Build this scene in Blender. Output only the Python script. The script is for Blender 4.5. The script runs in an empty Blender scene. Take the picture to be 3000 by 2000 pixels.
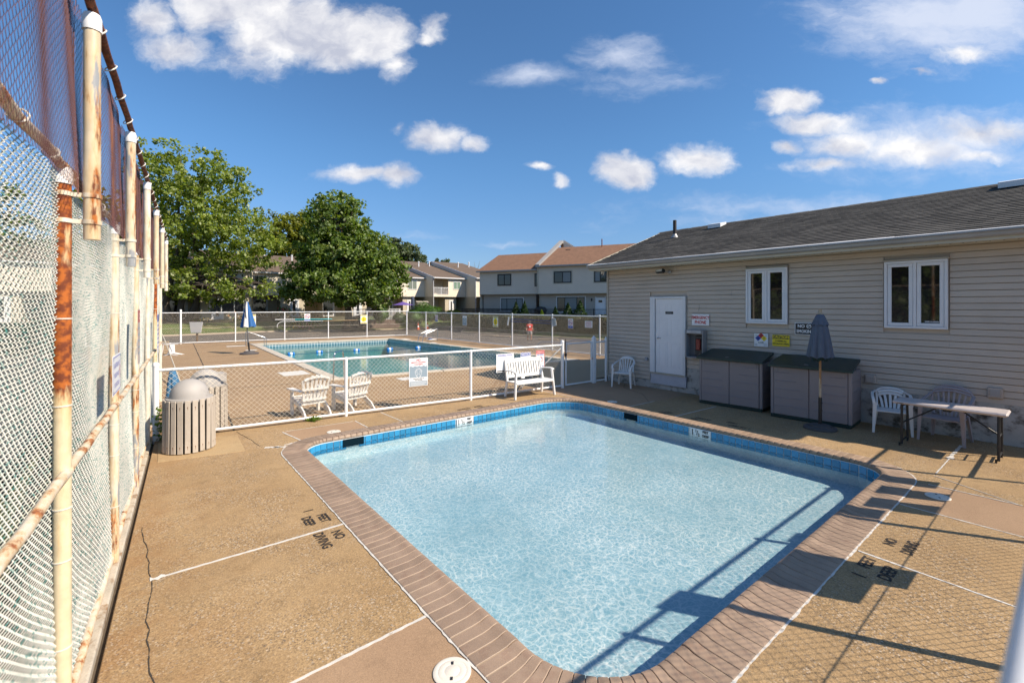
import bpy, math, random
import numpy as np
from mathutils import Vector, Matrix

RD = math.radians
random.seed(11)
rng = np.random.default_rng(5)
sc = bpy.context.scene
COL = sc.collection

# ------------------------------------------------------------------ camera
cam_d = bpy.data.cameras.new('camera')
cam = bpy.data.objects.new('camera', cam_d)
COL.objects.link(cam)
cam.location = (0, 0, 2.27)
cam.rotation_euler = (RD(90), 0, RD(-38.75))
cam_d.sensor_width = 36
cam_d.lens = 16.0
cam_d.shift_y = -0.035
cam_d.clip_start = 0.05
cam_d.clip_end = 2000
cam_d.dof.use_dof = True
cam_d.dof.focus_distance = 9.0
cam_d.dof.aperture_fstop = 2.8
sc.camera = cam

# ------------------------------------------------------------------ view, sun, sky
sc.view_settings.view_transform = 'Standard'
sc.view_settings.look = 'None'
sc.view_settings.gamma = 1
sc.view_settings.use_curve_mapping = False
sc.view_settings.exposure = 0.62
sc.render.engine = 'CYCLES'
sc.cycles.max_bounces = 8
sc.cycles.transparent_max_bounces = 16
sc.cycles.use_denoising = True
sc.cycles.sample_clamp_indirect = 6
sc.cycles.caustics_reflective = False
sc.cycles.caustics_refractive = False

SUN = Vector((0.55, -0.93, 1.0)).normalized()      # direction towards the sun
sun_d = bpy.data.lights.new('sun', 'SUN')
sun_d.energy = 4.6
sun_d.angle = RD(0.53)
sun_d.color = (1.0, 0.88, 0.72)
sun = bpy.data.objects.new('sun', sun_d)
COL.objects.link(sun)
sun.location = (20, -30, 30)
sun.rotation_euler = SUN.to_track_quat('Z', 'Y').to_euler()

W = bpy.data.worlds.new('World')
sc.world = W
W.use_nodes = True
wn, wl = W.node_tree.nodes, W.node_tree.links
wn.clear()


def N(tree, typ, **kw):
    n = tree.nodes.new(typ)
    for k, v in kw.items():
        setattr(n, k, v)
    return n


def mth(tree, op, a, b=None, c=None, clamp=False):
    n = tree.nodes.new('ShaderNodeMath')
    n.operation = op
    n.use_clamp = clamp
    for i, v in enumerate((a, b, c)):
        if v is None:
            continue
        if isinstance(v, (int, float)):
            n.inputs[i].default_value = v
        else:
            tree.links.new(v, n.inputs[i])
    return n.outputs[0]


def vmt(tree, op, a, b=None, out=0):
    n = tree.nodes.new('ShaderNodeVectorMath')
    n.operation = op
    for i, v in enumerate((a, b)):
        if v is None:
            continue
        if isinstance(v, (tuple, list)):
            n.inputs[i].default_value = v
        elif isinstance(v, (int, float)):
            n.inputs['Scale'].default_value = v
        else:
            tree.links.new(v, n.inputs[i])
    return n.outputs['Value'] if op in ('LENGTH', 'DOT_PRODUCT', 'DISTANCE') else n.outputs[0]


def mixc(tree, fac, a, b, blend='MIX'):
    n = tree.nodes.new('ShaderNodeMix')
    n.data_type = 'RGBA'
    n.blend_type = blend
    n.clamp_result = False
    for s, v in ((n.inputs['Factor'], fac), (n.inputs['A'], a), (n.inputs['B'], b)):
        if isinstance(v, (int, float)):
            s.default_value = v
        elif isinstance(v, (tuple, list)):
            s.default_value = (v[0], v[1], v[2], 1)
        else:
            tree.links.new(v, s)
    return n.outputs['Result']


def mrange(tree, v, a, b, c=0.0, d=1.0, smooth=True):
    n = tree.nodes.new('ShaderNodeMapRange')
    n.interpolation_type = 'SMOOTHSTEP' if smooth else 'LINEAR'
    tree.links.new(v, n.inputs[0])
    for i, x in enumerate((a, b, c, d)):
        n.inputs[i + 1].default_value = x
    return n.outputs[0]


def noise(tree, vec, scale, detail=4, rough=0.55, out='Fac'):
    n = tree.nodes.new('ShaderNodeTexNoise')
    n.inputs['Scale'].default_value = scale
    n.inputs['Detail'].default_value = detail
    n.inputs['Roughness'].default_value = rough
    if vec is not None:
        tree.links.new(vec, n.inputs['Vector'])
    return n.outputs[out]


def build_sky():
    t = W.node_tree
    sky = N(t, 'ShaderNodeTexSky', sky_type='NISHITA')
    sky.sun_disc = False
    sky.sun_elevation = math.asin(SUN.z)
    sky.sun_rotation = math.atan2(SUN.x, SUN.y)
    sky.altitude = 0
    sky.air_density = 1.0
    sky.dust_density = 0.3
    sky.ozone_density = 1.6
    bg = N(t, 'ShaderNodeBackground')
    bg.inputs['Strength'].default_value = 0.092
    out = N(t, 'ShaderNodeOutputWorld')
    tc = N(t, 'ShaderNodeTexCoord')
    D = tc.outputs['Generated']
    s, c = math.sin(RD(38.75)), math.cos(RD(38.75))
    fwd = vmt(t, 'DOT_PRODUCT', D, (s, c, 0))
    rgt = vmt(t, 'DOT_PRODUCT', D, (c, -s, 0))
    upz = vmt(t, 'DOT_PRODUCT', D, (0, 0, 1))
    fs = mth(t, 'MAXIMUM', fwd, 0.08)
    cx = N(t, 'ShaderNodeCombineXYZ')
    t.links.new(mth(t, 'DIVIDE', rgt, fs), cx.inputs[0])
    t.links.new(mth(t, 'DIVIDE', upz, fs), cx.inputs[1])
    uv = cx.outputs[0]                                   # a fixed bearing of the sky, north-east

    def cs(px, py, rx, ry):
        return ((px - 1500) / 1333, (895 - py) / 1333, 0), (1333 / rx, 1333 / ry, 0)
    warp = noise(t, vmt(t, 'MULTIPLY', uv, (1, 1.5, 1)), 9, 5, 0.6, 'Color')
    uvw = vmt(t, 'ADD', uv, vmt(t, 'MULTIPLY', vmt(t, 'SUBTRACT', warp, (0.5, 0.5, 0.5)), (0.085, 0.06, 0)))

    def field(lst, src):
        cur = None
        for (px, py, rx, ry, w) in lst:
            o, q = cs(px, py, rx, ry)
            l = vmt(t, 'LENGTH', vmt(t, 'MULTIPLY', vmt(t, 'SUBTRACT', src, o), q))
            f = mth(t, 'MULTIPLY_ADD', l, -w, w)
            cur = f if cur is None else mth(t, 'MAXIMUM', cur, f)
        return cur
    puffs = [(455, 62, 110, 85, .8), (520, 150, 150, 72, .8), (620, 40, 180, 80, .85), (700, 5, 270, 105, 1.35), (839, 85, 250, 125, 1.4),
             (986, 112, 190, 122, 1.3), (1105, 112, 130, 112, 1.15), (1157, 190, 70, 62, .7), (741, 165, 240, 85, .5),
             (1275, 88, 62, 48, .62), (1255, 118, 48, 26, .6), (1279, 401, 120, 56, .9), (1385, 424, 72, 32, .65), (1162, 384, 30, 26, .45),
             (1060, 506, 165, 38, .9), (1160, 510, 100, 46, .9), (1829, 498, 105, 74, 1), (2045, 474, 140, 60, .95),
             (1580, 487, 56, 20, .7), (1638, 534, 42, 30, .7), (2312, 294, 120, 54, .95), (2400, 364, 170, 44, .8),
             (2312, 434, 64, 32, .85), (2475, 424, 145, 60, .8), (2672, 430, 190, 82, .8), (2883, 390, 200, 62, .75),
             (2863, 458, 120, 32, .65), (2420, 486, 170, 34, .6), (2590, 238, 36, 17, .7), (2840, 160, 140, 40, .7), (2700, 205, 40, 14, .5)]
    pf = field(puffs, uvw)
    fb = noise(t, vmt(t, 'MULTIPLY', uvw, (1, 1.25, 1)), 12, 9, 0.60)
    fb2 = noise(t, vmt(t, 'MULTIPLY', uvw, (1, 1.2, 1)), 60, 5, 0.6)
    core = mth(t, 'ADD', pf, mth(t, 'MULTIPLY', mth(t, 'SUBTRACT', fb, 0.5), 0.85))
    core = mth(t, 'ADD', core, mth(t, 'MULTIPLY', mth(t, 'SUBTRACT', fb2, 0.5), 0.22))
    dens = mrange(t, core, 0.04, 0.68)
    # thin high cloud
    wisp = [(2760, 60, 520, 165, 1), (2880, 40, 340, 190, 1), (1822, 163, 190, 70, .75), (1560, 222, 170, 45, .7), (1880, 235, 300, 60, .42),
            (2380, 610, 700, 50, .45), (2100, 650, 420, 40, .35), (2750, 420, 560, 150, .75), (1480, 716, 110, 12, .45), (1180, 690, 200, 14, .25)]
    wf = field(wisp, uvw)
    wn1 = noise(t, vmt(t, 'MULTIPLY', uvw, (3.2, 8, 1)), 2.4, 8, 0.65)
    wd = mth(t, 'MULTIPLY', mrange(t, mth(t, 'ADD', wf, mth(t, 'MULTIPLY', mth(t, 'SUBTRACT', wn1, 0.5), 1.1)), 0.0, 0.95), 0.84)
    # clouds over the rest of the sky, of the same kind
    gn = noise(t, vmt(t, 'MULTIPLY', D, (1, 1, 2.2)), 3.0, 9, 0.6)
    gd = mth(t, 'MULTIPLY', mrange(t, gn, 0.56, 0.68), mrange(t, fwd, 0.12, -0.05))
    # relief: bottoms grey, tops bright
    sh = noise(t, vmt(t, 'ADD', vmt(t, 'MULTIPLY', uvw, (1, 1.25, 1)), (0.014, 0.04, 0)), 12, 9, 0.60)
    lowa = noise(t, uvw, 5, 3, 0.5)
    lowb = noise(t, vmt(t, 'ADD', uvw, (0.02, 0.07, 0)), 5, 3, 0.5)
    rel = mth(t, 'ADD', mth(t, 'SUBTRACT', fb, sh), mth(t, 'MULTIPLY', mth(t, 'SUBTRACT', lowa, lowb), 1.8))
    lit = mth(t, 'ADD', mth(t, 'MULTIPLY', rel, 1.7), 0.62)
    lit = mth(t, 'ADD', lit, mth(t, 'MULTIPLY', mth(t, 'SUBTRACT', 0.55, dens), 0.25), clamp=True)
    ccol = mixc(t, lit, (4.0, 4.2, 5.0), (7.4, 7.3, 7.3))
    el = mth(t, 'ABSOLUTE', upz)
    tint = mixc(t, mrange(t, el, 0.0, 0.34), (0.52, 0.63, 0.86), (0.57, 0.87, 1.10))
    skyc = mixc(t, 1.0, sky.outputs[0], tint, 'MULTIPLY')
    # summer haze near the horizon lightens the blue a little
    c1 = mixc(t, wd, skyc, (5.6, 6.0, 7.0))
    c2 = mixc(t, mth(t, 'MULTIPLY', dens, 0.97), c1, ccol)
    c3 = mixc(t, mth(t, 'MULTIPLY', gd, 0.9), c2, (6.0, 6.1, 6.5))
    t.links.new(c3, bg.inputs[0])
    t.links.new(bg.outputs[0], out.inputs[0])


build_sky()

# ------------------------------------------------------------------ materials
MATS = {}


def new_mat(name):
    m = bpy.data.materials.new(name)
    m.use_nodes = True
    return m, m.node_tree, m.node_tree.nodes['Principled BSDF']


def setc(p, col):
    p.inputs['Base Color'].default_value = (col[0], col[1], col[2], 1)


def pm(name, col, rough=0.6, metal=0.0, spec=0.5, var=0.12, vs=3.0, col2=None, c2=(0.55, 0.7), c2s=4.0, stretch=(1, 1, 1),
       bump=0.0, bs=60.0, rnd=0.0, fine=0.0, fs=120.0, coord='Object'):
    """A principled material: base colour with slow variation, an optional second colour in patches, grain, relief, per-object variation."""
    if name in MATS:
        return MATS[name]
    m, t, p = new_mat(name)
    tc = N(t, 'ShaderNodeTexCoord')
    oi = N(t, 'ShaderNodeObjectInfo')
    v = vmt(t, 'MULTIPLY', tc.outputs[coord], stretch)
    v = vmt(t, 'ADD', v, vmt(t, 'SCALE', vmt(t, 'ADD', oi.outputs['Location'], (0, 0, 0)), 1.0)) if coord == 'Object' else v
    c = None
    n1 = noise(t, v, vs, 5, 0.6)
    k = mrange(t, n1, 0.25, 0.75, 1 - var, 1 + var, False)
    if rnd:
        k = mth(t, 'MULTIPLY', k, mrange(t, oi.outputs['Random'], 0, 1, 1 - rnd, 1 + rnd, False))
    if fine:
        k = mth(t, 'MULTIPLY', k, mrange(t, noise(t, v, fs, 3, 0.7), 0.25, 0.75, 1 - fine, 1 + fine, False))
    base = col
    if col2 is not None:
        base = mixc(t, mrange(t, noise(t, v, c2s, 6, 0.65), c2[0], c2[1]), col, col2)
    c = mixc(t, 1.0, base, k, 'MULTIPLY')
    t.links.new(c, p.inputs['Base Color'])
    p.inputs['Roughness'].default_value = rough
    p.inputs['Metallic'].default_value = metal
    p.inputs['Specular IOR Level'].default_value = spec
    if bump:
        b = N(t, 'ShaderNodeBump')
        b.inputs['Strength'].default_value = bump
        b.inputs['Distance'].default_value = 0.01
        t.links.new(noise(t, v, bs, 4, 0.6), b.inputs['Height'])
        t.links.new(b.outputs[0], p.inputs['Normal'])
    MATS[name] = m
    return m


def flat(name, col, rough=0.5, metal=0.0, spec=0.5):
    return pm(name, col, rough, metal, spec, var=0.05)


def rusty_paint(name, paint, amount, streak=True, zg=0.0, rust=((0.42, 0.13, 0.02), (0.14, 0.035, 0.012)), grey=0.0):
    """Cream paint over pipe: rust blooming through in drips, some bare galvanised patches."""
    if name in MATS:
        return MATS[name]
    m, t, p = new_mat(name)
    tc = N(t, 'ShaderNodeTexCoord')
    oi = N(t, 'ShaderNodeObjectInfo')
    geo = N(t, 'ShaderNodeNewGeometry')
    pos = geo.outputs['Position']
    v = vmt(t, 'MULTIPLY', pos, (1, 1, 0.16) if streak else (1, 0.6, 1))
    n1 = noise(t, v, 9, 6, 0.62)
    n2 = noise(t, v, 31, 5, 0.65)
    f = mth(t, 'ADD', mth(t, 'MULTIPLY', n1, 0.72), mth(t, 'MULTIPLY', n2, 0.28))
    if zg:                                               # worst near the top, running down
        sz = N(t, 'ShaderNodeSeparateXYZ')
        t.links.new(pos, sz.inputs[0])
        f = mth(t, 'ADD', f, mrange(t, sz.outputs[2], 1.35, 2.3, -zg * .75, zg))
    a = mrange(t, f, 0.60 - amount, 0.68 - amount)
    rc = mixc(t, mrange(t, noise(t, pos, 26, 5, 0.6), 0.38, 0.6), rust[0], rust[1])
    halo = mrange(t, f, 0.50 - amount, 0.64 - amount)
    pc = mixc(t, mrange(t, noise(t, pos, 14, 4), 0.3, 0.7), paint, tuple(x * 0.82 for x in paint))
    pc = mixc(t, mth(t, 'MULTIPLY', halo, 0.6), pc, (0.62, 0.40, 0.16))
    if grey:
        pc = mixc(t, mrange(t, noise(t, vmt(t, 'ADD', v, (7, 3, 1)), 13, 6, 0.6), 0.66 - grey, 0.72 - grey), pc, (0.30, 0.31, 0.32))
    c = mixc(t, a, pc, rc)
    t.links.new(c, p.inputs['Base Color'])
    t.links.new(mth(t, 'MULTIPLY_ADD', a, 0.4, 0.42), p.inputs['Roughness'])
    b = N(t, 'ShaderNodeBump')
    b.inputs['Strength'].default_value = 0.5
    b.inputs['Distance'].default_value = 0.004
    t.links.new(f, b.inputs['Height'])
    t.links.new(b.outputs[0], p.inputs['Normal'])
    MATS[name] = m
    return m


def concrete(name, col, col2, grain=0.45, stain=0.5, smooth=False):
    """Exposed-aggregate concrete: sandy matrix, light and dark pebbles, worn and stained patches."""
    if name in MATS:
        return MATS[name]
    m, t, p = new_mat(name)
    geo = N(t, 'ShaderNodeNewGeometry')
    pos = geo.outputs['Position']
    big = noise(t, pos, 0.9, 6, 0.6)
    mid = noise(t, pos, 4.5, 6, 0.65)
    vo = N(t, 'ShaderNodeTexVoronoi')
    vo.inputs['Scale'].default_value = 95
    t.links.new(pos, vo.inputs['Vector'])
    sp = N(t, 'ShaderNodeSeparateColor')
    t.links.new(vo.outputs['Color'], sp.inputs[0])
    vo2 = N(t, 'ShaderNodeTexVoronoi')
    vo2.inputs['Scale'].default_value = 210
    t.links.new(pos, vo2.inputs['Vector'])
    sp2 = N(t, 'ShaderNodeSeparateColor')
    t.links.new(vo2.outputs['Color'], sp2.inputs[0])
    c = mixc(t, mrange(t, big, 0.3, 0.7), col, col2)
    c = mixc(t, mth(t, 'MULTIPLY', mrange(t, mid, 0.5, 0.72), stain), c, tuple(x * 0.66 for x in col2))
    if not smooth:
        worn = mrange(t, noise(t, vmt(t, 'ADD', pos, (5, 2, 0)), 1.6, 5, 0.6), 0.36, 0.62)
        k = mrange(t, sp.outputs[0], 0, 1, 1 - grain, 1 + grain * 0.55, False)
        c = mixc(t, mth(t, 'MULTIPLY_ADD', worn, 0.55, 0.4), c, mixc(t, 1.0, c, k, 'MULTIPLY'))
        dark = mrange(t, sp.outputs[1], 0.88, 0.93)
        c = mixc(t, mth(t, 'MULTIPLY', dark, mth(t, 'MULTIPLY_ADD', worn, 0.55, 0.12)), c, (0.10, 0.085, 0.075))
        lite = mrange(t, sp.outputs[2], 0.90, 0.95)
        c = mixc(t, mth(t, 'MULTIPLY', lite, mth(t, 'MULTIPLY', worn, 0.5)), c, (0.6, 0.52, 0.42))
        # run-off from the rusty fence has stained the slabs along it
        sx = N(t, 'ShaderNodeSeparateXYZ')
        t.links.new(pos, sx.inputs[0])
        st = mth(t, 'MULTIPLY', mrange(t, sx.outputs[0], 1.0, -.3), mrange(t, noise(t, vmt(t, 'ADD', pos, (2, 9, 0)), 2.3, 6, 0.65), 0.40, 0.66))
        c = mixc(t, mth(t, 'MULTIPLY', st, 0.42), c, (0.27, 0.125, 0.04))
        dk = mrange(t, noise(t, vmt(t, 'ADD', pos, (31, 7, 0)), 0.55, 6, 0.62), 0.50, 0.68)
        c = mixc(t, mth(t, 'MULTIPLY', dk, 0.17), c, tuple(x * 0.55 for x in col2))
    k2 = mrange(t, sp2.outputs[0], 0, 1, 0.82, 1.16, False)
    c = mixc(t, 1.0, c, k2, 'MULTIPLY')
    spots = mrange(t, noise(t, vmt(t, 'ADD', pos, (11, 4, 0)), 7.0, 3, 0.5), 0.74, 0.80)
    c = mixc(t, mth(t, 'MULTIPLY', spots, 0.35), c, (0.11, 0.085, 0.06))
    t.links.new(c, p.inputs['Base Color'])
    p.inputs['Roughness'].default_value = 0.88
    p.inputs['Specular IOR Level'].default_value = 0.3
    b = N(t, 'ShaderNodeBump')
    b.inputs['Strength'].default_value = 0.25 if smooth else 0.6
    b.inputs['Distance'].default_value = 0.003
    t.links.new(mth(t, 'ADD', sp.outputs[0], mth(t, 'MULTIPLY', mid, 2)), b.inputs['Height'])
    t.links.new(b.outputs[0], p.inputs['Normal'])
    MATS[name] = m
    return m


def leaf_mat(name, dark, light, pale=None, trans=0.35):
    if name in MATS:
        return MATS[name]
    m, t, p = new_mat(name)
    t.nodes.remove(p)
    geo = N(t, 'ShaderNodeNewGeometry')
    r = geo.outputs['Random Per Island']
    c = mixc(t, mrange(t, r, 0, 0.85, 0, 1, False), dark, light)
    if pale is not None:
        c = mixc(t, mrange(t, r, 0.80, 1.0, 0, 1, False), c, pale)
    big = noise(t, geo.outputs['Position'], 0.55, 3, 0.5)
    c = mixc(t, 1.0, c, mrange(t, big, 0.3, 0.7, 0.72, 1.25, False), 'MULTIPLY')
    di = N(t, 'ShaderNodeBsdfDiffuse')
    tr = N(t, 'ShaderNodeBsdfTranslucent')
    gl = N(t, 'ShaderNodeBsdfGlossy')
    gl.inputs['Roughness'].default_value = 0.55
    gl.inputs['Color'].default_value = (0.8, 0.85, 0.8, 1)
    t.links.new(c, di.inputs[0])
    t.links.new(mixc(t, 1.0, c, (1.8, 1.7, 0.6), 'MULTIPLY'), tr.inputs[0])
    mx = N(t, 'ShaderNodeMixShader')
    mx.inputs[0].default_value = trans
    t.links.new(di.outputs[0], mx.inputs[1])
    t.links.new(tr.outputs[0], mx.inputs[2])
    mx2 = N(t, 'ShaderNodeMixShader')
    mx2.inputs[0].default_value = 0.03
    t.links.new(mx.outputs[0], mx2.inputs[1])
    t.links.new(gl.outputs[0], mx2.inputs[2])
    t.links.new(mx2.outputs[0], t.nodes['Material Output'].inputs[0])
    MATS[name] = m
    return m


def water_mat(name, low, high, scale, bump, net=0.06, bs=6.0, dist=0.02):
    """Clear pool water: a net of bright lines painted into its transparency stands in for light focused by ripples; Fresnel reflection on top."""
    m, t, p = new_mat(name)
    t.nodes.remove(p)
    geo = N(t, 'ShaderNodeNewGeometry')
    pos = geo.outputs['Position']
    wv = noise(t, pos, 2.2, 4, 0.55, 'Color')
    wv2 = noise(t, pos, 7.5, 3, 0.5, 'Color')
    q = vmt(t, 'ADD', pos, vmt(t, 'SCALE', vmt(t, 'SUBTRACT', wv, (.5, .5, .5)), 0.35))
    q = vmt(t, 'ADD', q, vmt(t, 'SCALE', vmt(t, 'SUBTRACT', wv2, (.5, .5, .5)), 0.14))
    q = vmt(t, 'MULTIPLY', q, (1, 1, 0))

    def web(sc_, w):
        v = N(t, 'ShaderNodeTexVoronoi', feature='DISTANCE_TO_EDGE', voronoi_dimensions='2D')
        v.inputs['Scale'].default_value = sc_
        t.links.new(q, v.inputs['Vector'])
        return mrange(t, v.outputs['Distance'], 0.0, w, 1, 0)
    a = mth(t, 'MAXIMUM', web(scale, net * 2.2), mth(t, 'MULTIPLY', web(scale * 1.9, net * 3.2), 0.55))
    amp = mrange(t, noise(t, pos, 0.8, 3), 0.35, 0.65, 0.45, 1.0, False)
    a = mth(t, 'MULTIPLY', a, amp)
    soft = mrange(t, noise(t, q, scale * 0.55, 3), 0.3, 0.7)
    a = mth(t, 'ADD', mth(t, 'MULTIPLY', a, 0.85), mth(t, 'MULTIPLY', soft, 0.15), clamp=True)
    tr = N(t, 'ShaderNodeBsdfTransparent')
    t.links.new(mixc(t, a, low, high), tr.inputs[0])  # ripple light painted as a pattern in the transparent colour
    gl = N(t, 'ShaderNodeBsdfGlossy')
    gl.inputs['Roughness'].default_value = 0.03
    b = N(t, 'ShaderNodeBump')
    b.inputs['Strength'].default_value = bump
    b.inputs['Distance'].default_value = dist
    h = mth(t, 'ADD', noise(t, q, bs, 4, 0.5), mth(t, 'MULTIPLY', noise(t, q, bs * 3.1, 3, 0.5), 0.35))
    t.links.new(h, b.inputs['Height'])
    t.links.new(b.outputs[0], gl.inputs['Normal'])
    cosi = mth(t, 'ABSOLUTE', vmt(t, 'DOT_PRODUCT', geo.outputs['Incoming'], b.outputs[0]))
    fr = mth(t, 'MULTIPLY_ADD', mth(t, 'POWER', mth(t, 'SUBTRACT', 1.0, cosi, clamp=True), 5.0), 0.98, 0.02)
    mx = N(t, 'ShaderNodeMixShader')
    t.links.new(fr, mx.inputs[0])
    t.links.new(tr.outputs[0], mx.inputs[1])
    t.links.new(gl.outputs[0], mx.inputs[2])
    t.links.new(mx.outputs[0], t.nodes['Material Output'].inputs[0])
    return m


def glass_mat(name, col, rough=0.03):
    m = pm(name, col, rough, 0.0, 0.9, var=0.25, vs=2.0)
    return m


# ------------------------------------------------------------------ mesh helpers
class MB:
    def __init__(s):
        s.v, s.f = [], []

    def add(s, vs, fs, M=None):
        o = len(s.v)
        if M is not None:
            vs = [tuple(M @ Vector(v)) for v in vs]
        s.v += [tuple(v) for v in vs]
        s.f += [tuple(i + o for i in f) for f in fs]
        return s

    def box(s, a, b, M=None):
        (x0, y0, z0), (x1, y1, z1) = a, b
        return s.add([(x0, y0, z0), (x1, y0, z0), (x1, y1, z0), (x0, y1, z0), (x0, y0, z1), (x1, y0, z1), (x1, y1, z1), (x0, y1, z1)],
                     [(0, 3, 2, 1), (4, 5, 6, 7), (0, 1, 5, 4), (1, 2, 6, 5), (2, 3, 7, 6), (3, 0, 4, 7)], M)

    def bbox(s, a, b, r=0.006, M=None):
        """box with chamfered edges"""
        (x0, y0, z0), (x1, y1, z1) = a, b
        r = min(r, (x1 - x0) * .45, (y1 - y0) * .45, (z1 - z0) * .45)
        pr = []
        for (z, k) in ((z0, r), (z0 + r, 0), (z1 - r, 0), (z1, r)):
            if k:
                pr.append([(x0 + r, y0 + r, z), (x1 - r, y0 + r, z), (x1 - r, y1 - r, z), (x0 + r, y1 - r, z)])
            else:
                pr.append([(x0 + r, y0, z), (x1 - r, y0, z), (x1, y0 + r, z), (x1, y1 - r, z), (x1 - r, y1, z), (x0 + r, y1, z), (x0, y1 - r, z), (x0, y0 + r, z)])
        vs = pr[0] + pr[1] + pr[2] + pr[3]
        fs = [(3, 2, 1, 0), (20, 21, 22, 23)]
        A, B = 4, 12
        for i in range(8):
            j = (i + 1) % 8
            fs.append((A + i, A + j, B + j, B + i))
        for i in range(4):
            j = (i + 1) % 4
            fs.append((i, j, A + (2 * i + 1), A + 2 * i))
            fs.append((20 + j, 20 + i, B + 2 * i, B + 2 * i + 1))
            fs.append((j, A + (2 * i + 2) % 8, A + 2 * i + 1))
            fs.append((20 + j, B + 2 * i + 1, B + (2 * i + 2) % 8))
        return s.add(vs, fs, M)

    def bar(s, p0, p1, w, h=None, up=(0, 0, 1), r=0.0):
        """rectangular bar from p0 to p1: w across, h along 'up'"""
        h = h or w
        p0, p1 = Vector(p0), Vector(p1)
        d = (p1 - p0)
        L = d.length
        d.normalize()
        u = Vector(up)
        x = d.cross(u)
        if x.length < 1e-4:
            x = d.cross(Vector((1, 0, 0)))
        x.normalize()
        u = x.cross(d)
        M = Matrix((x, d, u)).transposed().to_4x4()
        M.translation = p0
        if r:
            return s.bbox((-w / 2, 0, -h / 2), (w / 2, L, h / 2), r, M)
        return s.box((-w / 2, 0, -h / 2), (w / 2, L, h / 2), M)

    def tube(s, pts, r, n=8, cap=True):
        pts = [Vector(p) for p in pts]
        rs = r if isinstance(r, (list, tuple)) else [r] * len(pts)
        vs, fs = [], []
        pn = None
        for i, p in enumerate(pts):
            d = (pts[min(i + 1, len(pts) - 1)] - pts[max(i - 1, 0)]).normalized()
            if pn is None:
                pn = d.cross(Vector((0, 0, 1)))
                if pn.length < 1e-3:
                    pn = d.cross(Vector((1, 0, 0)))
            pn = (pn - d * pn.dot(d)).normalized()
            b = d.cross(pn)
            for k in range(n):
                a = 2 * math.pi * k / n
                vs.append(p + (pn * math.cos(a) + b * math.sin(a)) * rs[i])
        for i in range(len(pts) - 1):
            for k in range(n):
                k2 = (k + 1) % n
                fs.append((i * n + k, i * n + k2, (i + 1) * n + k2, (i + 1) * n + k))
        if cap:
            fs.append(tuple(range(n - 1, -1, -1)))
            e = (len(pts) - 1) * n
            fs.append(tuple(e + k for k in range(n)))
        return s.add(vs, fs)

    def lathe(s, prof, n=24, M=None, a0=0, a1=2 * math.pi):
        full = abs(a1 - a0 - 2 * math.pi) < 1e-6
        m = n if full else n + 1
        vs, fs = [], []
        for (r, z) in prof:
            for k in range(m):
                a = a0 + (a1 - a0) * k / n
                vs.append((r * math.cos(a), r * math.sin(a), z))
        for i in range(len(prof) - 1):
            for k in range(n):
                k2 = (k + 1) % m
                fs.append((i * m + k, i * m + k2, (i + 1) * m + k2, (i + 1) * m + k))
        if full:
            if prof[0][0] > 1e-5:
                fs.append(tuple(range(m - 1, -1, -1)))
            if prof[-1][0] > 1e-5:
                e = (len(prof) - 1) * m
                fs.append(tuple(e + k for k in range(m)))
        return s.add(vs, fs, M)

    def prism(s, poly, z0, z1, bevel=0.0, M=None):
        """vertical prism over a polygon (counter-clockwise)"""
        n = len(poly)
        if not bevel:
            vs = [(x, y, z0) for x, y in poly] + [(x, y, z1) for x, y in poly]
            fs = [tuple(range(n - 1, -1, -1)), tuple(range(n, 2 * n))]
            fs += [(i, (i + 1) % n, n + (i + 1) % n, n + i) for i in range(n)]
            return s.add(vs, fs, M)
        ins = []
        for i in range(n):
            p, a, b = Vector(poly[i]), Vector(poly[i - 1]), Vector(poly[(i + 1) % n])
            e1, e2 = (p - a), (b - p)
            e1 = e1.normalized() if e1.length > 1e-6 else Vector((1, 0))
            e2 = e2.normalized() if e2.length > 1e-6 else e1
            nn = Vector((-e1.y - e2.y, e1.x + e2.x))
            nn = nn.normalized() if nn.length > 1e-6 else Vector((-e1.y, e1.x))
            k = bevel / max(0.4, nn.dot(Vector((-e1.y, e1.x))))
            ins.append(p + nn * k)
        vs = [(x, y, z0) for x, y in poly] + [(x, y, z1 - bevel) for x, y in poly] + [(q.x, q.y, z1) for q in ins]
        fs = [tuple(range(n - 1, -1, -1)), tuple(range(2 * n, 3 * n))]
        for k in (0, n):
            fs += [(k + i, k + (i + 1) % n, k + n + (i + 1) % n, k + n + i) for i in range(n)]
        return s.add(vs, fs, M)

    def mesh(s, name, mat=None, smooth=False):
        me = bpy.data.meshes.new(name)
        me.from_pydata(s.v, [], s.f)
        if mat:
            me.materials.append(mat)
        if smooth:
            me.shade_smooth()
            if smooth != 'all':
                try:
                    me.set_sharp_from_angle(angle=RD(38))
                except Exception:
                    pass
        me.update()
        return me

    def build(s, name, mat, parent=None, smooth=False):
        return link(name, s.mesh(name, mat, smooth), parent)


def link(name, me, parent=None, loc=None, rot=None):
    o = bpy.data.objects.new(name, me)
    COL.objects.link(o)
    if parent is not None:
        o.parent = parent
    if loc is not None:
        o.location = loc
    if rot is not None:
        o.rotation_euler = rot
    return o


def tag(o, label=None, cat=None, group=None, kind=None):
    if label:
        o['label'] = label
    if cat:
        o['category'] = cat
    if group:
        o['group'] = group
    if kind:
        o['kind'] = kind
    return o


def thing(name, label, cat, loc=(0, 0, 0), rz=0.0, group=None):
    o = bpy.data.objects.new(name, None)
    COL.objects.link(o)
    o.empty_display_size = 0.2
    o.location = loc
    o.rotation_euler = (0, 0, rz)
    return tag(o, label, cat, group)


def setting(name, loc=(0, 0, 0)):
    o = bpy.data.objects.new(name, None)
    COL.objects.link(o)
    o.location = loc
    o['kind'] = 'structure'
    return o


def copy_tree(o, parent=None):
    c = o.copy()
    COL.objects.link(c)
    c.parent = parent
    for ch in o.children:
        copy_tree(ch, c)
    return c


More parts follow.
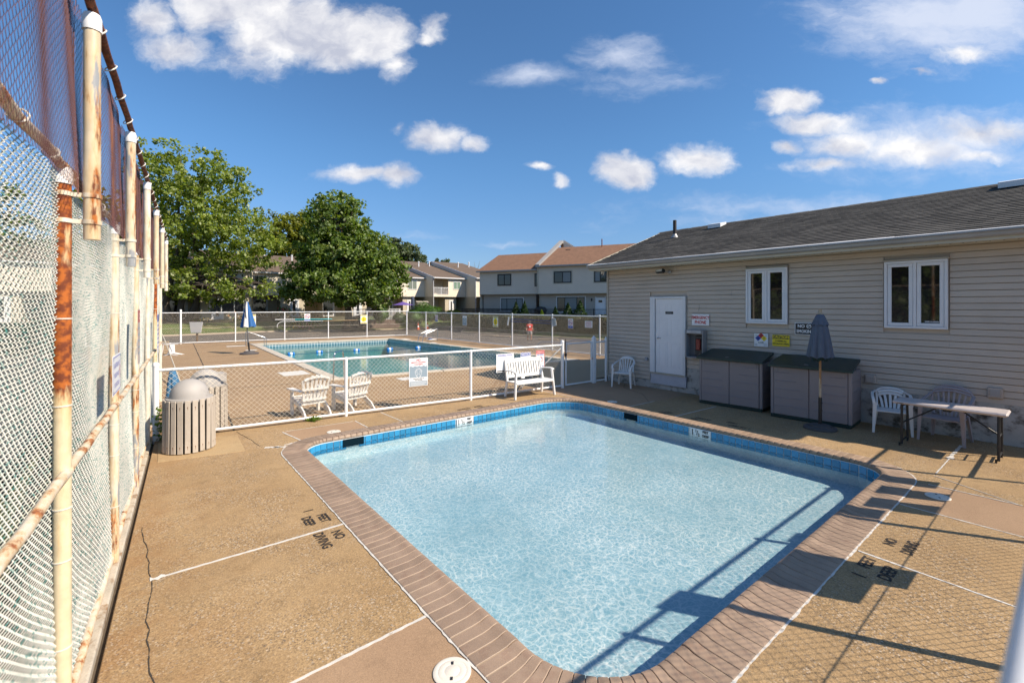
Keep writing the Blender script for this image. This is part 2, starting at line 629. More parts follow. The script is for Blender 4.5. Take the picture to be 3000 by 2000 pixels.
def text_mesh(body, size, mat, extrude=0.0, bold=0.0, sx=1.0, align='CENTER'):
    cu = bpy.data.curves.new('lettering', 'FONT')
    cu.body = body
    cu.size = size
    cu.align_x = align
    cu.align_y = 'CENTER'
    cu.offset = bold
    cu.extrude = extrude
    cu.resolution_u = 3
    o = bpy.data.objects.new('lettering', cu)
    COL.objects.link(o)
    dg = bpy.context.evaluated_depsgraph_get()
    me = bpy.data.meshes.new_from_object(o.evaluated_get(dg))
    bpy.data.objects.remove(o)
    bpy.data.curves.remove(cu)
    for v in me.vertices:
        v.co.x *= sx
    me.materials.clear()
    me.materials.append(mat)
    return me


UP = Matrix(((1, 0, 0, 0), (0, 0, -1, 0), (0, 1, 0, 0), (0, 0, 0, 1)))      # text plane -> upright, facing -y


def upright_text(body, size, mat, parent, x, z, y=-0.006, bold=0.0, sx=1.0, name='lettering'):
    me = text_mesh(body, size, mat, 0, bold, sx)
    me.transform(Matrix.Translation((x, y, z)) @ UP)
    return link(name, me, parent)


def plate(mb, x0, z0, x1, z1, y0=-0.004, y1=0.0):
    mb.box((x0, y0, z0), (x1, y1, z1))
    return mb


def disc(r, x, z, y, rin=0.0, n=28, sx=1.0):
    mb = MB()
    if rin:
        vs = [((r if k < n else rin) * math.cos(2 * math.pi * k / n) * sx + x, y, (r if k < n else rin) * math.sin(2 * math.pi * k / n) + z) for k in range(2 * n)]
        mb.add(vs, [(i, (i + 1) % n, n + (i + 1) % n, n + i) for i in range(n)])
    else:
        mb.add([(r * math.cos(2 * math.pi * k / n) * sx + x, y, r * math.sin(2 * math.pi * k / n) + z) for k in range(n)], [tuple(range(n))])
    return mb


def stroke(pts, w, y):
    """flat polyline of width w on a sign face (x, z points)"""
    mb = MB()
    for (a, b) in zip(pts[:-1], pts[1:]):
        a, b = Vector(a), Vector(b)
        d = (b - a)
        if d.length < 1e-6:
            continue
        d.normalize()
        n = Vector((-d.y, d.x)) * w / 2
        a, b = a - d * w * .3, b + d * w * .3
        mb.add([(a.x + n.x, y, a.y + n.y), (a.x - n.x, y, a.y - n.y), (b.x - n.x, y, b.y - n.y), (b.x + n.x, y, b.y + n.y)], [(0, 1, 2, 3)])
    return mb


# common materials
WHITE = flat('white_plastic', (0.78, 0.77, 0.75), 0.42)
WPAINT = pm('white_fence_paint', (0.80, 0.80, 0.80), 0.45, var=0.08, vs=6, col2=(0.62, 0.58, 0.52), c2=(0.66, 0.74), c2s=9)
WMESH = pm('white_fence_wire', (0.80, 0.72, 0.58), 0.5, var=0.15, vs=3)
BLACK = flat('black_metal', (0.015, 0.015, 0.016), 0.45)
STEEL = flat('polished_steel', (0.55, 0.56, 0.58), 0.22, 1.0)
SW = flat('sign_white', (0.80, 0.80, 0.80), 0.45)
SRED = flat('sign_red', (0.55, 0.03, 0.03), 0.5)
SBLUE = flat('sign_blue', (0.03, 0.07, 0.38), 0.5)
SBLK = flat('sign_black', (0.02, 0.02, 0.022), 0.5)
SYEL = flat('sign_yellow', (0.82, 0.62, 0.02), 0.5)
SGREY = flat('sign_grey', (0.27, 0.34, 0.40), 0.5)

# ================================================================== GROUND
ASPH = pm('asphalt_road', (0.115, 0.098, 0.082), 0.9, var=0.22, vs=0.35, col2=(0.075, 0.068, 0.062), c2=(0.52, 0.62), c2s=0.5, fine=0.3, fs=40, bump=0.3, bs=80)
COURT = pm('court_asphalt', (0.05, 0.052, 0.05), 0.9, var=0.2, vs=0.5, fine=0.3, fs=50)
GRASSB = pm('lawn_turf', (0.075, 0.11, 0.025), 0.9, var=0.3, vs=1.2, col2=(0.14, 0.12, 0.05), c2=(0.5, 0.66), c2s=0.8, fine=0.35, fs=30)
SOIL = pm('bank_soil', (0.085, 0.062, 0.04), 0.95, var=0.3, vs=2, col2=(0.06, 0.075, 0.025), c2=(0.45, 0.6), c2s=1.5, fine=0.3, fs=40)
KERB = pm('kerb_concrete', (0.40, 0.32, 0.24), 0.85, var=0.15, vs=2, fine=0.15, fs=60)


def sst(x):
    x = max(0.0, min(1.0, x))
    return x * x * (3 - 2 * x)


def road_z(x, y):
    return -0.35 - 0.35 * sst((x - 8) / 18) + 0.02 * math.sin(x * 0.5) * math.sin(y * 0.37)


g = MB()
g.add([(-900, -900, -2.4), (900, -900, -2.4), (900, 900, -2.4), (-900, 900, -2.4)], [(0, 1, 2, 3)])
o = g.build('ground', GRASSB)
tag(o, kind='structure')

g = MB()
xs = [-70 + 2 * i for i in range(85)]
ys = [-40 + 2 * i for i in range(75)]
idx = {}
for i, x in enumerate(xs):
    for j, y in enumerate(ys):
        idx[i, j] = len(g.v)
        g.v.append((x, y, road_z(x, y)))
for i in range(len(xs) - 1):
    for j in range(len(ys) - 1):
        x, y = xs[i] + 1, ys[j] + 1
        if -2.5 < x < 15 and -7 < y < 32.5:
            continue
        g.f.append((idx[i, j], idx[i + 1, j], idx[i + 1, j + 1], idx[i, j + 1]))
tag(g.build('road', ASPH, None, True), kind='structure')


def strip(lo, hi, n, amp=0.03):
    """graded ground between two polylines of equal point count"""
    mb = MB()
    m = len(lo)
    for i in range(n + 1):
        t = i / n
        for a, b in zip(lo, hi):
            z = a[2] + (b[2] - a[2]) * sst(t)
            mb.v.append((a[0] + (b[0] - a[0]) * t, a[1] + (b[1] - a[1]) * t, z + (random.uniform(-amp, amp) if 0 < i < n else 0)))
    for i in range(n):
        for k in range(m - 1):
            mb.f.append((i * m + k, i * m + k + 1, (i + 1) * m + k + 1, (i + 1) * m + k))
    return mb


def densify(pts, step):
    out = []
    for a, b in zip(pts[:-1], pts[1:]):
        a, b = Vector(a), Vector(b)
        n = max(1, int((b - a).length / step))
        for k in range(n):
            out.append(a.lerp(b, k / n))
    out.append(Vector(pts[-1]))
    return out


KL = [(-40, 43, 0), (3.4, 49.2, 0), (11, 50.5, 0), (17.5, 51.5, 0), (25.2, 53.0, 0), (31, 53.6, 0), (48, 54.5, 0)]
KLd = densify(KL, 1.5)
lo = [(p.x, p.y + 0.16, road_z(p.x, p.y) + 0.12) for p in KLd]
hi = [(p.x - 1.0, 62.0 if p.x < 22 else 60.0, 0.9) for p in KLd]
mid = [(p.x, p.y + 4.4, 0.55 if p.x < 20 else 0.85) for p in KLd]
o = strip(lo, mid, 6).build('lawn', GRASSB, None, True)
tag(o, kind='structure')
o = strip(mid, hi, 3).build('yard', SOIL, None, True)
tag(o, kind='structure')


def kerb_line(pts, side, name):
    mb = MB()
    prof = [(0, -0.4), (0, 0.10), (0.03, 0.125), (0.15, 0.125), (0.15, -0.4)]
    n = len(pts)
    for i, p in enumerate(pts):
        d = (pts[min(i + 1, n - 1)] - pts[max(i - 1, 0)]).normalized()
        nn = Vector((-d.y, d.x, 0)) * side
        for (s_, z) in prof:
            mb.v.append((p.x + nn.x * s_, p.y + nn.y * s_, road_z(p.x, p.y) + z))
    k = len(prof)
    for i in range(n - 1):
        for j in range(k - 1):
            mb.f.append((i * k + j, (i + 1) * k + j, (i + 1) * k + j + 1, i * k + j + 1))
    tag(mb.build(name, KERB), kind='structure')


kerb_line(KLd, 1, 'kerb')
KR = [(33.5, 12, 0), (30.4, 24, 0), (28.4, 34, 0), (26.9, 42.5, 0), (29.8, 46.6, 0), (40, 50.0, 0)]
KRd = densify(KR, 1.2)
kerb_line(KRd, -1, 'kerb')
lo = [(p.x + 0.15, p.y, road_z(p.x, p.y) + 0.12) for p in KRd]
hi = [(p.x + (2.0 if p.y < 45 else 0.8), p.y - (0 if p.y < 45 else 1.2), 0.9) for p in KRd]
hi2 = [(p.x + 20, p.y, 1.0) for p in KRd]
o = strip(lo, hi, 5).build('bank', SOIL, None, True)
tag(o, kind='structure')
o = strip(hi, hi2, 3, 0).build('yard', SOIL, None, True)
tag(o, kind='structure')
# a patch of grass at the foot of the bank
lo = [(p.x + 0.17, p.y, road_z(p.x, p.y) + 0.135) for p in KRd if p.y < 34]
hi = [(p.x + 0.95, p.y, road_z(p.x, p.y) + 0.62) for p in KRd if p.y < 34]
tag(strip(lo, hi, 3).build('verge', GRASSB, None, True), kind='structure')

# ================================================================== DECK ROUND THE WADING POOL
DECK = concrete('deck_aggregate', (0.415, 0.28, 0.145), (0.35, 0.228, 0.113), grain=.36)
DECK2 = concrete('deck_smooth', (0.37, 0.245, 0.15), (0.33, 0.215, 0.13), smooth=True, stain=0.3)
DECKF = concrete('deck_far', (0.37, 0.25, 0.14), (0.33, 0.215, 0.12), grain=0.25, stain=0.3)
CAULK = pm('joint_sealant', (0.60, 0.57, 0.52), 0.7, var=0.2, vs=8, col2=(0.40, 0.33, 0.25), c2=(0.58, 0.7), c2s=14)
DIRT = pm('gap_dirt', (0.10, 0.075, 0.05), 0.95, var=0.3, vs=10)


def xf(y):
    return -0.53 + 0.057 * y


def arc(cx, cy, r, a0, a1, n=10):
    return [(cx + r * math.cos(RD(a0 + (a1 - a0) * k / n)), cy + r * math.sin(RD(a0 + (a1 - a0) * k / n))) for k in range(n + 1)]


GAPX = 0.082
OX0, OX1, OY0, OY1 = 1.61, 8.40, 1.31, 8.28
FL = (2.36, 7.53, .75)
FR = (7.2, 7.08, 1.2)
NR = (7.6, 2.11, .8)
NL = (2.56, 2.26, .95)
slabs = [
    ([(xf(-3) + GAPX, -3), (2.56, -3)] + arc(*NL, 270, 180)[0:] + [(1.61, 2.98), (xf(2.98) + GAPX, 2.98)], DECK2),
    ([(xf(2.98) + GAPX, 2.98), (1.61, 2.98), (1.61, 4.79), (xf(4.79) + GAPX, 4.81)], DECK),
    ([(xf(4.81) + GAPX, 4.81), (1.61, 4.79), (1.61, 7.53)] + arc(*FL, 180, 117) + [(1.90, 8.95), (1.28, 9.62), (xf(9.7) + GAPX, 9.72)], DECK),
    ([(1.90, 8.95), FL and arc(*FL, 117, 116, 1)[0]] + arc(*FL, 117, 90)[1:] + [(3.20, 8.28), (3.20, 8.92)], DECK2),
    ([(1.90, 8.95), (3.20, 8.92), (3.20, 8.28), (3.90, 8.28), (3.88, 9.36), (1.28, 9.62)], DECK),
    ([(3.88, 9.36), (3.90, 8.28), (7.2, 8.28)] + arc(*FR, 90, 33.6) + [(8.2, 8.99), (6.06, 9.15)], DECK),
    ([(8.2, 8.99), arc(*FR, 33.6, 0)[0]] + arc(*FR, 33.6, 0)[1:] + [(8.40, 6.33), (10.94, 6.27), (10.94, 8.93)], DECK2),
    ([(8.40, 6.33), (8.40, 5.18), (10.94, 5.08), (10.94, 6.27)], DECK),
    ([(8.40, 5.18), (8.40, 2.11)] + arc(*NR, 0, -41.4)[1:] + [(8.2, 1.21), (10.94, 1.19), (10.94, 5.08)], DECK),
    ([(8.2, 1.21), arc(*NR, -41.4, -79)[0]] + arc(*NR, -41.4, -79)[1:] + [(7.75, 0.4), (7.75, -3), (12.5, -3), (12.5, 1.19), (10.94, 1.19)], DECK),
    ([(7.75, 0.4), arc(*NR, -79, -90)[0]] + arc(*NR, -79, -90)[1:] + [(6.72, 1.31), (6.68, -3), (7.75, -3)], DECK2),
    ([(6.68, -3), (6.72, 1.31), (5.14, 1.31), (5.04, -3)], DECK),
    ([(5.04, -3), (5.14, 1.31), (2.56, 1.31), (2.56, -3)], DECK),
]


def ccw(poly):
    a = sum(p[0] * q[1] - q[0] * p[1] for p, q in zip(poly, poly[1:] + poly[:1]))
    return poly if a > 0 else poly[::-1]


def dedup(poly):
    out = []
    for p in poly:
        if not out or math.hypot(p[0] - out[-1][0], p[1] - out[-1][1]) > 1e-4:
            out.append(p)
    if math.hypot(out[0][0] - out[-1][0], out[0][1] - out[-1][1]) < 1e-4:
        out.pop()
    return out


deck = setting('pool_deck')
for i, (poly, m) in enumerate(slabs):
    MB().prism(ccw(dedup(poly)), -0.12, random.uniform(-0.003, 0.001) if i else 0, 0.006).build('slab', m, deck)
# base under the joints and the ragged gap along the tall fence
MB().prism(ccw([(xf(-3) - .6, -3), (xf(-3) + .084, -3), (xf(9.8) + .084, 9.8), (xf(9.8) - .6, 9.8)]), -0.5, -0.05).build('gap_soil', DIRT, deck)
MB().prism(ccw([(xf(-3) - .16, -3), (xf(-3) + .042, -3), (xf(9.75) + .042, 9.75), (xf(9.75) - .16, 9.75)]), -0.3, 0.018, .01).build('fence_plinth', pm('weathered_plinth', (0.50, 0.44, 0.35), .85, var=.2, vs=4, col2=(0.26, 0.15, 0.07), c2=(0.5, 0.68), c2s=6, fine=.15, fs=80), deck)


def ribbon(pts, w, z, jit=0.35, seg=0.05):
    """thin irregular band lying on the deck"""
    P = densify([(p[0], p[1], 0) for p in pts], seg)
    mb = MB()
    n = len(P)
    for i, p in enumerate(P):
        d = (P[min(i + 1, n - 1)] - P[max(i - 1, 0)]).normalized()
        nn = Vector((-d.y, d.x, 0))
        a = w / 2 * (1 + random.uniform(-jit, jit))
        b = w / 2 * (1 + random.uniform(-jit, jit))
        q, r = p + nn * a, p - nn * b
        mb.v += [(q.x, q.y, z), (r.x, r.y, z), (q.x, q.y, z + .003), (r.x, r.y, z + .003)]
    for i in range(n - 1):
        k = 4 * i
        mb.f += [(k + 2, k + 3, k + 7, k + 6), (k, k + 2, k + 6, k + 4), (k + 3, k + 1, k + 5, k + 7)]
    return mb


for pts, w in [([(0.02, 4.81), (0.7, 4.80), (1.59, 4.79)], .024), ([(xf(2.98) + .5, 2.95), (1.59, 2.99)], .022), ([(1.90, 8.95), (2.02, 8.22)], .022),
               ([(3.20, 8.92), (3.21, 8.30)], .02), ([(1.95, 8.955), (3.16, 8.92)], .008), ([(3.88, 9.30), (3.91, 8.30)], .018),
               ([(8.2, 8.95), (8.24, 7.9)], .02), ([(8.43, 6.33), (9.4, 6.305)], .014), ([(8.43, 5.18), (10.0, 5.115)], .02),
               ([(8.32, 1.212), (9.3, 1.205)], .014), ([(9.3, 1.205), (10.3, 1.2)], .04), ([(7.75, .4), (7.75, 1.2)], .016), ([(6.69, -.8), (6.72, 1.28)], .016),
               ([(5.07, -.8), (5.14, 1.28)], .022), ([(7.75, 0.42), (8.2, 1.21)], .010)]:
    ribbon(pts, w, 0.0012).build('joint_sealant', CAULK, deck)
# caulk ring round the coping
ring = arc(*NL, 180, 270) + arc(*NR, -90, 0) + arc(*FR, 0, 90) + arc(*FL, 90, 180)
ring = ring + ring[:1]
o = ribbon(ring, 0.03, 0.0035, 0.4, 0.04).build('joint_sealant', CAULK, deck)
# fine cracks
CRK = flat('crack_dark', (0.05, 0.04, 0.03), 0.95)
for pts in [[(0.05, 3.0), (0.02, 3.6), (0.0, 4.2), (0.03, 4.8), (0.0, 5.4), (-0.04, 6.0)], [(0.42, -.2), (0.40, 1.2), (0.12, 2.2), (0.06, 3.0)], [(1.25, 9.5), (1.36, 8.9), (1.42, 8.3)],
            [(9.2, 6.3), (9.9, 7.0), (10.3, 7.9), (10.9, 8.3)]]:
    P = densify([(a, b, 0) for a, b in pts], .12)
    ribbon([(p.x + random.uniform(-.012, .012), p.y) for p in P], .006, 0.001, .8, .03).build('crack', CRK, deck)
# a worn patch of newer mortar by the litter bin, white paint spatter
PATCH = concrete('mortar_patch', (0.43, 0.31, 0.17), (0.40, 0.27, 0.14), smooth=True)
MB().prism(ccw([(0.12, 8.35), (1.2, 8.16), (1.24, 9.25), (0.15, 9.5)]), -0.01, 0.006, .004).build('mortar_patch', PATCH, deck)
PAINT = flat('spilt_paint', (0.66, 0.63, 0.58), 0.6)
for pts, w in [([(1.47, 8.14), (1.6, 8.08), (1.74, 7.99)], .05), ([(1.6, 8.1), (1.66, 8.0)], .07), ([(1.74, 8.1), (1.93, 8.14)], .025), ([(0.02, 4.81), (0.12, 4.81)], .055), ([(9.28, 1.2), (9.42, 1.2)], .06)]:
    ribbon(pts, w, 0.002, .7, .02).build('spilt_paint', PAINT, deck)

# ------------------------------------------------------------------ stencilled words on the deck
INK = pm('stencil_paint', (0.028, 0.022, 0.018), 0.8, var=0.5, vs=20, col2=(0.14, 0.10, 0.06), c2=(0.58, 0.68), c2s=24)


def stencil(body, x, y, rot, size, sx=1.0):
    me = text_mesh(body, size, INK, 0, 0.0035, sx)
    link('stencil_lettering', me, deck, (x, y, 0.0042), (0, 0, rot))


# along the left coping (read from the pool side)
th = RD(-90)
stencil('1', 1.39, 5.34, th, .14, .8)
stencil('FEET', 1.475, 5.06, th, .13, .8)
stencil('DEEP', 1.325, 5.08, th, .13, .8)
stencil('NO', 1.48, 4.60, th, .13, .9)
stencil('DIVING', 1.325, 4.58, th, .13, .8)
th = RD(90)
stencil('1', 4.68, 1.155, RD(0), .14, .8)
stencil('FEET', 4.97, 1.17, 0, .13, .85)
stencil('DEEP', 4.90, 1.01, 0, .13, .95)
stencil('NO', 5.57, 1.13, 0, .12, .9)
stencil('DIVING', 5.58, .985, 0, .125, .8)
for (b, x, y) in [('DIVING', 5.42, 8.33), ('NO', 5.46, 8.19), ('DEEP', 5.82, 8.36), ('1 1/2 FEET', 5.93, 8.22)]:
    stencil(b, x + .0, y + .12, RD(180), .11, .85)
for (b, x, y) in [('DEEP', 8.53, 5.5), ('FEET 1', 8.66, 5.5), ('DIVING', 8.70, 4.72), ('NO', 8.56, 4.83), ('DEEP', 8.84, 4.2), ('1 1/2 FEET', 8.66, 3.98)]:
    stencil(b, x, y, RD(90), .11, .85)

# ------------------------------------------------------------------ the wading pool
COPM = pm('coping_brick', (0.305, 0.215, 0.15), 0.55, var=0.16, vs=5, rnd=0.13, col2=(0.27, 0.18, 0.125), c2=(0.5, 0.68), c2s=9, fine=0.08, fs=150, bump=0.12, bs=90)
MORT = pm('coping_mortar', (0.37, 0.28, 0.19), 0.85, var=0.2, vs=10)
PLAS = pm('pool_plaster', (0.68, 0.73, 0.73), 0.7, var=0.06, vs=1.5, fine=0.06, fs=90)
TILE = pm('pool_tile', (0.03, 0.25, 0.47), 0.15, spec=0.6, var=0.1, vs=4, rnd=0.16)
GROUT = flat('tile_grout', (0.62, 0.66, 0.66), 0.8)
nose = 0.35
corners = [(NL, 180, 270), (NR, 270, 360), (FR, 0, 90), (FL, 90, 180)]      # counter-clockwise from the near left
pool = setting('wading_pool')


def inner_path(off, n=14):
    """counter-clockwise outline at distance off inside the coping's outer edge"""
    out = []
    for (c, a0, a1) in corners:
        out += arc(c[0], c[1], c[2] - off, a0, a1, n)
    return out


# basin
P = inner_path(nose - 0.006)
n = len(P)
b = MB()
b.v = [(x, y, -0.03) for x, y in P] + [(x, y, -0.37) for x, y in P] + [(5, 4.8, -0.40)]
b.f = [(i, (i + 1) % n, n + (i + 1) % n, n + i) for i in range(n)] + [(n + i, n + (i + 1) % n, 2 * n) for i in range(n)]
o = b.build('basin', PLAS, pool, True)
# grout band behind the tiles
gq = inner_path(nose)
b = MB()
b.v = [(x, y, -0.03) for x, y in gq] + [(x, y, -0.205) for x, y in gq]
b.f = [(i, (i + 1) % n, n + (i + 1) % n, n + i) for i in range(n)]
b.build('grout', GROUT, pool, True)


def walk(off, step):
    """(x, y, heading, straight?) at even spacing along the straights and the arcs"""
    out = []
    segs = [((NL[0], OY0 + off), (NR[0], OY0 + off)), ((OX1 - off, NR[1]), (OX1 - off, FR[1])), ((FR[0], OY1 - off), (FL[0], OY1 - off)), ((OX0 + off, FL[1]), (OX0 + off, NL[1]))]
    arcs = [(NR, 270, 360), (FR, 0, 90), (FL, 90, 180), (NL, 180, 270)]
    for s_, a_ in zip(segs, arcs):
        p, q = Vector(s_[0]), Vector(s_[1])
        L = (q - p).length
        k = max(1, round(L / step))
        hd = math.atan2(q.y - p.y, q.x - p.x)
        for i in range(k):
            c = p.lerp(q, (i + .5) / k)
            out.append((c.x, c.y, hd, 'S', L / k))
        (cx, cy, r), a0, a1 = a_
        rr = r - off
        L = rr * RD(a1 - a0)
        k = max(1, round(L / step))
        for i in range(k):
            a = RD(a0 + (a1 - a0) * (i + .5) / k)
            out.append((cx + rr * math.cos(a), cy + rr * math.sin(a), a + math.pi / 2, (r, k), L / k))
    return out


PROF = [(0, -.06), (0, .010), (.01, .014), (.19, .015), (.25, .020), (.285, .030), (.315, .034), (.338, .026), (.350, .006), (.350, -.02), (.335, -.036), (.30, -.04), (.30, -.06)]


def brick_mesh(w_out, w_in, name):
    """one bull-nosed coping brick: y from the outer edge (0) to the nose (.35), x across"""
    mb = MB()
    ch = 0.0035
    rows = []
    for sgn, inset in ((-1, 0), (-1, ch), (1, ch), (1, 0)):
        pass
    m = len(PROF)
    for (e, dz) in ((-1, -ch), (-1, 0), (1, 0), (1, -ch)):
        for (s_, z) in PROF:
            hw = (w_out + (w_in - w_out) * s_ / nose) / 2
            xx = e * (hw if dz else hw - ch)
            zz = z + (dz if z > -.035 else 0)
            mb.v.append((xx, s_, zz))
    for r in range(3):
        for k in range(m - 1):
            a = r * m + k
            mb.f.append((a, a + m, a + m + 1, a + 1))
    mb.f.append(tuple(range(m)))
    mb.f.append(tuple(3 * m + k for k in range(m - 1, -1, -1)))
    return mb.mesh(name, COPM, True)


bm_cache = {}
mid_off = 0.0
for (x, y, hd, kind, L) in walk(0.0, 0.1035):
    if kind == 'S':
        key = ('S', round(L, 4))
        if key not in bm_cache:
            bm_cache[key] = brick_mesh(L - .006, L - .006, 'coping_brick')
    else:
        key = kind
        if key not in bm_cache:
            r = kind[0]
            bm_cache[key] = brick_mesh(L - .006, L * (r - nose) / r - .004, 'coping_brick')
    link('coping_brick', bm_cache[key], pool, (x, y, random.uniform(-.0015, .0015)), (random.uniform(-.004, .004), 0, hd))
po, pi_ = inner_path(0.004), inner_path(nose - .02)
b = MB()
b.v = [(x, y, .010) for x, y in po] + [(x, y, .012) for x, y in pi_] + [(x, y, -.055) for x, y in pi_] + [(x, y, -.1) for x, y in po]
b.f = [(i, (i + 1) % n, n + (i + 1) % n, n + i) for i in range(n)] + [(n + i, n + (i + 1) % n, 2 * n + (i + 1) % n, 2 * n + i) for i in range(n)]
b.build('mortar_bed', MORT, pool)

# waterline tiles: two courses along the far and the right side and round their corners
TS = 0.110
tile_me = MB().bbox((-TS / 2 + .0045, 0, -TS / 2 + .0045), (TS / 2 - .0045, .009, TS / 2 - .0045), .003).mesh('tile', TILE)
skim = []
for (x, y, hd, kind, L) in walk(nose + 0.003, TS):
    if (y < 2.3 and not (x > 7.75 and kind != 'S' or x > 8)) or (x < 2.2 and y < 7.3):
        continue
    nx, ny = -math.sin(hd), math.cos(hd)
    # leave out the skimmer mouths and the depth plates
    if y > 7.5 and 2.66 < x < 2.96:
        continue
    if x > 7.5 and 5.82 < y < 6.14:
        continue
    if y > 7.5 and 4.9 < x < 5.32:
        continue
    if x > 7.5 and 4.2 < y < 4.62:
        continue
    link('tile', tile_me, pool, (x, y, -0.092), (0, 0, hd))
    link('tile', tile_me, pool, (x, y, -0.092 - TS * .76), (0, 0, hd)).scale = (1, 1, .5)
SKB = flat('skimmer_shade', (0.004, 0.014, 0.022), 0.9, spec=.05)  # near-black plate colour stands in for shade inside the skimmer openings
MB().box((2.63, 7.903, -.16), (2.99, 7.917, -.036)).build('skimmer_mouth', SKB, pool)
MB().box((8.033, 5.81, -.16), (8.046, 6.15, -.036)).build('skimmer_mouth', SKB, pool)


for (x, y, rz) in ((5.11, 7.905, 0), (8.03, 4.41, RD(-90))):
    f = MB().bbox((-.20, 0, -.085), (.20, .012, .075), .004)
    pl = f.build('depth_plate', SW, pool)
    pl.location = (x, y, -.105)
    pl.rotation_euler = (0, 0, rz)
    for (s_, z_, a_, b_) in ((.15, -.005, '1', -.155), (.075, .03, '1', -.085), (.12, -.005, '/', -.06), (.075, -.035, '2', -.03), (.065, .035, 'FEET', .10), (.065, -.04, 'DEEP', .10)):
        upright_text(a_, s_, SBLK, pl, b_, z_, -.003, .003, .85)

# water
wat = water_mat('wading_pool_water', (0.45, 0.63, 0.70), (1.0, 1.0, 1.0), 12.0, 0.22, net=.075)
b = MB()
wp = inner_path(nose + 0.008)
b.v = [(x, y, -0.138) for x, y in wp] + [(5, 4.8, -0.138)]
b.f = [(i, (i + 1) % n, n) for i in range(n)]
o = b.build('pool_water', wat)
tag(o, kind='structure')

# skimmer lids
LIDM = pm('skimmer_lid_plastic', (0.70, 0.65, 0.56), 0.5, var=0.08, vs=8)
lids = [(1.475, 2.43, 'cream skimmer lid nearest the camera, beside the left coping'), (2.62, 8.38, 'white skimmer lid on the smooth slab at the far left of the wading pool'),
        (8.56, 6.89, 'white skimmer lid in the shade near the white chair and door'), (7.33, 1.05, 'white skimmer lid crossed by sign shadows at the near right of the pool')]
lid0 = None
for (x, y, lb) in lids:
    if lid0 is None:
        lid0 = thing('skimmer_lid', lb, 'skimmer lid', (x, y, .002), 0.6, 'skimmer lids round the wading pool')
        MB().lathe([(.118, 0), (.118, .006), (.112, .009), (.09, .0095), (.088, .0085), (.086, .0095), (.05, .011), (.048, .010), (.046, .011), (0, .012)], 36).build('cover', LIDM, lid0, True)
        for a in (0.4, 3.5):
            MB().box((-.012, -.008, .0), (.012, .008, .0128), Matrix.Translation((.06 * math.cos(a), .06 * math.sin(a), 0)) @ Matrix.Rotation(a, 4, 'Z')).build('finger_hole', SBLK, lid0)
    else:
        c = copy_tree(lid0)
        c.location = (x, y, .002)
        c.rotation_euler = (0, 0, random.uniform(0, 3))
        c['label'] = lb

# ================================================================== DECK ROUND THE SWIMMING POOL
CL = pm('pool_coping_light', (0.50, 0.44, 0.36), 0.75, var=0.14, vs=3, fine=0.1, fs=60)
A0, A1, A2, A3 = (4.35, 14.20), (14.05, 12.95), (13.25, 29.9), (4.75, 30.75)           # outer edge of the coping
dk = setting('pool_deck')
SY = 9.0
outer = [(-.7, 9.8), (3.0, 9.46), (6.06, 9.18), (8.2, 9.01), (10.94, 8.95), (16.1, 8.6), (16.1, 31.9), (9.7, 32.5), (1.5, 33.5), (-2.5, 33.9)]
quads = [
    [(-.7, 9.82), (1.25, 9.64), (1.39, 12.4), (1.65, 20.2), (2.18, 33.42), (-2.5, 33.9)],
    [(1.25, 9.64), (4.2, 9.36), A0, (1.42, 14.6), (1.39, 12.4)],
    [(1.42, 14.6), A0, A3, (2.05, 31.0), (1.65, 20.2)],
    [(2.05, 31.0), A3, (4.9, 33.1), (2.18, 33.42)],
    [A3, A2, (13.4, 32.15), (9.7, 32.5), (4.9, 33.1)],
    [(4.2, 9.36), (8.2, 9.01), (10.94, 8.96), (10.94, 9.5), (14.3, 9.5), A1, A0],
    [(14.3, 9.5), (16.1, 9.5), (16.1, 20), (13.75, 20), A1],
    [(13.75, 20), (16.1, 20), (16.1, 31.9), (13.4, 32.15), A2],
]
for q in quads:
    MB().prism(ccw(q), -1.2, random.uniform(-.004, 0), .01).build('slab', DECKF, dk)
for pts in [[(1.24, 9.6), (1.39, 12.4), (1.65, 20.2), (2.18, 33.4)], [(1.4, 14.6), A0], [(2.05, 31), A3]]:
    ribbon(pts, .03, .001, .5, .3).build('joint_gap', CRK, dk)

# swimming pool: light concrete coping, tile band, deep water
sp = setting('swimming_pool')


def inset(q, d):
    out = []
    c = ccw(list(q))
    for i in range(4):
        p, a, b_ = Vector(c[i]), Vector(c[i - 1]), Vector(c[(i + 1) % 4])
        e1, e2 = (p - a).normalized(), (b_ - p).normalized()
        n1, n2 = Vector((-e1.y, e1.x)), Vector((-e2.y, e2.x))
        nn = (n1 + n2)
        nn = nn / nn.dot(n1)
        out.append(tuple(p + nn * d))
    return out


Q0 = ccw([A0, A1, A2, A3])
Q1 = inset(Q0, .36)
Q2 = inset(Q0, .37)
for i in range(4):
    j = (i + 1) % 4
    p0, p1, q0, q1 = Vector(Q0[i]), Vector(Q0[j]), Vector(Q1[i]), Vector(Q1[j])
    k = max(1, int((p1 - p0).length / 1.1))
    for s_ in range(k):
        e = .003
        a, b_ = p0.lerp(p1, s_ / k + e / 2), p0.lerp(p1, (s_ + 1) / k - e / 2)
        c, d = q0.lerp(q1, s_ / k + e / 2), q0.lerp(q1, (s_ + 1) / k - e / 2)
        MB().prism(ccw([tuple(a), tuple(b_), tuple(d), tuple(c)]), -.1, .03, .012).build('coping_slab', CL, sp)
m_, t_, p_ = new_mat('pool_tile_band')
tc = N(t_, 'ShaderNodeTexCoord')
br = N(t_, 'ShaderNodeTexBrick')
br.offset = 0
for k_, v_ in (('Scale', 1.0), ('Mortar Size', .014), ('Brick Width', .15), ('Row Height', .15), ('Bias', 0)):
    br.inputs[k_].default_value = v_
br.inputs['Color1'].default_value = (0.06, 0.16, 0.22, 1)
br.inputs['Color2'].default_value = (0.10, 0.22, 0.28, 1)
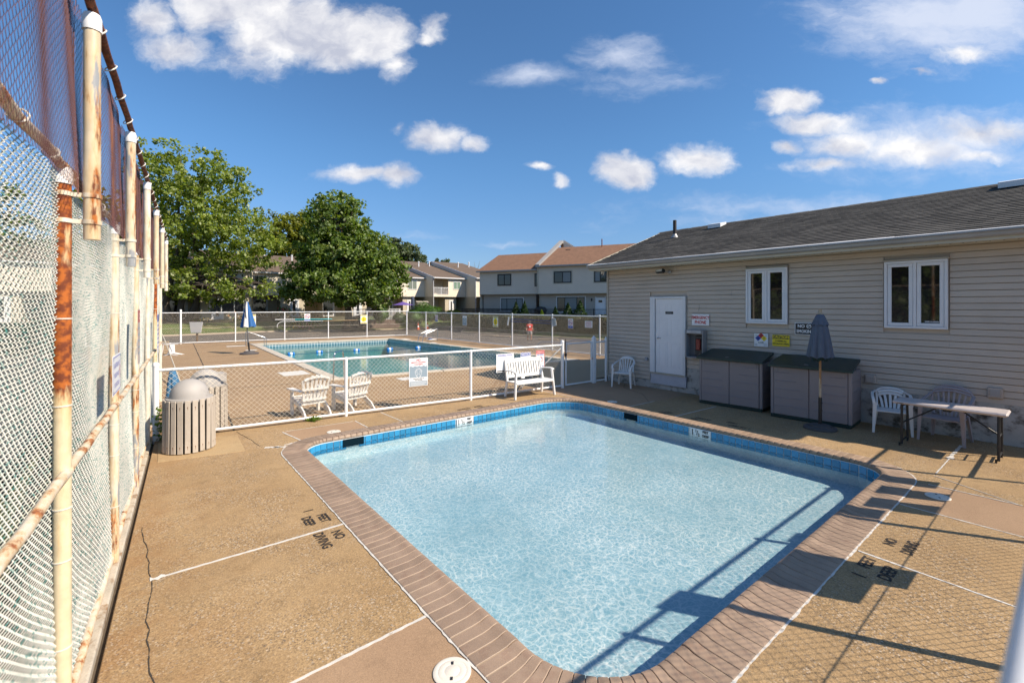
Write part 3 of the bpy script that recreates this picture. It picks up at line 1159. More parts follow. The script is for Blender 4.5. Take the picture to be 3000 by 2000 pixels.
br.inputs['Mortar'].default_value = (0.55, 0.6, 0.6, 1)
t_.links.new(tc.outputs['UV'], br.inputs['Vector'])
t_.links.new(br.outputs[0], p_.inputs['Base Color'])
p_.inputs['Roughness'].default_value = 0.2
BAND = m_
PLAS2 = pm('deep_pool_plaster', (0.36, 0.58, 0.60), 0.7, var=0.06, vs=.5)
b = MB()
b.v = [(x, y, -.08) for x, y in Q2] + [(x, y, -.42) for x, y in Q2]
b.f = [(i, (i + 1) % 4, 4 + (i + 1) % 4, 4 + i) for i in range(4)]
o = b.build('tile_band', BAND, sp)
uvl = o.data.uv_layers.new(name='UVMap')
for pl in o.data.polygons:
    for li in pl.loop_indices:
        v = o.data.vertices[o.data.loops[li].vertex_index].co
        uvl.data[li].uv = ((v.x + v.y) if abs(pl.normal.x) < .5 else v.y, v.z)
Q3_ = inset(Q0, .385)
b = MB()
b.v = [(x, y, -.40) for x, y in Q3_] + [(x, y, -1.15) for x, y in Q3_]
b.f = [(i, (i + 1) % 4, 4 + (i + 1) % 4, 4 + i) for i in range(4)] + [(7, 6, 5, 4)[::-1]]
b.build('basin', PLAS2, sp)
w2 = water_mat('swimming_pool_water', (0.36, 0.70, 0.74), (0.52, 0.84, 0.86), 2.2, 0.18, bs=3.5, dist=.03)
b = MB()
b.v = [(x, y, -.24) for x, y in Q2]
b.f = [(0, 1, 2, 3)]
tag(b.build('pool_water', w2), kind='structure')
MATB = flat('deck_marking_plate', (0.62, 0.60, 0.56), 0.7)
for (x, y, w_, d_) in [(3.85, 16.5, .8, 1.0), (3.9, 29.6, .9, .45), (4.15, 26.4, .5, .35), (13.55, 24.8, .6, .6), (13.6, 28.5, .5, .9), (6.5, 13.1, .9, .5)]:
    MB().box((x - w_ / 2, y - d_ / 2, 0), (x + w_ / 2, y + d_ / 2, .004)).build('depth_marking', MATB, dk)

# ================================================================== FENCES
RUSTP = rusty_paint('rusty_cream_paint', (0.72, 0.60, 0.42), 0.035, grey=0.03)
RUSTH = rusty_paint('heavily_rusted_paint', (0.76, 0.64, 0.42), 0.07, zg=.17, rust=((0.45, 0.12, 0.015), (0.16, 0.035, 0.01)))
RUSTL = rusty_paint('light_rust_paint', (0.78, 0.72, 0.60), 0.03, grey=0.05)
RUSTG = rusty_paint('rust_and_grey_paint', (0.74, 0.68, 0.54), 0.075, grey=0.11)
RUSTB = rusty_paint('brown_rust', (0.30, 0.11, 0.045), 0.25, rust=((0.22, 0.065, 0.02), (0.09, 0.025, 0.012)))
RAILP = rusty_paint('rust_flecked_rail', (0.76, 0.66, 0.52), 0.075, streak=False, rust=((0.45, 0.17, 0.05), (0.25, 0.08, 0.03)))
OLDW = pm('peeling_coated_wire', (0.66, 0.64, 0.56), 0.55, var=0.15, vs=3, col2=(0.06, 0.25, 0.22), c2=(0.50, 0.66), c2s=45)
RUSTW = pm('rusted_wire', (0.13, 0.055, 0.055), 0.8, var=0.3, vs=4, col2=(0.27, 0.105, 0.05), c2=(0.52, 0.68), c2s=3)
TIE = flat('wire_tie', (0.72, 0.68, 0.60), 0.5)
FARW = pm('far_fence_wire', (0.62, 0.55, 0.45), 0.5, var=0.1, vs=1)


def chain_mesh(w, h, d, r, mat, warp=None, sides=3, name='chain_link', dz=None, bulge=0.0):
    """woven wire: every wire zigzags down the panel and hooks its neighbours; x along, z up"""
    half = d / 2
    nw = int(w / half) + 1
    hz = (dz or d) / 2
    nr = int(h / hz)
    if bulge:
        nr *= 2
    j = np.arange(nr + 1)
    ang = np.arange(sides) * 2 * np.pi / sides
    V, F = [], []
    ring = np.arange(sides)
    nxt = (ring + 1) % sides
    base = 0
    for i in range(nw):
        if bulge:                                       # a flattened spiral: one slant in front, the other behind
            u = j / 2.0 + i
            ph = np.abs((u % 2) - 1)
            x = i * half - half * .5 + ph * half
        else:
            ph = (j + i) % 2
            x = i * half - half * .5 + ph * half
        x = np.clip(x, 0, w)
        y = bulge * np.sin(np.pi * u) if bulge else np.where(ph > 0, r * 1.1, -r * 1.1)
        z = j * (h / nr)
        if warp:
            dy, dx, dz = warp(x, z)
            x, y, z = x + dx, y + dy, z + dz
        vx = x[:, None] + r * np.cos(ang)[None]
        vy = y[:, None] + r * np.sin(ang)[None]
        vz = np.repeat(z[:, None], sides, 1)
        V.append(np.stack([vx, vy, vz], -1).reshape(-1, 3))
        o_ = base + (j[:-1] * sides)[:, None]
        f = np.stack([o_ + ring, o_ + nxt, o_ + sides + nxt, o_ + sides + ring], -1).reshape(-1, 4)
        F.append(f)
        base += (nr + 1) * sides
    V = np.concatenate(V)
    F = np.concatenate(F)
    me = np_mesh(name, V, F, mat)
    return me


def np_mesh(name, V, F, mat, smooth=False):
    me = bpy.data.meshes.new(name)
    k = F.shape[1]
    me.vertices.add(len(V))
    me.vertices.foreach_set('co', V.astype(np.float32).ravel())
    me.loops.add(F.size)
    me.loops.foreach_set('vertex_index', F.astype(np.int32).ravel())
    me.polygons.add(len(F))
    me.polygons.foreach_set('loop_start', (np.arange(len(F)) * k).astype(np.int32))
    me.polygons.foreach_set('loop_total', np.full(len(F), k, np.int32))
    if mat:
        me.materials.append(mat)
    me.update()
    me.validate()
    if smooth:
        me.shade_smooth()
    return me


# ------------------------------------------------------------------ the tall old fence on the left
tf = thing('chain_link_fence', 'tall rust-streaked chain link fence with leaning upper net along the left of the deck', 'fence', (-0.53, 0, 0), RD(90 - 3.262))
k_ = 1 / math.cos(math.atan(.057))
posts = [y * k_ for y in (-0.75, 1.27, 3.30, 5.33, 7.36, 9.40, 11.5, 13.6)]
mats = [RUSTP, RUSTP, RUSTH, RUSTG, RUSTG, RUSTL, RUSTH, RUSTL]
for x, m in zip(posts, mats):
    p = MB().tube([(x, 0, -.3), (x, 0, 2.93)], .037, 14).build('post', m, tf, True)
    MB().lathe([(.043, 2.90), (.043, 2.965), (.036, 2.985), (0, 2.99)], 14, Matrix.Translation((x, 0, 0))).build('post_cap', WPAINT, p, True)
    for z in (0.5, .95, 1.22, 1.75, 2.2):
        MB().lathe([(.0405, z), (.0405, z + .006)], 12, Matrix.Translation((x, 0, 0))).build('wire_tie', TIE, p, True)
exm = [RUSTP, RUSTP, RUSTP, RUSTG, RUSTL, RUSTP, RUSTP, RUSTL]
for x, m in zip(posts, exm):
    e = MB().tube([(x, -.115, 2.62), (x, -.115, 3.76)], .036, 14).build('extension_post', m, tf, True)
    MB().lathe([(.041, 3.73), (.041, 3.80), (.034, 3.82), (0, 3.825)], 14, Matrix.Translation((x, -.115, 0))).build('post_cap', WPAINT, e, True)
    for z in (2.70, 2.84):
        mb = MB().box((x - .012, -.115, z), (x + .012, 0, z + .022))
        mb.lathe([(.041, z), (.041, z + .022)], 14, Matrix.Translation((x, -.115, 0)))
        mb.lathe([(.041, z), (.041, z + .022)], 14, Matrix.Translation((x, 0, 0)))
        mb.build('clamp', RUSTL, e, True)
LX0, LX1 = posts[0], posts[-1]


def sag(a, b, z, n=10, dz=.012):
    return [(a + (b - a) * k / n, 0, z + dz * math.sin(k * 2.1)) for k in range(n + 1)]


for a, b_ in zip(posts[:-1], posts[1:]):
    MB().tube(sag(a, b_, 3.0, 8), .022, 10).build('top_rail', RAILP, tf, True)
    MB().tube([(p[0], -.02, p[2]) for p in sag(a, b_, 1.41, 8, .008)], .024, 10).build('middle_rail', RAILP, tf, True)
    MB().tube([(p[0], .02, p[2]) for p in sag(a, b_, .06, 8, .010)], .028, 10).build('bottom_rail', RAILP, tf, True)
    MB().tube([(p[0], -.115, p[2]) for p in sag(a, b_, 3.86, 8, .012)], .023, 10).build('net_rail', RUSTB, tf, True)
    for q in range(4):
        x = a + (b_ - a) * (q + .5) / 4 + random.uniform(-.06, .06)
        MB().tube([(x + .03 * math.cos(t), -.115 + .031 * math.sin(t), 3.845 + .034 * math.cos(t * 1.0 + .6)) for t in [k * .6 for k in range(12)]], .0042, 5).build('wire_tie', TIE, tf)
        MB().tube([(x + .02 * math.cos(t), .031 * math.sin(t), 3.0 + .031 * math.cos(t)) for t in [k * .6 for k in range(12)]], .004, 5).build('wire_tie', TIE, tf)


def warp_low(x, z):
    return 0.03 + 0.018 * np.sin(x * 2.6) * np.sin(z * 2.2 + x), 0.004 * np.sin(z * 9 + x * 3), 0.006 * np.sin(x * 7)


bay = posts[2] - posts[1]
lowm = chain_mesh(bay, 2.88, 0.058, 0.0027, OLDW, warp_low, 4, dz=.040, bulge=.009)
for a, b_ in zip(posts[:-1], posts[1:]):
    o = link('chain_link', lowm, tf, (a, 0, .08))
    o.scale = ((b_ - a) / bay, 1, 1)


def warp_net(x, z):
    bl = np.sin(z * 3.0)
    return -0.062 + 0.016 * np.sin(x * 3.1 + z * 1.5) * np.sin(z * 2.6) + .007 * np.sin(x * 9 + z * 3), 0.02 * np.sin(z * 5 + x * 2) + 0.008 * np.sin(x * 13), 0.012 * np.sin(x * 5.3 + z)


netm = chain_mesh(bay, 1.0, 0.042, 0.0013, RUSTW, warp_net, 3)
for a, b_ in zip(posts[:-1], posts[1:]):
    o = link('rust_net', netm, tf, (a, 0, 2.86))
    o.scale = ((b_ - a) / bay, 1, 1)


# ------------------------------------------------------------------ the low white fence across the deck
def fence_bays(root, pts, h, mesh_d, wire_r, post_r, rail_r, pm_, wm, names=('post', 'top_rail', 'bottom_rail', 'chain_link'), zb=.06, post_h=None, skip_posts=(), cap='dome', sides=3, twist=True):
    cache = {}
    for i, p in enumerate(pts):
        if i in skip_posts:
            continue
        ph = post_h[i] if post_h else h + .05
        pr = post_r[i] if isinstance(post_r, (list, tuple)) else post_r
        o = MB().tube([(p[0], p[1], -.05), (p[0], p[1], ph - .04)], pr, 12).build(names[0], pm_, root, True)
        if cap == 'point':
            MB().lathe([(pr * 1.15, ph - .05), (pr * 1.2, ph - .01), (pr * .7, ph + .03), (0, ph + .07)], 12, Matrix.Translation((p[0], p[1], 0))).build('post_cap', pm_, o, True)
        else:
            MB().lathe([(pr * 1.12, ph - .05), (pr * 1.12, ph - .015), (pr * .8, ph + .01), (0, ph + .018)], 12, Matrix.Translation((p[0], p[1], 0))).build('post_cap', pm_, o, True)
    for a, b_ in zip(pts[:-1], pts[1:]):
        a, b_ = Vector((a[0], a[1])), Vector((b_[0], b_[1]))
        L = (b_ - a).length
        an = math.atan2(b_.y - a.y, b_.x - a.x)
        MB().tube([(a.x, a.y, h), (b_.x, b_.y, h)], rail_r, 10).build(names[1], pm_, root, True)
        MB().tube([(a.x, a.y, zb), (b_.x, b_.y, zb)], rail_r * .95, 10).build(names[2], pm_, root, True)
        key = round(L, 1)
        if key not in cache:
            cache[key] = chain_mesh(key, h - zb + .03, mesh_d, wire_r, wm, None, sides)
        o = link(names[3], cache[key], root, (a.x, a.y, zb), (0, 0, an))
        o.scale = (L / key, 1, 1)


sf = thing('chain_link_fence', 'low white chain link fence crossing the deck between the two pools', 'fence', (0, 0, 0))
SFP = [(0.12, 9.72), (3.19, 9.42), (6.06, 9.13), (8.95, 8.93)]
fence_bays(sf, SFP, 1.18, .092, .0031, [.045, .032, .032, .045], .026, WPAINT, WMESH, post_h=[1.30, 1.2, 1.2, 1.30])
# wire knuckles standing above the top rail, small loops holding it
kn = MB()
for a, b_ in zip(SFP[:-1], SFP[1:]):
    L = math.hypot(b_[0] - a[0], b_[1] - a[1])
    q = int(L / .088)
    for k in range(q):
        t = (k + .5) / q
        x, y = a[0] + (b_[0] - a[0]) * t, a[1] + (b_[1] - a[1]) * t
        kn.tube([(x - .008, y - .027, 1.17), (x, y - .03, 1.212), (x + .008, y - .027, 1.17)], .003, 4, False)
tag(kn.build('wire_knuckles', WMESH, sf), kind='stuff')
GALV = flat('galvanised_pipe', (0.30, 0.31, 0.32), 0.45, 0.8)
MB().tube([(7.55, 9.06, .12), (8.93, 8.95, 1.12)], .02, 8).build('brace', GALV, sf, True)
WEED = leaf_mat('weed_leaf', (0.06, 0.12, 0.015), (0.16, 0.24, 0.03))
# gate and its posts
gt = thing('metal_gate', 'white chain link gate standing shut between pointed posts by the pool house corner', 'gate', (9.02, 8.97, 0), math.atan2(-.03, 1.15))
for x in (.11, 1.13):
    MB().tube([(x, 0, .04), (x, 0, 1.20)], .022, 10).build('stile', WPAINT, gt, True)
MB().tube([(.11, 0, 1.20), (1.13, 0, 1.20)], .022, 10).build('top_rail', WPAINT, gt, True)
MB().tube([(.11, 0, .055), (1.13, 0, .055)], .022, 10).build('bottom_rail', WPAINT, gt, True)
link('chain_link', chain_mesh(1.02, 1.13, .075, .002, WMESH), gt, (.11, 0, .06))
MB().tube([(.075, -.02, .82), (.075, -.02, 1.34)], .012, 8).build('hinge_rod', BLACK, gt, True)
MB().bbox((.04, -.045, .86), (.11, .0, .94), .01).build('hinge', BLACK, gt)
MB().bbox((1.12, -.04, .70), (1.17, .03, .76), .006).build('latch', STEEL, gt)
gp = thing('fence_post', 'tall white square fence post with a pointed cap on the latch side of the gate', 'post', (10.24, 8.92, 0))
MB().bbox((-.05, -.05, 0), (.05, .05, 1.31), .006).build('shaft', WPAINT, gp)
MB().add([(-.055, -.055, 1.31), (.055, -.055, 1.31), (.055, .055, 1.31), (-.055, .055, 1.31), (0, 0, 1.40)], [(0, 1, 4), (1, 2, 4), (2, 3, 4), (3, 0, 4), (3, 2, 1, 0)]).build('post_cap', WPAINT, gp)
g2 = thing('chain_link_fence', 'short white chain link infill between gate post and pool house wall', 'fence', (0, 0, 0))
fence_bays(g2, [(10.24, 8.92), (10.76, 8.90)], 1.19, .075, .002, .035, .022, WPAINT, WMESH, post_h=[1.2, 1.28], skip_posts=(0,), cap='point')

# ------------------------------------------------------------------ the far fence round the swimming pool
ff = thing('chain_link_fence', 'long white chain link fence behind the swimming pool along the road', 'fence', (0, 0, 0))
FFP = [(-2.6, 33.85), (1.57, 33.3), (4.33, 33.05), (7.08, 32.72), (9.75, 32.35), (12.35, 32.05), (15.3, 31.75)]
fence_bays(ff, FFP, 1.84, .10, .0036, [.035, .05, .034, .034, .034, .034, .05], .026, WPAINT, FARW, post_h=[1.86, 2.02, 1.86, 1.86, 1.86, 1.86, 1.9])
fr = thing('chain_link_fence', 'white chain link fence along the right of the swimming pool beside the car park', 'fence', (0, 0, 0))
FRP = [(15.3, 31.75), (15.45, 29.0), (15.55, 25.7), (15.65, 22.65), (15.75, 19.6), (15.83, 16.5), (15.9, 13.5), (15.97, 10.4)]
fence_bays(fr, FRP, 1.78, .10, .0036, .034, .026, WPAINT, FARW, skip_posts=(0,))
for root, P_ in ((ff, FFP), (fr, FRP)):
    for a, b_ in zip(P_[:-1], P_[1:]):
        MB().tube([(a[0], a[1], .93), ((a[0] + b_[0]) / 2, (a[1] + b_[1]) / 2, .90), (b_[0], b_[1], .93)], .006, 5).build('tension_wire', FARW, root)

# ------------------------------------------------------------------ the fence the photograph is taken over: only its shadow and a sliver of rail show
nf = thing('chain_link_fence', 'white chain link fence at the near edge, a sliver of rail in the corner', 'fence', (0, 0, 0))
NFP = [(1.95, .016), (4.35, .016), (6.75, .016), (9.02, .016), (10.8, .016)]
fence_bays(nf, NFP, 2.03, .088, .0024, .032, .022, WPAINT, WMESH, post_h=[2.07] * 5)
MB().tube([(0.15, .016, 2.03), (1.95, .016, 2.03)], .016, 10).build('top_rail', WPAINT, nf, True)
MB().tube([(9.02, .016, .95), (10.8, .016, .95)], .022, 8).build('middle_rail', WPAINT, nf, True)
MB().tube([(1.95, .016, 1.02), (9.02, .016, 1.02)], .005, 5).build('tension_wire', WMESH, nf)
back = [(4.86, 1.02, 5.26, 1.92, 'white rules board'), (5.26, .84, 5.64, 1.62, 'white lifeguard notice'), (6.82, 1.30, 7.14, 1.66, 'small square notice'),
        (7.20, .95, 7.58, 1.5, 'white hours board'), (7.78, .94, 8.12, 1.52, 'white warning board'), (8.31, 1.08, 8.62, 1.62, 'white swim notice')]
for (x0, z0, x1, z1, nm) in back:
    s_ = thing('sign', nm + ' tied to the near fence, seen only as a shadow on the deck', 'sign', (x0, .016, 0))
    MB().bbox((0, -.03, z0 * 1.118), (x1 - x0, -.026, z1 * 1.118), .001).build('board', SW, s_)

# ================================================================== POOL HOUSE
SID = pm('vinyl_siding', (0.53, 0.45, 0.37), 0.55, var=0.05, vs=2, rnd=0.035, col2=(0.49, 0.415, 0.335), c2=(0.5, 0.75), c2s=1.2)
TRIMW = flat('white_trim', (0.72, 0.72, 0.73), 0.45)
TAN = flat('tan_trim', (0.42, 0.375, 0.30), 0.5)
FOUND = pm('painted_foundation', (0.44, 0.42, 0.39), 0.8, var=0.15, vs=3, col2=(0.075, 0.065, 0.05), c2=(0.46, 0.68), c2s=4, stretch=(1, 1, 1.4), bump=0.5, bs=25)
SHIN = pm('roof_shingle', (0.064, 0.059, 0.052), 0.9, var=0.3, vs=1.0, rnd=0.42, fine=0.3, fs=90)
UNDER = flat('roof_underlay', (0.03, 0.028, 0.026), 0.9)
GUT = pm('aluminium_gutter', (0.34, 0.34, 0.34), 0.4, 0.3, var=0.12, vs=1.5)
SOFF = flat('soffit_cream', (0.52, 0.48, 0.38), 0.5)
GLASS = glass_mat('dark_window_glass', (0.010, 0.009, 0.012))
X = 10.92
Y0, Y1 = -0.75, 8.98
YE0, YE1 = -0.12, 9.28
ph = thing('pool_house', 'long single storey building with taupe siding and a dark shingle roof', 'building', (0, 0, 0))
# shell
b = MB()
XB = 17.7
b.v = [(X + .055, Y0, .64), (XB, Y0, .64), (XB, Y1, .64), (X + .055, Y1, .64), (X + .055, Y0, 3.42), (XB, Y0, 3.42), (XB, Y1, 3.42), (X + .055, Y1, 3.42), (14.3, Y0, 4.75), (14.3, Y1, 4.75)]
b.f = [(0, 4, 7, 3), (1, 2, 6, 5), (0, 1, 5, 8, 4), (3, 7, 9, 6, 2), (0, 3, 2, 1)]
b.build('wall', SID, ph)
b = MB().box((X + .012, 6.36, -.2), (XB, Y1 - .01, .20)).box((X + .012, Y0, -.2), (XB, 6.36, .66))
b.build('foundation', FOUND, ph)
# siding planks, each course split at door, windows and sheet ends
openings = [(6.36, 7.48, 0, 2.55), (3.96, 4.88, 1.84, 3.13), (1.41, 2.33, 1.83, 3.11)]
EXP = .1105
plank_cache = {}


def plank(y0, y1, z, h=EXP):
    key = (round(y1 - y0, 3), round(h, 3))
    if key not in plank_cache:
        L = y1 - y0
        mb = MB()
        pr = [(.024, 0.0), (-.018, 0.0), (-.019, .004), (-.006, h - .012), (-.004, h - .010), (.024, h - .010)]
        mb.v = [(x, 0, zz) for x, zz in pr] + [(x, L, zz) for x, zz in pr]
        m = len(pr)
        mb.f = [(i, i + 1, m + i + 1, m + i) for i in range(m - 1)] + [tuple(range(m - 1, -1, -1)), tuple(range(m, 2 * m))]
        plank_cache[key] = mb.mesh('siding_plank', SID)
    link('siding_plank', plank_cache[key], ph, (X + .028, y0, z))


z = .215
row = 0
while z < 3.31:
    h = min(EXP, 3.33 - z)
    lo_y = Y0 if z > .66 else 6.36
    if z < .66 and z + EXP > .66:
        lo_y = Y0
    iv = [(lo_y, Y1 - .03)]
    for (a, b_, za, zb_) in openings:
        if z + h > za + .01 and z < zb_ - .01:
            nv = []
            for (p, q) in iv:
                if b_ <= p or a >= q:
                    nv.append((p, q))
                else:
                    if a > p + .02:
                        nv.append((p, a))
                    if b_ < q - .02:
                        nv.append((b_, q))
            iv = nv
    for (p, q) in iv:
        if q - p > 3.0 and row % 2 == 0:
            c = p + (q - p) * random.uniform(.3, .7)
            plank(p, c - .0006, z, h)
            plank(c + .0006, q, z, h)
        else:
            plank(p, q, z, h)
    z += EXP
    row += 1
MB().bbox((X - .012, Y1 - .045, .18), (X + .07, Y1 + .012, 3.33), .004).build('corner_trim', TAN, ph)
# soffit, fascia, gutter
MB().box((10.47, YE0, 3.315), (X + .03, YE1, 3.33)).build('soffit', SOFF, ph)
sv = MB()
for k in range(60):
    y = YE0 + .08 + k * (YE1 - YE0 - .1) / 60
    sv.box((10.6, y, 3.312), (10.64, y + .02, 3.3148))
tag(sv.build('soffit_perforation', SBLK, ph), kind='stuff')
MB().box((10.44, YE0, 3.31), (10.468, YE1, 3.46)).build('fascia', SOFF, ph)
gpr = [(10.438, 3.36), (10.40, 3.36), (10.375, 3.385), (10.365, 3.43), (10.33, 3.445), (10.33, 3.475), (10.342, 3.475), (10.342, 3.455), (10.375, 3.44), (10.39, 3.39), (10.436, 3.37)]
b = MB()
b.v = [(x, YE0, z) for x, z in gpr] + [(x, YE1 + .02, z) for x, z in gpr]
m = len(gpr)
b.f = [(i, (i + 1) % m, m + (i + 1) % m, m + i) for i in range(m)] + [tuple(range(m - 1, -1, -1)), tuple(range(m, 2 * m))]
b.build('gutter', GUT, ph)
DRIP = flat('drip_edge_white', (0.74, 0.74, 0.74), 0.4)
b = MB()
yy = YE0
while yy < YE1 - .05:
    y2 = min(YE1 + .02, yy + 1.1)
    t = random.uniform(0, .012) + (.02 if 1.0 < yy < 4.5 else 0)
    b.add([(10.335, yy + .002, 3.478), (10.335, y2 - .002, 3.478), (10.47 + t, y2 - .002, 3.50 + t * .4), (10.47 + t, yy + .002, 3.50 + t * .4),
           (10.335, yy + .002, 3.472), (10.335, y2 - .002, 3.472), (10.47 + t, y2 - .002, 3.494), (10.47 + t, yy + .002, 3.494)],
          [(0, 1, 2, 3), (7, 6, 5, 4), (0, 4, 5, 1), (1, 5, 6, 2), (2, 6, 7, 3), (3, 7, 4, 0)])
    yy = y2
b.build('gutter_guard', DRIP, ph)
# roof deck and shingles
ES, RS = Vector((10.40, 0, 3.455)), Vector((14.3, 0, 4.86))
sl = (RS - ES)
SLEN = sl.length
sd = sl.normalized()
nr_ = Vector((-sd.z, 0, sd.x))
b = MB()
b.v = [(10.42, YE0, 3.465), (10.42, YE1, 3.465), (14.3, YE1, 4.855), (14.3, YE0, 4.855), (18.2, YE1, 3.465), (18.2, YE0, 3.465),
       (10.42, YE0, 3.40), (10.42, YE1, 3.40), (14.3, YE1, 4.77), (14.3, YE0, 4.77), (18.2, YE1, 3.40), (18.2, YE0, 3.40)]
b.f = [(0, 3, 2, 1), (3, 5, 4, 2), (6, 7, 8, 9), (9, 8, 10, 11), (0, 1, 7, 6), (1, 2, 8, 7), (2, 4, 10, 8), (4, 5, 11, 10), (5, 3, 9, 11), (3, 0, 6, 9)]
roof = b.build('roof', UNDER, ph)
MB().box((X, Y0 - .02, 3.40), (17.9, YE0, 3.46)).build('low_roof', UNDER, ph)
ROWH = .142
nrow = int(SLEN / ROWH)
TW = .305
tabs = []
for i in range(nrow + 1):
    off = (i % 3) * TW / 3 + random.uniform(-.01, .01)
    y = YE0 - off
    while y < YE1:
        a, c = max(y, YE0), min(y + TW - .006, YE1)
        if c - a > .05:
            p = ES + sd * (i * ROWH)
            tabs.append((math.hypot(p.x, (a + c) / 2), i, a, c))
        y += TW
tabs.sort()


def tab_geo(mb, i, a, c):
    p0 = ES + sd * (i * ROWH) + nr_ * .022
    p1 = ES + sd * min(i * ROWH + ROWH * 1.25, SLEN) + nr_ * .006
    t = random.uniform(-.003, .003)
    mb.add([(p0.x, a, p0.z + t), (p0.x, c, p0.z - t), (p1.x, c, p1.z), (p1.x, a, p1.z), (p0.x + .005, a, p0.z - .019), (p0.x + .005, c, p0.z - .019)],
           [(0, 3, 2, 1), (0, 1, 5, 4), (0, 4, 3), (1, 2, 5)])


st = MB()
for k, (d, i, a, c) in enumerate(tabs):
    if k < 300:
        mb = MB()
        tab_geo(mb, i, a, c)
        mb.build('shingle', SHIN, roof)
    else:
        tab_geo(st, i, a, c)
SHIN2 = pm('roof_shingles_many', (0.064, 0.059, 0.052), 0.9, var=0.3, vs=1.0, fine=0.3, fs=90)
_t = SHIN2.node_tree
_geo = N(_t, 'ShaderNodeNewGeometry')
_p = _t.nodes['Principled BSDF']
_src = _p.inputs['Base Color'].links[0].from_socket
_t.links.new(mixc(_t, 1.0, _src, mrange(_t, _geo.outputs['Random Per Island'], 0, 1, .58, 1.42, False), 'MULTIPLY'), _p.inputs['Base Color'])
tag(st.build('shingles', SHIN2, roof), kind='stuff')
y = YE0
while y < YE1:
    mb = MB()
    h = random.uniform(.0, .008)
    mb.add([(14.13, y, 4.815 + h), (14.13, y + .28, 4.815 + h), (14.3, y + .28, 4.885 + h), (14.3, y, 4.885 + h), (14.47, y + .28, 4.815 + h), (14.47, y, 4.815 + h),
            (14.13, y, 4.80), (14.3, y, 4.868)], [(0, 3, 2, 1), (3, 5, 4, 2), (0, 6, 7, 3)])
    mb.build('ridge_cap', SHIN, roof)
    y += .2
MB().box((10.40, YE1 + .001, 3.36), (10.44, YE1 + .021, 3.5)).build('rake_end', SOFF, ph)
b = MB()
b.add([(10.41, YE1 + .002, 3.36), (14.3, YE1 + .002, 4.76), (14.3, YE1 + .002, 4.88), (10.41, YE1 + .002, 3.49), (10.41, YE1 + .025, 3.36), (14.3, YE1 + .025, 4.76), (14.3, YE1 + .025, 4.88), (10.41, YE1 + .025, 3.49)],
      [(0, 1, 2, 3), (7, 6, 5, 4), (3, 2, 6, 7), (4, 5, 1, 0)])
b.build('rake_board', SOFF, ph)
# plumbing vent and roof vents
PVC = flat('dark_vent_pipe', (0.035, 0.028, 0.026), 0.6)
v = MB().tube([(13.1, 8.05, 4.42), (13.1, 8.05, 4.98)], .055, 12).build('vent_pipe', PVC, ph, True)
MB().lathe([(.13, -.03), (.075, .05), (.058, .09)], 14, Matrix.Translation((13.1, 8.05, 4.45))).build('flashing', GUT, v, True)
for (x, y) in ((13.85, 7.05), (13.9, .85)):
    mb = MB()
    zz = 3.455 + (x - 10.4) * .3603
    mb.add([(x - .2, y - .2, zz - .03), (x - .2, y + .2, zz - .03), (x + .17, y + .2, zz + .10), (x + .17, y - .2, zz + .10), (x - .2, y - .2, zz + .09), (x - .2, y + .2, zz + .09), (x + .17, y + .2, zz + .17), (x + .17, y - .2, zz + .17)],
           [(0, 4, 5, 1), (4, 7, 6, 5), (0, 3, 7, 4), (1, 5, 6, 2), (3, 2, 6, 7)])
    mb.build('roof_vent', DRIP, ph)

# door
DOORW = pm('door_white', (0.78, 0.77, 0.78), 0.4, var=0.05, vs=2)
door = MB().bbox((X - .006, 6.475, .45), (X + .03, 7.285, 2.45), .004).build('door', DOORW, ph)
fr_ = MB().bbox((X - .045, 7.30, .41), (X + .03, 7.45, 2.51), .005).bbox((X - .045, 6.39, .41), (X + .03, 6.465, 2.51), .005).bbox((X - .043, 6.467, 2.452), (X + .03, 7.298, 2.508), .005)
fr_.build('door_frame', TRIMW, door)
for (ya, yb, za, zb_) in [(6.56, 6.83, 2.02, 2.33), (6.93, 7.20, 2.02, 2.33), (6.56, 6.83, 1.42, 1.92), (6.93, 7.20, 1.42, 1.92), (6.56, 6.83, .62, 1.30), (6.93, 7.20, .62, 1.30)]:
    mb = MB()
    w = .022
    mb.bar((X - .007, ya, za + w / 2), (X - .007, yb, za + w / 2), .008, w)
    mb.bar((X - .007, ya, zb_ - w / 2), (X - .007, yb, zb_ - w / 2), .008, w)
    mb.bar((X - .0065, ya + w / 2, za + w), (X - .0065, ya + w / 2, zb_ - w), w, .008, (1, 0, 0))
    mb.bar((X - .0065, yb - w / 2, za + w), (X - .0065, yb - w / 2, zb_ - w), w, .008, (1, 0, 0))
    mb.bbox((X - .010, ya + .05, za + .05), (X - .005, yb - .05, zb_ - .05), .004)
    mb.build('door_panel', DOORW, door)
mb = MB().lathe([(.03, 0), (.03, .01), (.012, .014), (.012, .05)], 14, Matrix.Translation((X - .006, 7.215, 1.39)) @ Matrix.Rotation(RD(-90), 4, 'Y'))
mb.tube([(X - .05, 7.215, 1.39), (X - .055, 7.16, 1.392), (X - .05, 7.10, 1.385)], .010, 8)
mb.build('handle', STEEL, door, True)
b = MB().bbox((X - .011, 6.75, 2.042), (X - .0062, 6.985, 2.112), .001).build('name_plate', SBLK, door)
MB().box((X - .0116, 6.80, 2.082), (X - .0112, 6.95, 2.09)).build('lettering', SGREY, b)
MB().bbox((X - .03, 6.37, .13), (X + .06, 7.44, .405), .006).build('door_step', pm('step_panel', (0.46, 0.47, 0.52), 0.5, var=0.1, vs=3), ph)
MB().box((X - .05, 6.40, .407), (X + .02, 7.44, .45)).build('threshold', TAN, ph)


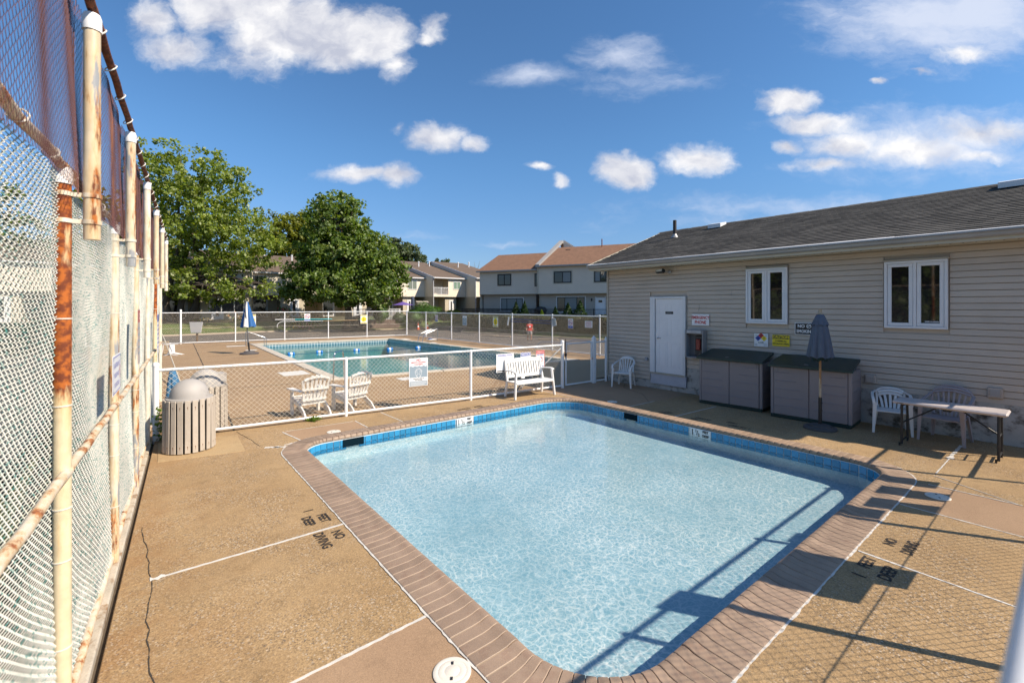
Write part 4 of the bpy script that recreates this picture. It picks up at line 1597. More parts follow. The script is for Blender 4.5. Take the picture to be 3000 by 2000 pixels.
def casement(yc, zc, w, h):
    r = MB()
    yl, yr, z0, z1 = yc + w / 2, yc - w / 2, zc - h / 2, zc + h / 2
    t = .045
    r.bbox((X - .05, yr, z0), (X + .02, yl, z0 + t), .005).bbox((X - .05, yr, z1 - t), (X + .02, yl, z1), .005)
    r.bbox((X - .049, yr, z0 + t), (X + .02, yr + t, z1 - t), .005).bbox((X - .049, yl - t, z0 + t), (X + .02, yl, z1 - t), .005)
    r.bbox((X - .048, yc - .022, z0 + t), (X + .02, yc + .022, z1 - t), .005)
    win = r.build('window', TAN if False else TRIMW, ph)
    MB().bbox((X - .068, yr - .02, z1 + .001), (X + .02, yl + .02, z1 + .03), .004).build('window_head', TAN, win)
    for (a, c) in ((yr + t + .003, yc - .025), (yc + .025, yl - t - .003)):
        s = .06
        mb = MB().bbox((X - .035, a, z0 + t + .003), (X + .01, c, z0 + t + s), .006).bbox((X - .035, a, z1 - t - s), (X + .01, c, z1 - t - .003), .006)
        mb.bbox((X - .0345, a, z0 + t + s), (X + .01, a + s, z1 - t - s), .006).bbox((X - .0345, c - s, z0 + t + s), (X + .01, c, z1 - t - s), .006)
        mb.build('sash', TRIMW, win)
        MB().box((X - .012, a + s - .002, z0 + t + s - .002), (X - .004, c - s + .002, z1 - t - s + .002)).build('pane', GLASS, win)
    return win


casement(4.42, 2.485, .88, 1.25)
w2_ = casement(1.87, 2.47, .88, 1.24)
pl = MB().box((X - .0145, 1.53, 1.955), (X - .0125, 1.75, 2.005)).build('window_sticker', SBLK, w2_)
me = text_mesh('WiFi Available', .034, SW, 0, .001, .95)
me.transform(Matrix.Translation((X - .0152, 1.64, 1.98)) @ Matrix(((0, 0, -1, 0), (-1, 0, 0, 0), (0, 1, 0, 0), (0, 0, 0, 1))))
link('lettering', me, w2_)
# dryer vents, conduit box, wires
VENTM = flat('vent_hood_tan', (0.44, 0.38, 0.33), 0.5)
for (yc, zc) in ((2.525, .855), (.865, .83)):
    r = MB().bbox((X - .03, yc - .09, zc - .09), (X + .02, yc + .09, zc + .09), .012).build('wall_vent', VENTM, ph)
    for k in range(3):
        MB().add([(X - .034, yc - .055, zc - .05 + k * .038), (X - .034, yc + .055, zc - .05 + k * .038), (X - .050, yc + .055, zc - .052 + k * .038), (X - .050, yc - .055, zc - .052 + k * .038),
                  (X - .032, yc - .055, zc - .015 + k * .038), (X - .032, yc + .055, zc - .015 + k * .038)], [(0, 1, 2, 3), (3, 2, 5, 4), (0, 3, 4), (1, 5, 2)]).build('louvre', VENTM, r)
MB().bbox((X - .045, 7.54, .73), (X + .02, 7.63, .82), .008).build('socket_box', flat('socket_grey', (0.35, 0.35, 0.37), 0.5), ph)
MB().tube([(X - .02, 6.02, 2.30), (X - .03, 6.01, 2.22), (X - .022, 6.03, 2.14)], .003, 5).build('loose_wire', SBLK, ph)
MB().tube([(X - .02, 5.2, 2.62), (X - .024, 5.205, 2.5)], .002, 5).build('loose_wire', SBLK, ph)
MB().tube([(10.86, 6.65, 3.31), (10.85, 6.65, 3.24), (10.86, 6.63, 3.2)], .006, 6).build('hanging_wire', TAN, ph)

# floodlight, camera
fl = thing('floodlight', 'black floodlight under the eaves above the white door', 'floodlight', (X - .02, 6.85, 3.17))
MB().lathe([(.05, 0), (.05, .03), (.03, .05)], 14, Matrix.Rotation(RD(-90), 4, 'Y')).build('mount', GUT, fl, True)
MB().tube([(-.04, 0, 0), (-.12, .05, 0), (-.15, .10, .02)], .015, 8).build('arm', GUT, fl, True)
M_ = Matrix.Translation((-.19, .16, .02)) @ Matrix.Rotation(RD(-15), 4, 'Z') @ Matrix.Rotation(RD(25), 4, 'Y')
MB().bbox((-.05, -.14, -.05), (.05, .14, .05), .015, M_).build('housing', BLACK, fl)
MB().bbox((-.053, -.11, -.035), (-.0505, .11, .035), .001, M_).build('lens', flat('lamp_lens', (0.62, 0.60, 0.52), 0.2), fl)
cm = thing('security_camera', 'white dome security camera under the far corner of the eaves', 'camera', (10.80, 9.06, 3.31))
MB().lathe([(.05, 0), (.055, -.03), (.05, -.05)], 16).build('base', TRIMW, cm, True)
MB().lathe([(.048, -.05), (.05, -.08), (.035, -.115), (0, -.125)], 16).build('shell', TRIMW, cm, True)
MB().lathe([(0, -.035), (.022, -.03), (.026, 0)], 12, Matrix.Translation((-.03, -.01, -.095)) @ Matrix.Rotation(RD(65), 4, 'Y')).build('eye', BLACK, cm, True)

# ------------------------------------------------------------------ signs on the wall
WRZ = RD(-90)


def sign(name, label, y, z, w, h, base=SW, loc=None, rz=WRZ, cat='sign', group=None, r=.01, thick=.004):
    t = thing(name, label, cat, loc or (X + .006, y, z), rz, group)
    MB().bbox((-w / 2, -thick - .02, -h / 2), (w / 2, -.02, h / 2), .002).build('board', base, t)
    return t


YF = -.0255


def panel(t, x0, z0, x1, z1, m, y=YF, name='panel'):
    MB().add([(x0, y, z0), (x1, y, z0), (x1, y, z1), (x0, y, z1)], [(0, 1, 2, 3)]).build(name, m, t)


def words(t, s_, x, z, size, m, bold=.0, sx=1.0, y=YF - .001):
    upright_text(s_, size, m, t, x, z, y, bold, sx)


em = sign('emergency_sign', 'white sign reading EMERGENCY PHONE in red above the phone box', 5.985, 1.91, .46, .285)
words(em, 'EMERGENCY', 0, .055, .102, SRED, .0035, .80)
words(em, 'PHONE', 0, -.065, .112, SRED, .0035, .80)
nf_ = sign('hazard_sign', 'white sign with red, blue and yellow hazard diamond left of the yellow caution sign', 4.53, 1.485, .30, .30)
for (cx_, cz_, m_) in ((0, .075 + .03, SRED), (-.065, .04, SBLUE), (.065, .04, SYEL), (0, -.025, SW)):
    q = .064
    MB().add([(cx_ - q, YF, cz_), (cx_, YF, cz_ - q), (cx_ + q, YF, cz_), (cx_, YF, cz_ + q)], [(0, 1, 2, 3)]).build('diamond', m_, nf_)
for (s_, x_, z_, m_) in (('0', 0, .105, SBLK), ('2', -.065, .04, SBLK), ('1', .065, .04, SBLK)):
    words(nf_, s_, x_, z_, .075, m_, .002)
words(nf_, 'COR', 0, -.055, .055, SBLK, .001)
for k in range(5):
    panel(nf_, -.13, .125 - k * .014, -.075, .129 - k * .014, SGREY)
    panel(nf_, .075, .125 - k * .014, .13, .129 - k * .014, SGREY)
    panel(nf_, -.13, -.09 - k * .011, -.085, -.086 - k * .011, SGREY)
    panel(nf_, .06, -.075 - k * .013, .13, -.071 - k * .013, SGREY)
ca = sign('caution_sign', 'yellow sign reading CAUTION CHEMICAL STORAGE AREA above the storage boxes', 4.115, 1.50, .35, .25, SYEL)
panel(ca, -.165, .035, .165, .115, SBLK)
words(ca, 'CAUTION', 0, .075, .074, SYEL, .003, .98, YF - .002)
words(ca, 'CHEMICAL', 0, -.015, .052, SBLK, .0015, .95)
words(ca, 'STORAGE AREA', 0, -.075, .052, SBLK, .0015, .86)
ns = sign('no_smoking_sign', 'black sign reading NO SMOKING, partly behind the folded grey umbrella', 3.64, 1.775, .40, .26, SW)
panel(ns, -.187, -.117, .187, .117, SBLK)
words(ns, 'NO', -.075, .055, .09, SW, .003, .95, YF - .002)
words(ns, 'SMOKING', 0, -.055, .088, SW, .003, .83, YF - .002)
disc(.045, .07, .058, YF - .002, .035).build('symbol', SW, ns)
stroke([(.035, .03), (.105, .086)], .009, YF - .003).build('symbol', SW, ns)
stroke([(.04, .062), (.10, .062)], .008, YF - .0026).build('symbol', SW, ns)
# phone box
pb = thing('phone_box', 'grey metal emergency phone hood with a red phone beside the door', 'phone box', (X, 6.06, .95), WRZ)
GREYM = pm('phone_hood_grey', (0.27, 0.26, 0.26), 0.5, var=0.15, vs=5)
hw, hh, dp = .24, .71, .20
b = MB()
b.bbox((-hw, -dp, 0), (-hw + .03, .0, hh), .01).bbox((hw - .03, -dp, 0), (hw, 0, hh), .01)
b.bbox((-hw + .03, -dp + .001, hh - .10), (hw - .03, 0, hh), .01).bbox((-hw + .03, -dp + .001, 0), (hw - .03, 0, .03), .008)
b.build('hood', GREYM, pb)
MB().box((-hw + .03, -.02, .03), (hw - .03, -.005, hh - .10)).build('back_plate', flat('phone_back', (0.12, 0.12, 0.13), 0.5), pb)
MB().bbox((-.03, -.08, .06), (.17, -.021, .56), .008).build('phone_body', SBLK, pb)
MB().bbox((.0, -.115, .20), (.12, -.081, .48), .02).build('handset', flat('red_phone', (0.20, 0.012, 0.01), 0.35), pb)
MB().bbox((-hw + .05, -dp - .003, hh - .085), (hw - .05, -dp, hh - .02), .002).build('nameplate', flat('pale_plate', (0.45, 0.44, 0.44), 0.5), pb)
upright_text('Phone', .05, GREYM, pb, 0, hh - .055, -dp - .004, .0005, 1.2)

# ================================================================== FURNITURE BY THE WALL
PLT = flat('taupe_plastic', (0.36, 0.31, 0.32), 0.45)


def mono_chair(name, label, loc, rz, m, back_h=.82, style='fan', arm=.63, w=.54):
    """stackable plastic garden chair: front towards -y"""
    t = thing(name, label, 'chair', (loc[0], loc[1], 0), rz, 'plastic stacking chairs by the pool house')
    hw = w / 2
    # seat: dished sheet
    s = MB()
    nx, ny = 8, 8
    for lay in (0, 1):
        for j in range(ny + 1):
            v = j / ny
            for i in range(nx + 1):
                u = i / nx * 2 - 1
                y = -.22 + .44 * v
                hwid = (hw - .045) * (1 - .10 * v)
                z = .415 - .03 * v - .022 * (1 - u * u) * math.sin(math.pi * min(1, v * 1.1)) - (.025 * (1 - v / .15) ** 2 if v < .15 else 0) - lay * .012
                s.v.append((u * hwid, y, z))
    K = (nx + 1) * (ny + 1)
    for j in range(ny):
        for i in range(nx):
            a = j * (nx + 1) + i
            s.f.append((a, a + 1, a + nx + 2, a + nx + 1))
            s.f.append((K + a, K + a + nx + 1, K + a + nx + 2, K + a + 1))
    for i in range(nx):
        s.f.append((i, K + i, K + i + 1, i + 1))
        a = ny * (nx + 1) + i
        s.f.append((a, a + 1, K + a + 1, K + a))
    for j in range(ny):
        a = j * (nx + 1)
        s.f.append((a, a + nx + 1, K + a + nx + 1, K + a))
        a += nx
        s.f.append((a, K + a, K + a + nx + 1, a + nx + 1))
    s.build('seat', m, t, True)
    # back: arched frame and slats on a curved plane
    def bp(x, z):
        v = (z - .39) / (back_h - .39)
        return Vector((x, .20 + .13 * v - .05 * (1 - (x / hw) ** 2) + .05, z))
    fr = MB()
    pts = []
    top_w = hw * (.80 if style != 'wide' else .98)
    for k in range(17):
        a = math.pi * k / 16
        zz = .62 + (back_h - .62) * math.sin(a) ** .75
        pts.append(bp(math.cos(a) * top_w * (.92 + .08 * math.sin(a)), zz))
    base = [bp(hw * .72, .40), bp(top_w * .90, .52)]
    path = base + pts + [bp(-top_w * .90, .52), bp(-hw * .72, .40)]
    for a, b_ in zip(path[:-1], path[1:]):
        pass
    fr.tube(path, .019, 8)
    if style == 'fan':
        fr.tube([bp(x, .70 + .06 * math.cos(x * 5)) for x in np.linspace(-top_w * .8, top_w * .8, 9)], .02, 8)
        fr.tube([bp(x, .775 - x * x * 1.2) for x in np.linspace(-top_w * .55, top_w * .55, 9)], .024, 8)
    elif style == 'wide':
        fr.tube([bp(x, back_h - .045 - x * x * 1.0) for x in np.linspace(-top_w * .8, top_w * .8, 9)], .028, 8)
        fr.tube([bp(x, back_h - .09 - x * x * 1.0) for x in np.linspace(-top_w * .8, top_w * .8, 9)], .022, 8)
    else:
        fr.tube([bp(x, back_h - .05 - x * x * 1.4) for x in np.linspace(-top_w * .8, top_w * .8, 9)], .030, 8)
        fr.tube([bp(x, back_h - .10 - x * x * 1.4) for x in np.linspace(-top_w * .8, top_w * .8, 9)], .022, 8)
    fr.build('back_frame', m, t, True)
    ns_ = 5 if style == 'low' else 6
    for k in range(ns_):
        u = (k - (ns_ - 1) / 2) / ((ns_ - 1) / 2)
        sp_ = .75 if style == 'fan' else .62
        zt = (.76 if style == 'fan' else back_h - .09) - .05 * u * u
        a, mid_, c = bp(u * hw * .40, .39), bp(u * hw * (.40 + sp_) / 2, .55), bp(u * hw * sp_, zt)
        mb = MB()
        wd = .036 if style == 'low' else .026
        for p, q in ((a, mid_), (mid_, c)):
            mb.bar(p, q, wd, .009, (0, 1, .2))
        mb.build('back_slat', m, t)
    # arms and legs
    for sg in (-1, 1):
        p = [bp(sg * top_w * .93, min(arm + .09, back_h - .06)), Vector((sg * hw * .99, .13, arm + .03)), Vector((sg * hw, .0, arm)), Vector((sg * hw, -.15, arm - .01)), Vector((sg * hw * .97, -.22, arm - .045)), Vector((sg * hw * .94, -.235, arm - .11))]
        mb = MB()
        for a, b_ in zip(p[:-1], p[1:]):
            mb.bar(a, b_ + (b_ - a).normalized() * .006, .046, .018, (0, .25, 1) if a.z > arm - .02 else (0, -1, .2), .004)
        mb.build('arm', m, t)
        for (top, bot, fwd_) in ((Vector((sg * hw * .92, -.225, arm - .09)), Vector((sg * hw * 1.0, -.245, 0)), -1), (Vector((sg * hw * .74, .22, .42)), Vector((sg * hw * .88, .30, 0)), 1)):
            l = MB()
            n_ = 6
            for k in range(n_ + 1):
                f = k / n_
                c = top.lerp(bot, f)
                wv = .062 - .028 * f
                ci = .006 + .0
                ax, ay = sg * wv * .62, wv
                yb = -fwd_ * .0
                # L-shaped section
                for (ox, oy) in ((0, 0), (-sg * wv, 0), (-sg * wv, -fwd_ * .008), (-sg * .009, -fwd_ * .009), (-sg * .008, -fwd_ * wv), (0, -fwd_ * wv)):
                    l.v.append((c.x + ox + sg * wv * .35, c.y + oy + fwd_ * wv * .35, c.z))
            for k in range(n_):
                for i in range(6):
                    j = (i + 1) % 6
                    l.f.append((k * 6 + i, k * 6 + j, (k + 1) * 6 + j, (k + 1) * 6 + i))
            l.f.append(tuple(range(6)))
            l.f.append(tuple(n_ * 6 + i for i in range(6)))
            l.build('leg', m, t)
    return t


mono_chair('garden_chair', 'white plastic chair with a fan back beside the gate and the pool house corner', (10.47, 8.02), RD(-69), WHITE, .80, 'fan', .62)
mono_chair('garden_chair', 'white plastic chair with a low rounded back at the end of the folding table', (10.48, 2.12), RD(-75), WHITE, .74, 'low', .63)
mono_chair('garden_chair', 'taupe plastic chair with a high arched back behind the folding table', (10.45, 1.40), RD(-97), PLT, .90, 'wide', .66, .58)

# storage boxes
SHEDB = pm('storage_box_taupe', (0.265, 0.225, 0.225), 0.5, var=0.06, vs=2)
LIDG = pm('storage_lid_green', (0.006, 0.030, 0.028), 0.42, var=0.15, vs=3)


def storage(label, loc, rz, w=1.38, d=.76):
    t = thing('storage_box', label, 'storage box', (loc[0], loc[1], 0), rz, 'plastic storage boxes against the pool house')
    hw = w / 2
    MB().bbox((-hw + .01, .005, 0), (hw - .01, d, .075), .012).build('base', LIDG, t)
    bd = MB()
    bd.bbox((hw - .07, .012, .06), (hw - .005, d - .02, 1.04), .012).bbox((-hw + .005, .012, .06), (-hw + .07, d - .02, 1.04), .012)
    bd.bbox((-hw + .07, d - .09, .06), (hw - .07, d - .021, 1.06), .01)
    for sg in (-1, 1):
        for k in range(4):
            z = .26 + k * .195
            xx = sg * (hw - .002)
            bd.box((min(xx, xx + sg * .005), .05, z), (max(xx, xx + sg * .005), d - .06, z + .012))
    bd.build('side_wall', SHEDB, t)
    for sg in (-1, 1):
        x0, x1 = (-hw + .072, -.004) if sg < 0 else (.004, hw - .072)
        dr = MB().bbox((x0, 0, .072), (x1, .05, 1.03), .010).build('door', SHEDB, t)
        L = x1 - x0
        for k in range(5):
            z = .25 + k * .165
            f = .55 + .42 * (4 - k) / 4 if k < 4 else .45
            a, b_ = (x0 + .01, x0 + L * f) if sg < 0 else (x1 - L * f, x1 - .01)
            MB().add([(a, -.001, z), (b_, -.001, z), (b_, -.008, z + .006), (a, -.008, z + .006), (a, -.001, z + .02), (b_, -.001, z + .02)], [(0, 1, 2, 3), (3, 2, 5, 4), (0, 3, 4), (1, 5, 2)]).build('rib', SHEDB, dr)
    ld = MB()
    # bowed lid sloping down to the front
    n_ = 10
    for lay, dz in ((0, 0), (1, -.05)):
        for j in range(5):
            v = j / 4
            for i in range(n_ + 1):
                u = i / n_ * 2 - 1
                y = -.075 + (d + .05) * v - (.035 * (1 - u * u) if v < .01 else 0)
                z = 1.075 + .15 * v ** .8 + .012 * (1 - u * u) + dz * (1 if 0 < v else .8)
                ld.v.append((u * (hw + .025 - .04 * v), y, z))
    K = (n_ + 1) * 5
    for j in range(4):
        for i in range(n_):
            a = j * (n_ + 1) + i
            ld.f.append((a, a + 1, a + n_ + 2, a + n_ + 1))
            ld.f.append((K + a, K + a + n_ + 1, K + a + n_ + 2, K + a + 1))
    for i in range(n_):
        ld.f.append((i, K + i, K + i + 1, i + 1))
        a = 4 * (n_ + 1) + i
        ld.f.append((a, a + 1, K + a + 1, K + a))
    for j in range(4):
        a = j * (n_ + 1)
        ld.f.append((a, a + n_ + 1, K + a + n_ + 1, K + a))
        a += n_
        ld.f.append((a, K + a, K + a + n_ + 1, a + n_ + 1))
    lid_ = ld.build('lid', LIDG, t, True)
    MB().lathe([(.03, 0), (.03, .004), (.022, .008), (0, .009)], 16, Matrix.Translation((-.05, .02, 1.112)) @ Matrix.Diagonal((1.3, .8, 1, 1))).build('badge', GUT, lid_, True)
    for sg in (-1, 1):
        MB().bbox((sg * (hw - .13) - .02, -.012, .93), (sg * (hw - .13) + .02, -.0005, 1.02), .004).build('hasp', SHEDB, t)
    return t


storage('taupe storage box with dark green lid, next to the phone box', (10.135, 4.89), RD(-86.0))
storage('taupe storage box with dark green lid, behind the folded grey umbrella', (10.04, 3.29), RD(-86.5))

# folded grey umbrella on its round base
um = thing('umbrella', 'folded slate grey umbrella on a wooden pole in a round base', 'umbrella', (9.69, 2.99, 0))
CONC = pm('umbrella_base_grey', (0.085, 0.075, 0.072), 0.7, var=0.15, vs=6)
MB().lathe([(.265, 0), (.265, .028), (.25, .042), (.17, .052), (.165, .075), (.10, .088), (.04, .095), (0, .096)], 40).build('base', CONC, um, True)
st_ = MB().tube([(0, 0, .09), (0, 0, .58)], .029, 14).build('base_tube', BLACK, um, True)
for z in (.33, .47):
    MB().lathe([(.014, 0), (.014, .03), (0, .034)], 10, Matrix.Translation((.028, -.01, z)) @ Matrix.Rotation(RD(90), 4, 'Y')).build('knob', BLACK, st_, True)
WOODP = pm('weathered_wood_pole', (0.34, 0.17, 0.065), 0.6, var=0.2, vs=4, stretch=(1, 1, .4), col2=(0.46, 0.36, 0.24), c2=(0.5, 0.6), c2s=5)
MB().tube([(0, 0, .58), (0, 0, 2.12)], .020, 12).build('pole', WOODP, um, True)
MB().lathe([(.03, 2.06), (.04, 2.11), (.036, 2.14), (.026, 2.15), (.030, 2.17), (.022, 2.20), (0, 2.215)], 14).build('finial', WOODP, um, True)
SLATE = pm('slate_canvas', (0.095, 0.115, 0.155), 0.85, var=0.1, vs=5, fine=0.06, fs=200)


def folded_canopy(name, parent, ztop, zbot, rtop, rbot, mats_, panels=8, pleat=.30, flare=1.0, seed=1):
    """hanging folds: a star-section cone, deeper folds towards the hem"""
    rr = random.Random(seed)
    n_, m_ = panels * 10, 14
    mb = MB()
    ph_ = [rr.uniform(-.25, .25) for _ in range(panels)]
    dp = [rr.uniform(.7, 1.2) for _ in range(panels)]
    for j in range(m_ + 1):
        v = j / m_
        for i in range(n_):
            a = 2 * math.pi * i / n_
            p = i / 10
            k = int(p) % panels
            f = p - int(p)
            fold = math.sin(math.pi * f)
            R_ = rtop + (rbot - rtop) * v ** flare
            r_ = R_ * (1 - pleat * dp[k] * (1 - fold) * (.25 + .75 * v)) + .004
            a2 = a + ph_[k] * v * .25 * fold
            z = ztop + (zbot - ztop) * v + (.05 * fold - .02) * v * v * .8
            mb.v.append((r_ * math.cos(a2), r_ * math.sin(a2), z))
    for j in range(m_):
        for i in range(n_):
            i2 = (i + 1) % n_
            mb.f.append((j * n_ + i, (j + 1) * n_ + i, (j + 1) * n_ + i2, j * n_ + i2))
    mb.f.append(tuple(range(n_)))
    me = mb.mesh(name, mats_[0], 'all')
    if len(mats_) > 1:
        for m in mats_[1:]:
            me.materials.append(m)
        for q, pl_ in enumerate(me.polygons):
            pl_.material_index = ((q % n_) // 10) % len(mats_)
    return link(name, me, parent)


folded_canopy('canopy', um, 2.08, 1.31, .07, .215, [SLATE], 8, .30, .8, 3)
cp_ = folded_canopy('canopy_cap', um, 2.105, 1.90, .055, .135, [SLATE], 8, .22, .9, 4)
GREENC = pm('dark_green_canvas', (0.012, 0.035, 0.032), 0.85)
folded_canopy('inner_canopy', um, 1.60, 1.25, .05, .12, [GREENC], 6, .3, 1, 9)

# folding table
tb = thing('folding_table', 'long narrow folding table with black legs against the pool house wall', 'table', (9.77, 1.275, 0), RD(-90))
TOPM = pm('table_top_plastic', (0.52, 0.46, 0.44), 0.5, var=0.06, vs=4)
MB().bbox((-.65, -.24, .675), (.645, .24, .725), .02).build('tabletop', TOPM, tb)
MB().box((-.58, -.2415, .688), (-.50, -.2402, .697)).build('badge', SBLK, tb)
for sx_ in (-.53, .55):
    l = MB()
    for sy in (-.20, .20):
        l.tube([(sx_, sy * .9, .68), (sx_, sy, .35), (sx_, sy, .03)], .017, 8)
    l.tube([(sx_, -.20, .08), (sx_, .20, .08)], .013, 8)
    l.tube([(sx_, -.18, .64), (sx_, .18, .64)], .013, 8)
    l.tube([(sx_ - .025, -.2, .0), (sx_ - .025, -.2, .05)], .014, 6).tube([(sx_ + .0, .2, .0), (sx_ + .0, .2, .05)], .014, 6)
    l.build('leg_frame', BLACK, tb, True)
    q = -1 if sx_ > 0 else 1
    MB().tube([(sx_, 0, .36), (sx_ + q * .22, 0, .52), (sx_ + q * .42, 0, .67)], .011, 8).build('brace', BLACK, tb, True)
    MB().tube([(sx_, -.195, .36), (sx_, .195, .36)], .010, 8).build('crossbar', BLACK, tb, True)
MB().bbox((-.05, -.15, .63), (.05, .15, .676), .01).build('centre_rail', BLACK, tb)

# ================================================================== THINGS ON AND BY THE LOW FENCE
WORN = pm('worn_white_paint', (0.72, 0.70, 0.66), 0.6, var=0.14, vs=9, col2=(0.56, 0.52, 0.46), c2=(0.54, 0.72), c2s=12, rnd=.06)


def adirondack(label, loc, rz, sc_=1.0):
    """low slatted garden chair: front towards -y"""
    t = thing('adirondack_chair', label, 'chair', (loc[0], loc[1], 0), rz, 'white adirondack chairs by the swimming pool')
    m = WORN
    # back slats fan out and end on a curve
    for k in range(7):
        u = (k - 3) / 3
        p0 = Vector((u * .19, .17, .27))
        hgt = .60 - .10 * u * u
        p1 = p0 + Vector((u * .08, .17 * hgt / .55, hgt))
        MB().bar(p0, p1, .053, .014, (0, 1, -.3), .004).build('back_slat', m, t)
    for z, w_, in ((.36, .24), (.58, .27), (.78, .25)):
        y = .17 + (z - .27) * .31 + .018
        pts = [(x, y - .0 + .02 * (1 - (x / w_) ** 2), z + (.05 if z > .7 else 0) * (1 - (x / w_) ** 2)) for x in np.linspace(-w_, w_, 7)]
        mb = MB()
        for a, b_ in zip(pts[:-1], pts[1:]):
            mb.bar(a, b_, .024, .045)
        mb.build('back_rail', m, t)
    for k in range(6):
        f = k / 5
        y = -.30 + .47 * f
        MB().bbox((-.25, y - .036, .355 - .10 * f), (.25, y + .036, .373 - .10 * f), .004).build('seat_slat', m, t)
    for sg in (-1, 1):
        x = sg * .27
        MB().bar((x, -.28, 0), (x, -.28, .53), .05, .085, (0, 1, 0), .006).build('front_leg', m, t)
        mb = MB()
        q = [(x * .93, -.31, .325), (x * .93, .05, .25), (x * .93, .30, .12), (x * .93, .42, 0)]
        for a, b_ in zip(q[:-1], q[1:]):
            mb.bar(a, Vector(b_) + (Vector(b_) - Vector(a)).normalized() * .01, .03, .095)
        mb.build('rear_leg', m, t)
        MB().prism(ccw([(x - sg * .045, .24), (x - sg * .05, -.10), (x - sg * .055, -.36), (x + sg * .08, -.36), (x + sg * .07, -.05), (x + sg * .02, .24)]), .53, .55, .004).build('arm', m, t)
    return t


adirondack('white adirondack chair facing the pool, the one further from the bench', (2.66, 10.02), RD(186))
adirondack('white adirondack chair facing the pool, the one nearer the bench', (3.52, 10.0), RD(196))

# bench
bn = thing('garden_bench', 'white plastic garden bench with a slatted back against the low fence', 'bench', (7.52, 8.66, 0), RD(-5.2))
hw = .60
for sg in (-1, 1):
    MB().bar((sg * (hw + .005), -.245, 0), (sg * (hw - .05), -.20, .66), .045, .062, (0, 1, 0), .008).build('front_leg', WHITE, bn)
    mb = MB()
    for a, b_ in (((sg * (hw - .03), .26, 0), (sg * (hw - .05), .19, .40)), ((sg * (hw - .05), .19, .395), (sg * (hw - .06), .30, .90))):
        mb.bar(a, b_, .05, .055, (0, 1, 0), .008)
    mb.build('rear_leg', WHITE, bn)
    mb = MB()
    q = [(sg * (hw - .05), .26, .64), (sg * (hw - .01), .10, .665), (sg * (hw + .0), -.10, .675), (sg * (hw - .02), -.225, .655)]
    for a, b_ in zip(q[:-1], q[1:]):
        mb.bar(a, b_, .062, .028, (0, 0, 1), .006)
    mb.build('arm', WHITE, bn)
# seat: long slats, dipping in the middle of the front
for k in range(5):
    y = -.22 + k * .088
    mb = MB()
    xs_ = np.linspace(-hw + .03, hw - .03, 7)
    for a, b_ in zip(xs_[:-1], xs_[1:]):
        za, zb_ = [.405 - .012 * k / 4 - .018 * (1 - (q / hw) ** 2) for q in (a, b_)]
        mb.bar((a, y, za), (b_, y, zb_), .080, .024)
    mb.build('seat_slat', WHITE, bn)
MB().bbox((-hw + .04, -.262, .355), (hw - .04, -.235, .40), .006).build('seat_apron', WHITE, bn)


def bb(x, z):
    return Vector((x, .205 + (z - .42) * .21, z))


mb = MB()
mb.bar(bb(-hw + .06, .50), bb(hw - .06, .50), .03, .075, (0, .2, 1), .006)
mb.build('lower_rail', WHITE, bn)
mb = MB()
xs_ = np.linspace(-hw + .045, hw - .045, 9)
for a, b_ in zip(xs_[:-1], xs_[1:]):
    mb.bar(bb(a, .855 + .035 * (1 - (a / hw) ** 2)), bb(b_, .855 + .035 * (1 - (b_ / hw) ** 2)), .036, .10, (0, .2, 1))
mb.build('top_rail', WHITE, bn)
for k in range(14):
    x = (k - 6.5) * .079
    MB().bar(bb(x, .53), bb(x, .84 + .02 * (1 - (x / hw) ** 2)), .050, .016, (0, 1, -.2)).build('back_slat', WHITE, bn)
MB().bar(bb(-.06, .42), bb(-.06, .47), .10, .016, (0, 1, -.2)).build('back_slat', WHITE, bn)


# signs hung on the low fence
def fz(x):
    pts = SFP
    for a, b_ in zip(pts[:-1], pts[1:]):
        if a[0] <= x <= b_[0]:
            f = (x - a[0]) / (b_[0] - a[0])
            return a[1] + f * (b_[1] - a[1]), math.atan2(b_[1] - a[1], b_[0] - a[0])
    return 9, 0


y_, a_ = fz(4.73)
s1 = sign('breath_holding_sign', 'grey and white sign against breath holding contests on the low fence', 0, 0, .44, .625, SW, (4.73, y_ - .02, .79), a_)
words(s1, 'NO', 0, .265, .062, SRED, .002)
words(s1, 'BREATH HOLDING', 0, .215, .042, SRED, .001, .95)
words(s1, 'CONTESTS', 0, .168, .042, SRED, .001, .95)
pts = [(-.205, .12 + .008 * math.sin(k)) for k in range(1)]
mb = MB()
top = [(-.205 + .41 * k / 20, .128 + .010 * math.sin(k * 1.3)) for k in range(21)]
mb.add([(x, YF, z) for x, z in top] + [(.205, YF, -.118), (-.205, YF, -.118)], [tuple(list(range(21))[::-1] + [22, 21])])
mb.build('panel', SGREY, s1)
face = [(.075 * math.cos(a) * (1.0 if math.sin(a) > 0 else .9), -.015 + (.075 if math.sin(a) > 0 else .11) * math.sin(a)) for a in np.linspace(0, 2 * math.pi, 25)]
stroke(face, .006, YF - .001).build('symbol', SW, s1)
for k in range(9):
    a = math.pi * (k + .5) / 9
    stroke([(.075 * math.cos(a), -.015 + .075 * math.sin(a)), (.09 * math.cos(a + .12), -.005 + .10 * math.sin(a + .08))], .006, YF - .001).build('symbol', SW, s1)
for sg in (-1, 1):
    stroke([(sg * .02, .01), (sg * .04, .018), (sg * .058, .008)], .005, YF - .001).build('symbol', SW, s1)
    disc(.008, sg * .035, -.008, YF - .001).build('symbol', SW, s1)
    stroke([(sg * .006, -.03), (sg * .03, -.06), (sg * .045, -.085), (sg * .02, -.11)], .006, YF - .001).build('symbol', SW, s1)
words(s1, 'Long breath holding can', 0, -.145, .031, SBLK, .0005, .9)
words(s1, 'cause drowning', 0, -.175, .031, SBLK, .0005, .9)
panel(s1, -.205, -.30, .205, -.20, SGREY)
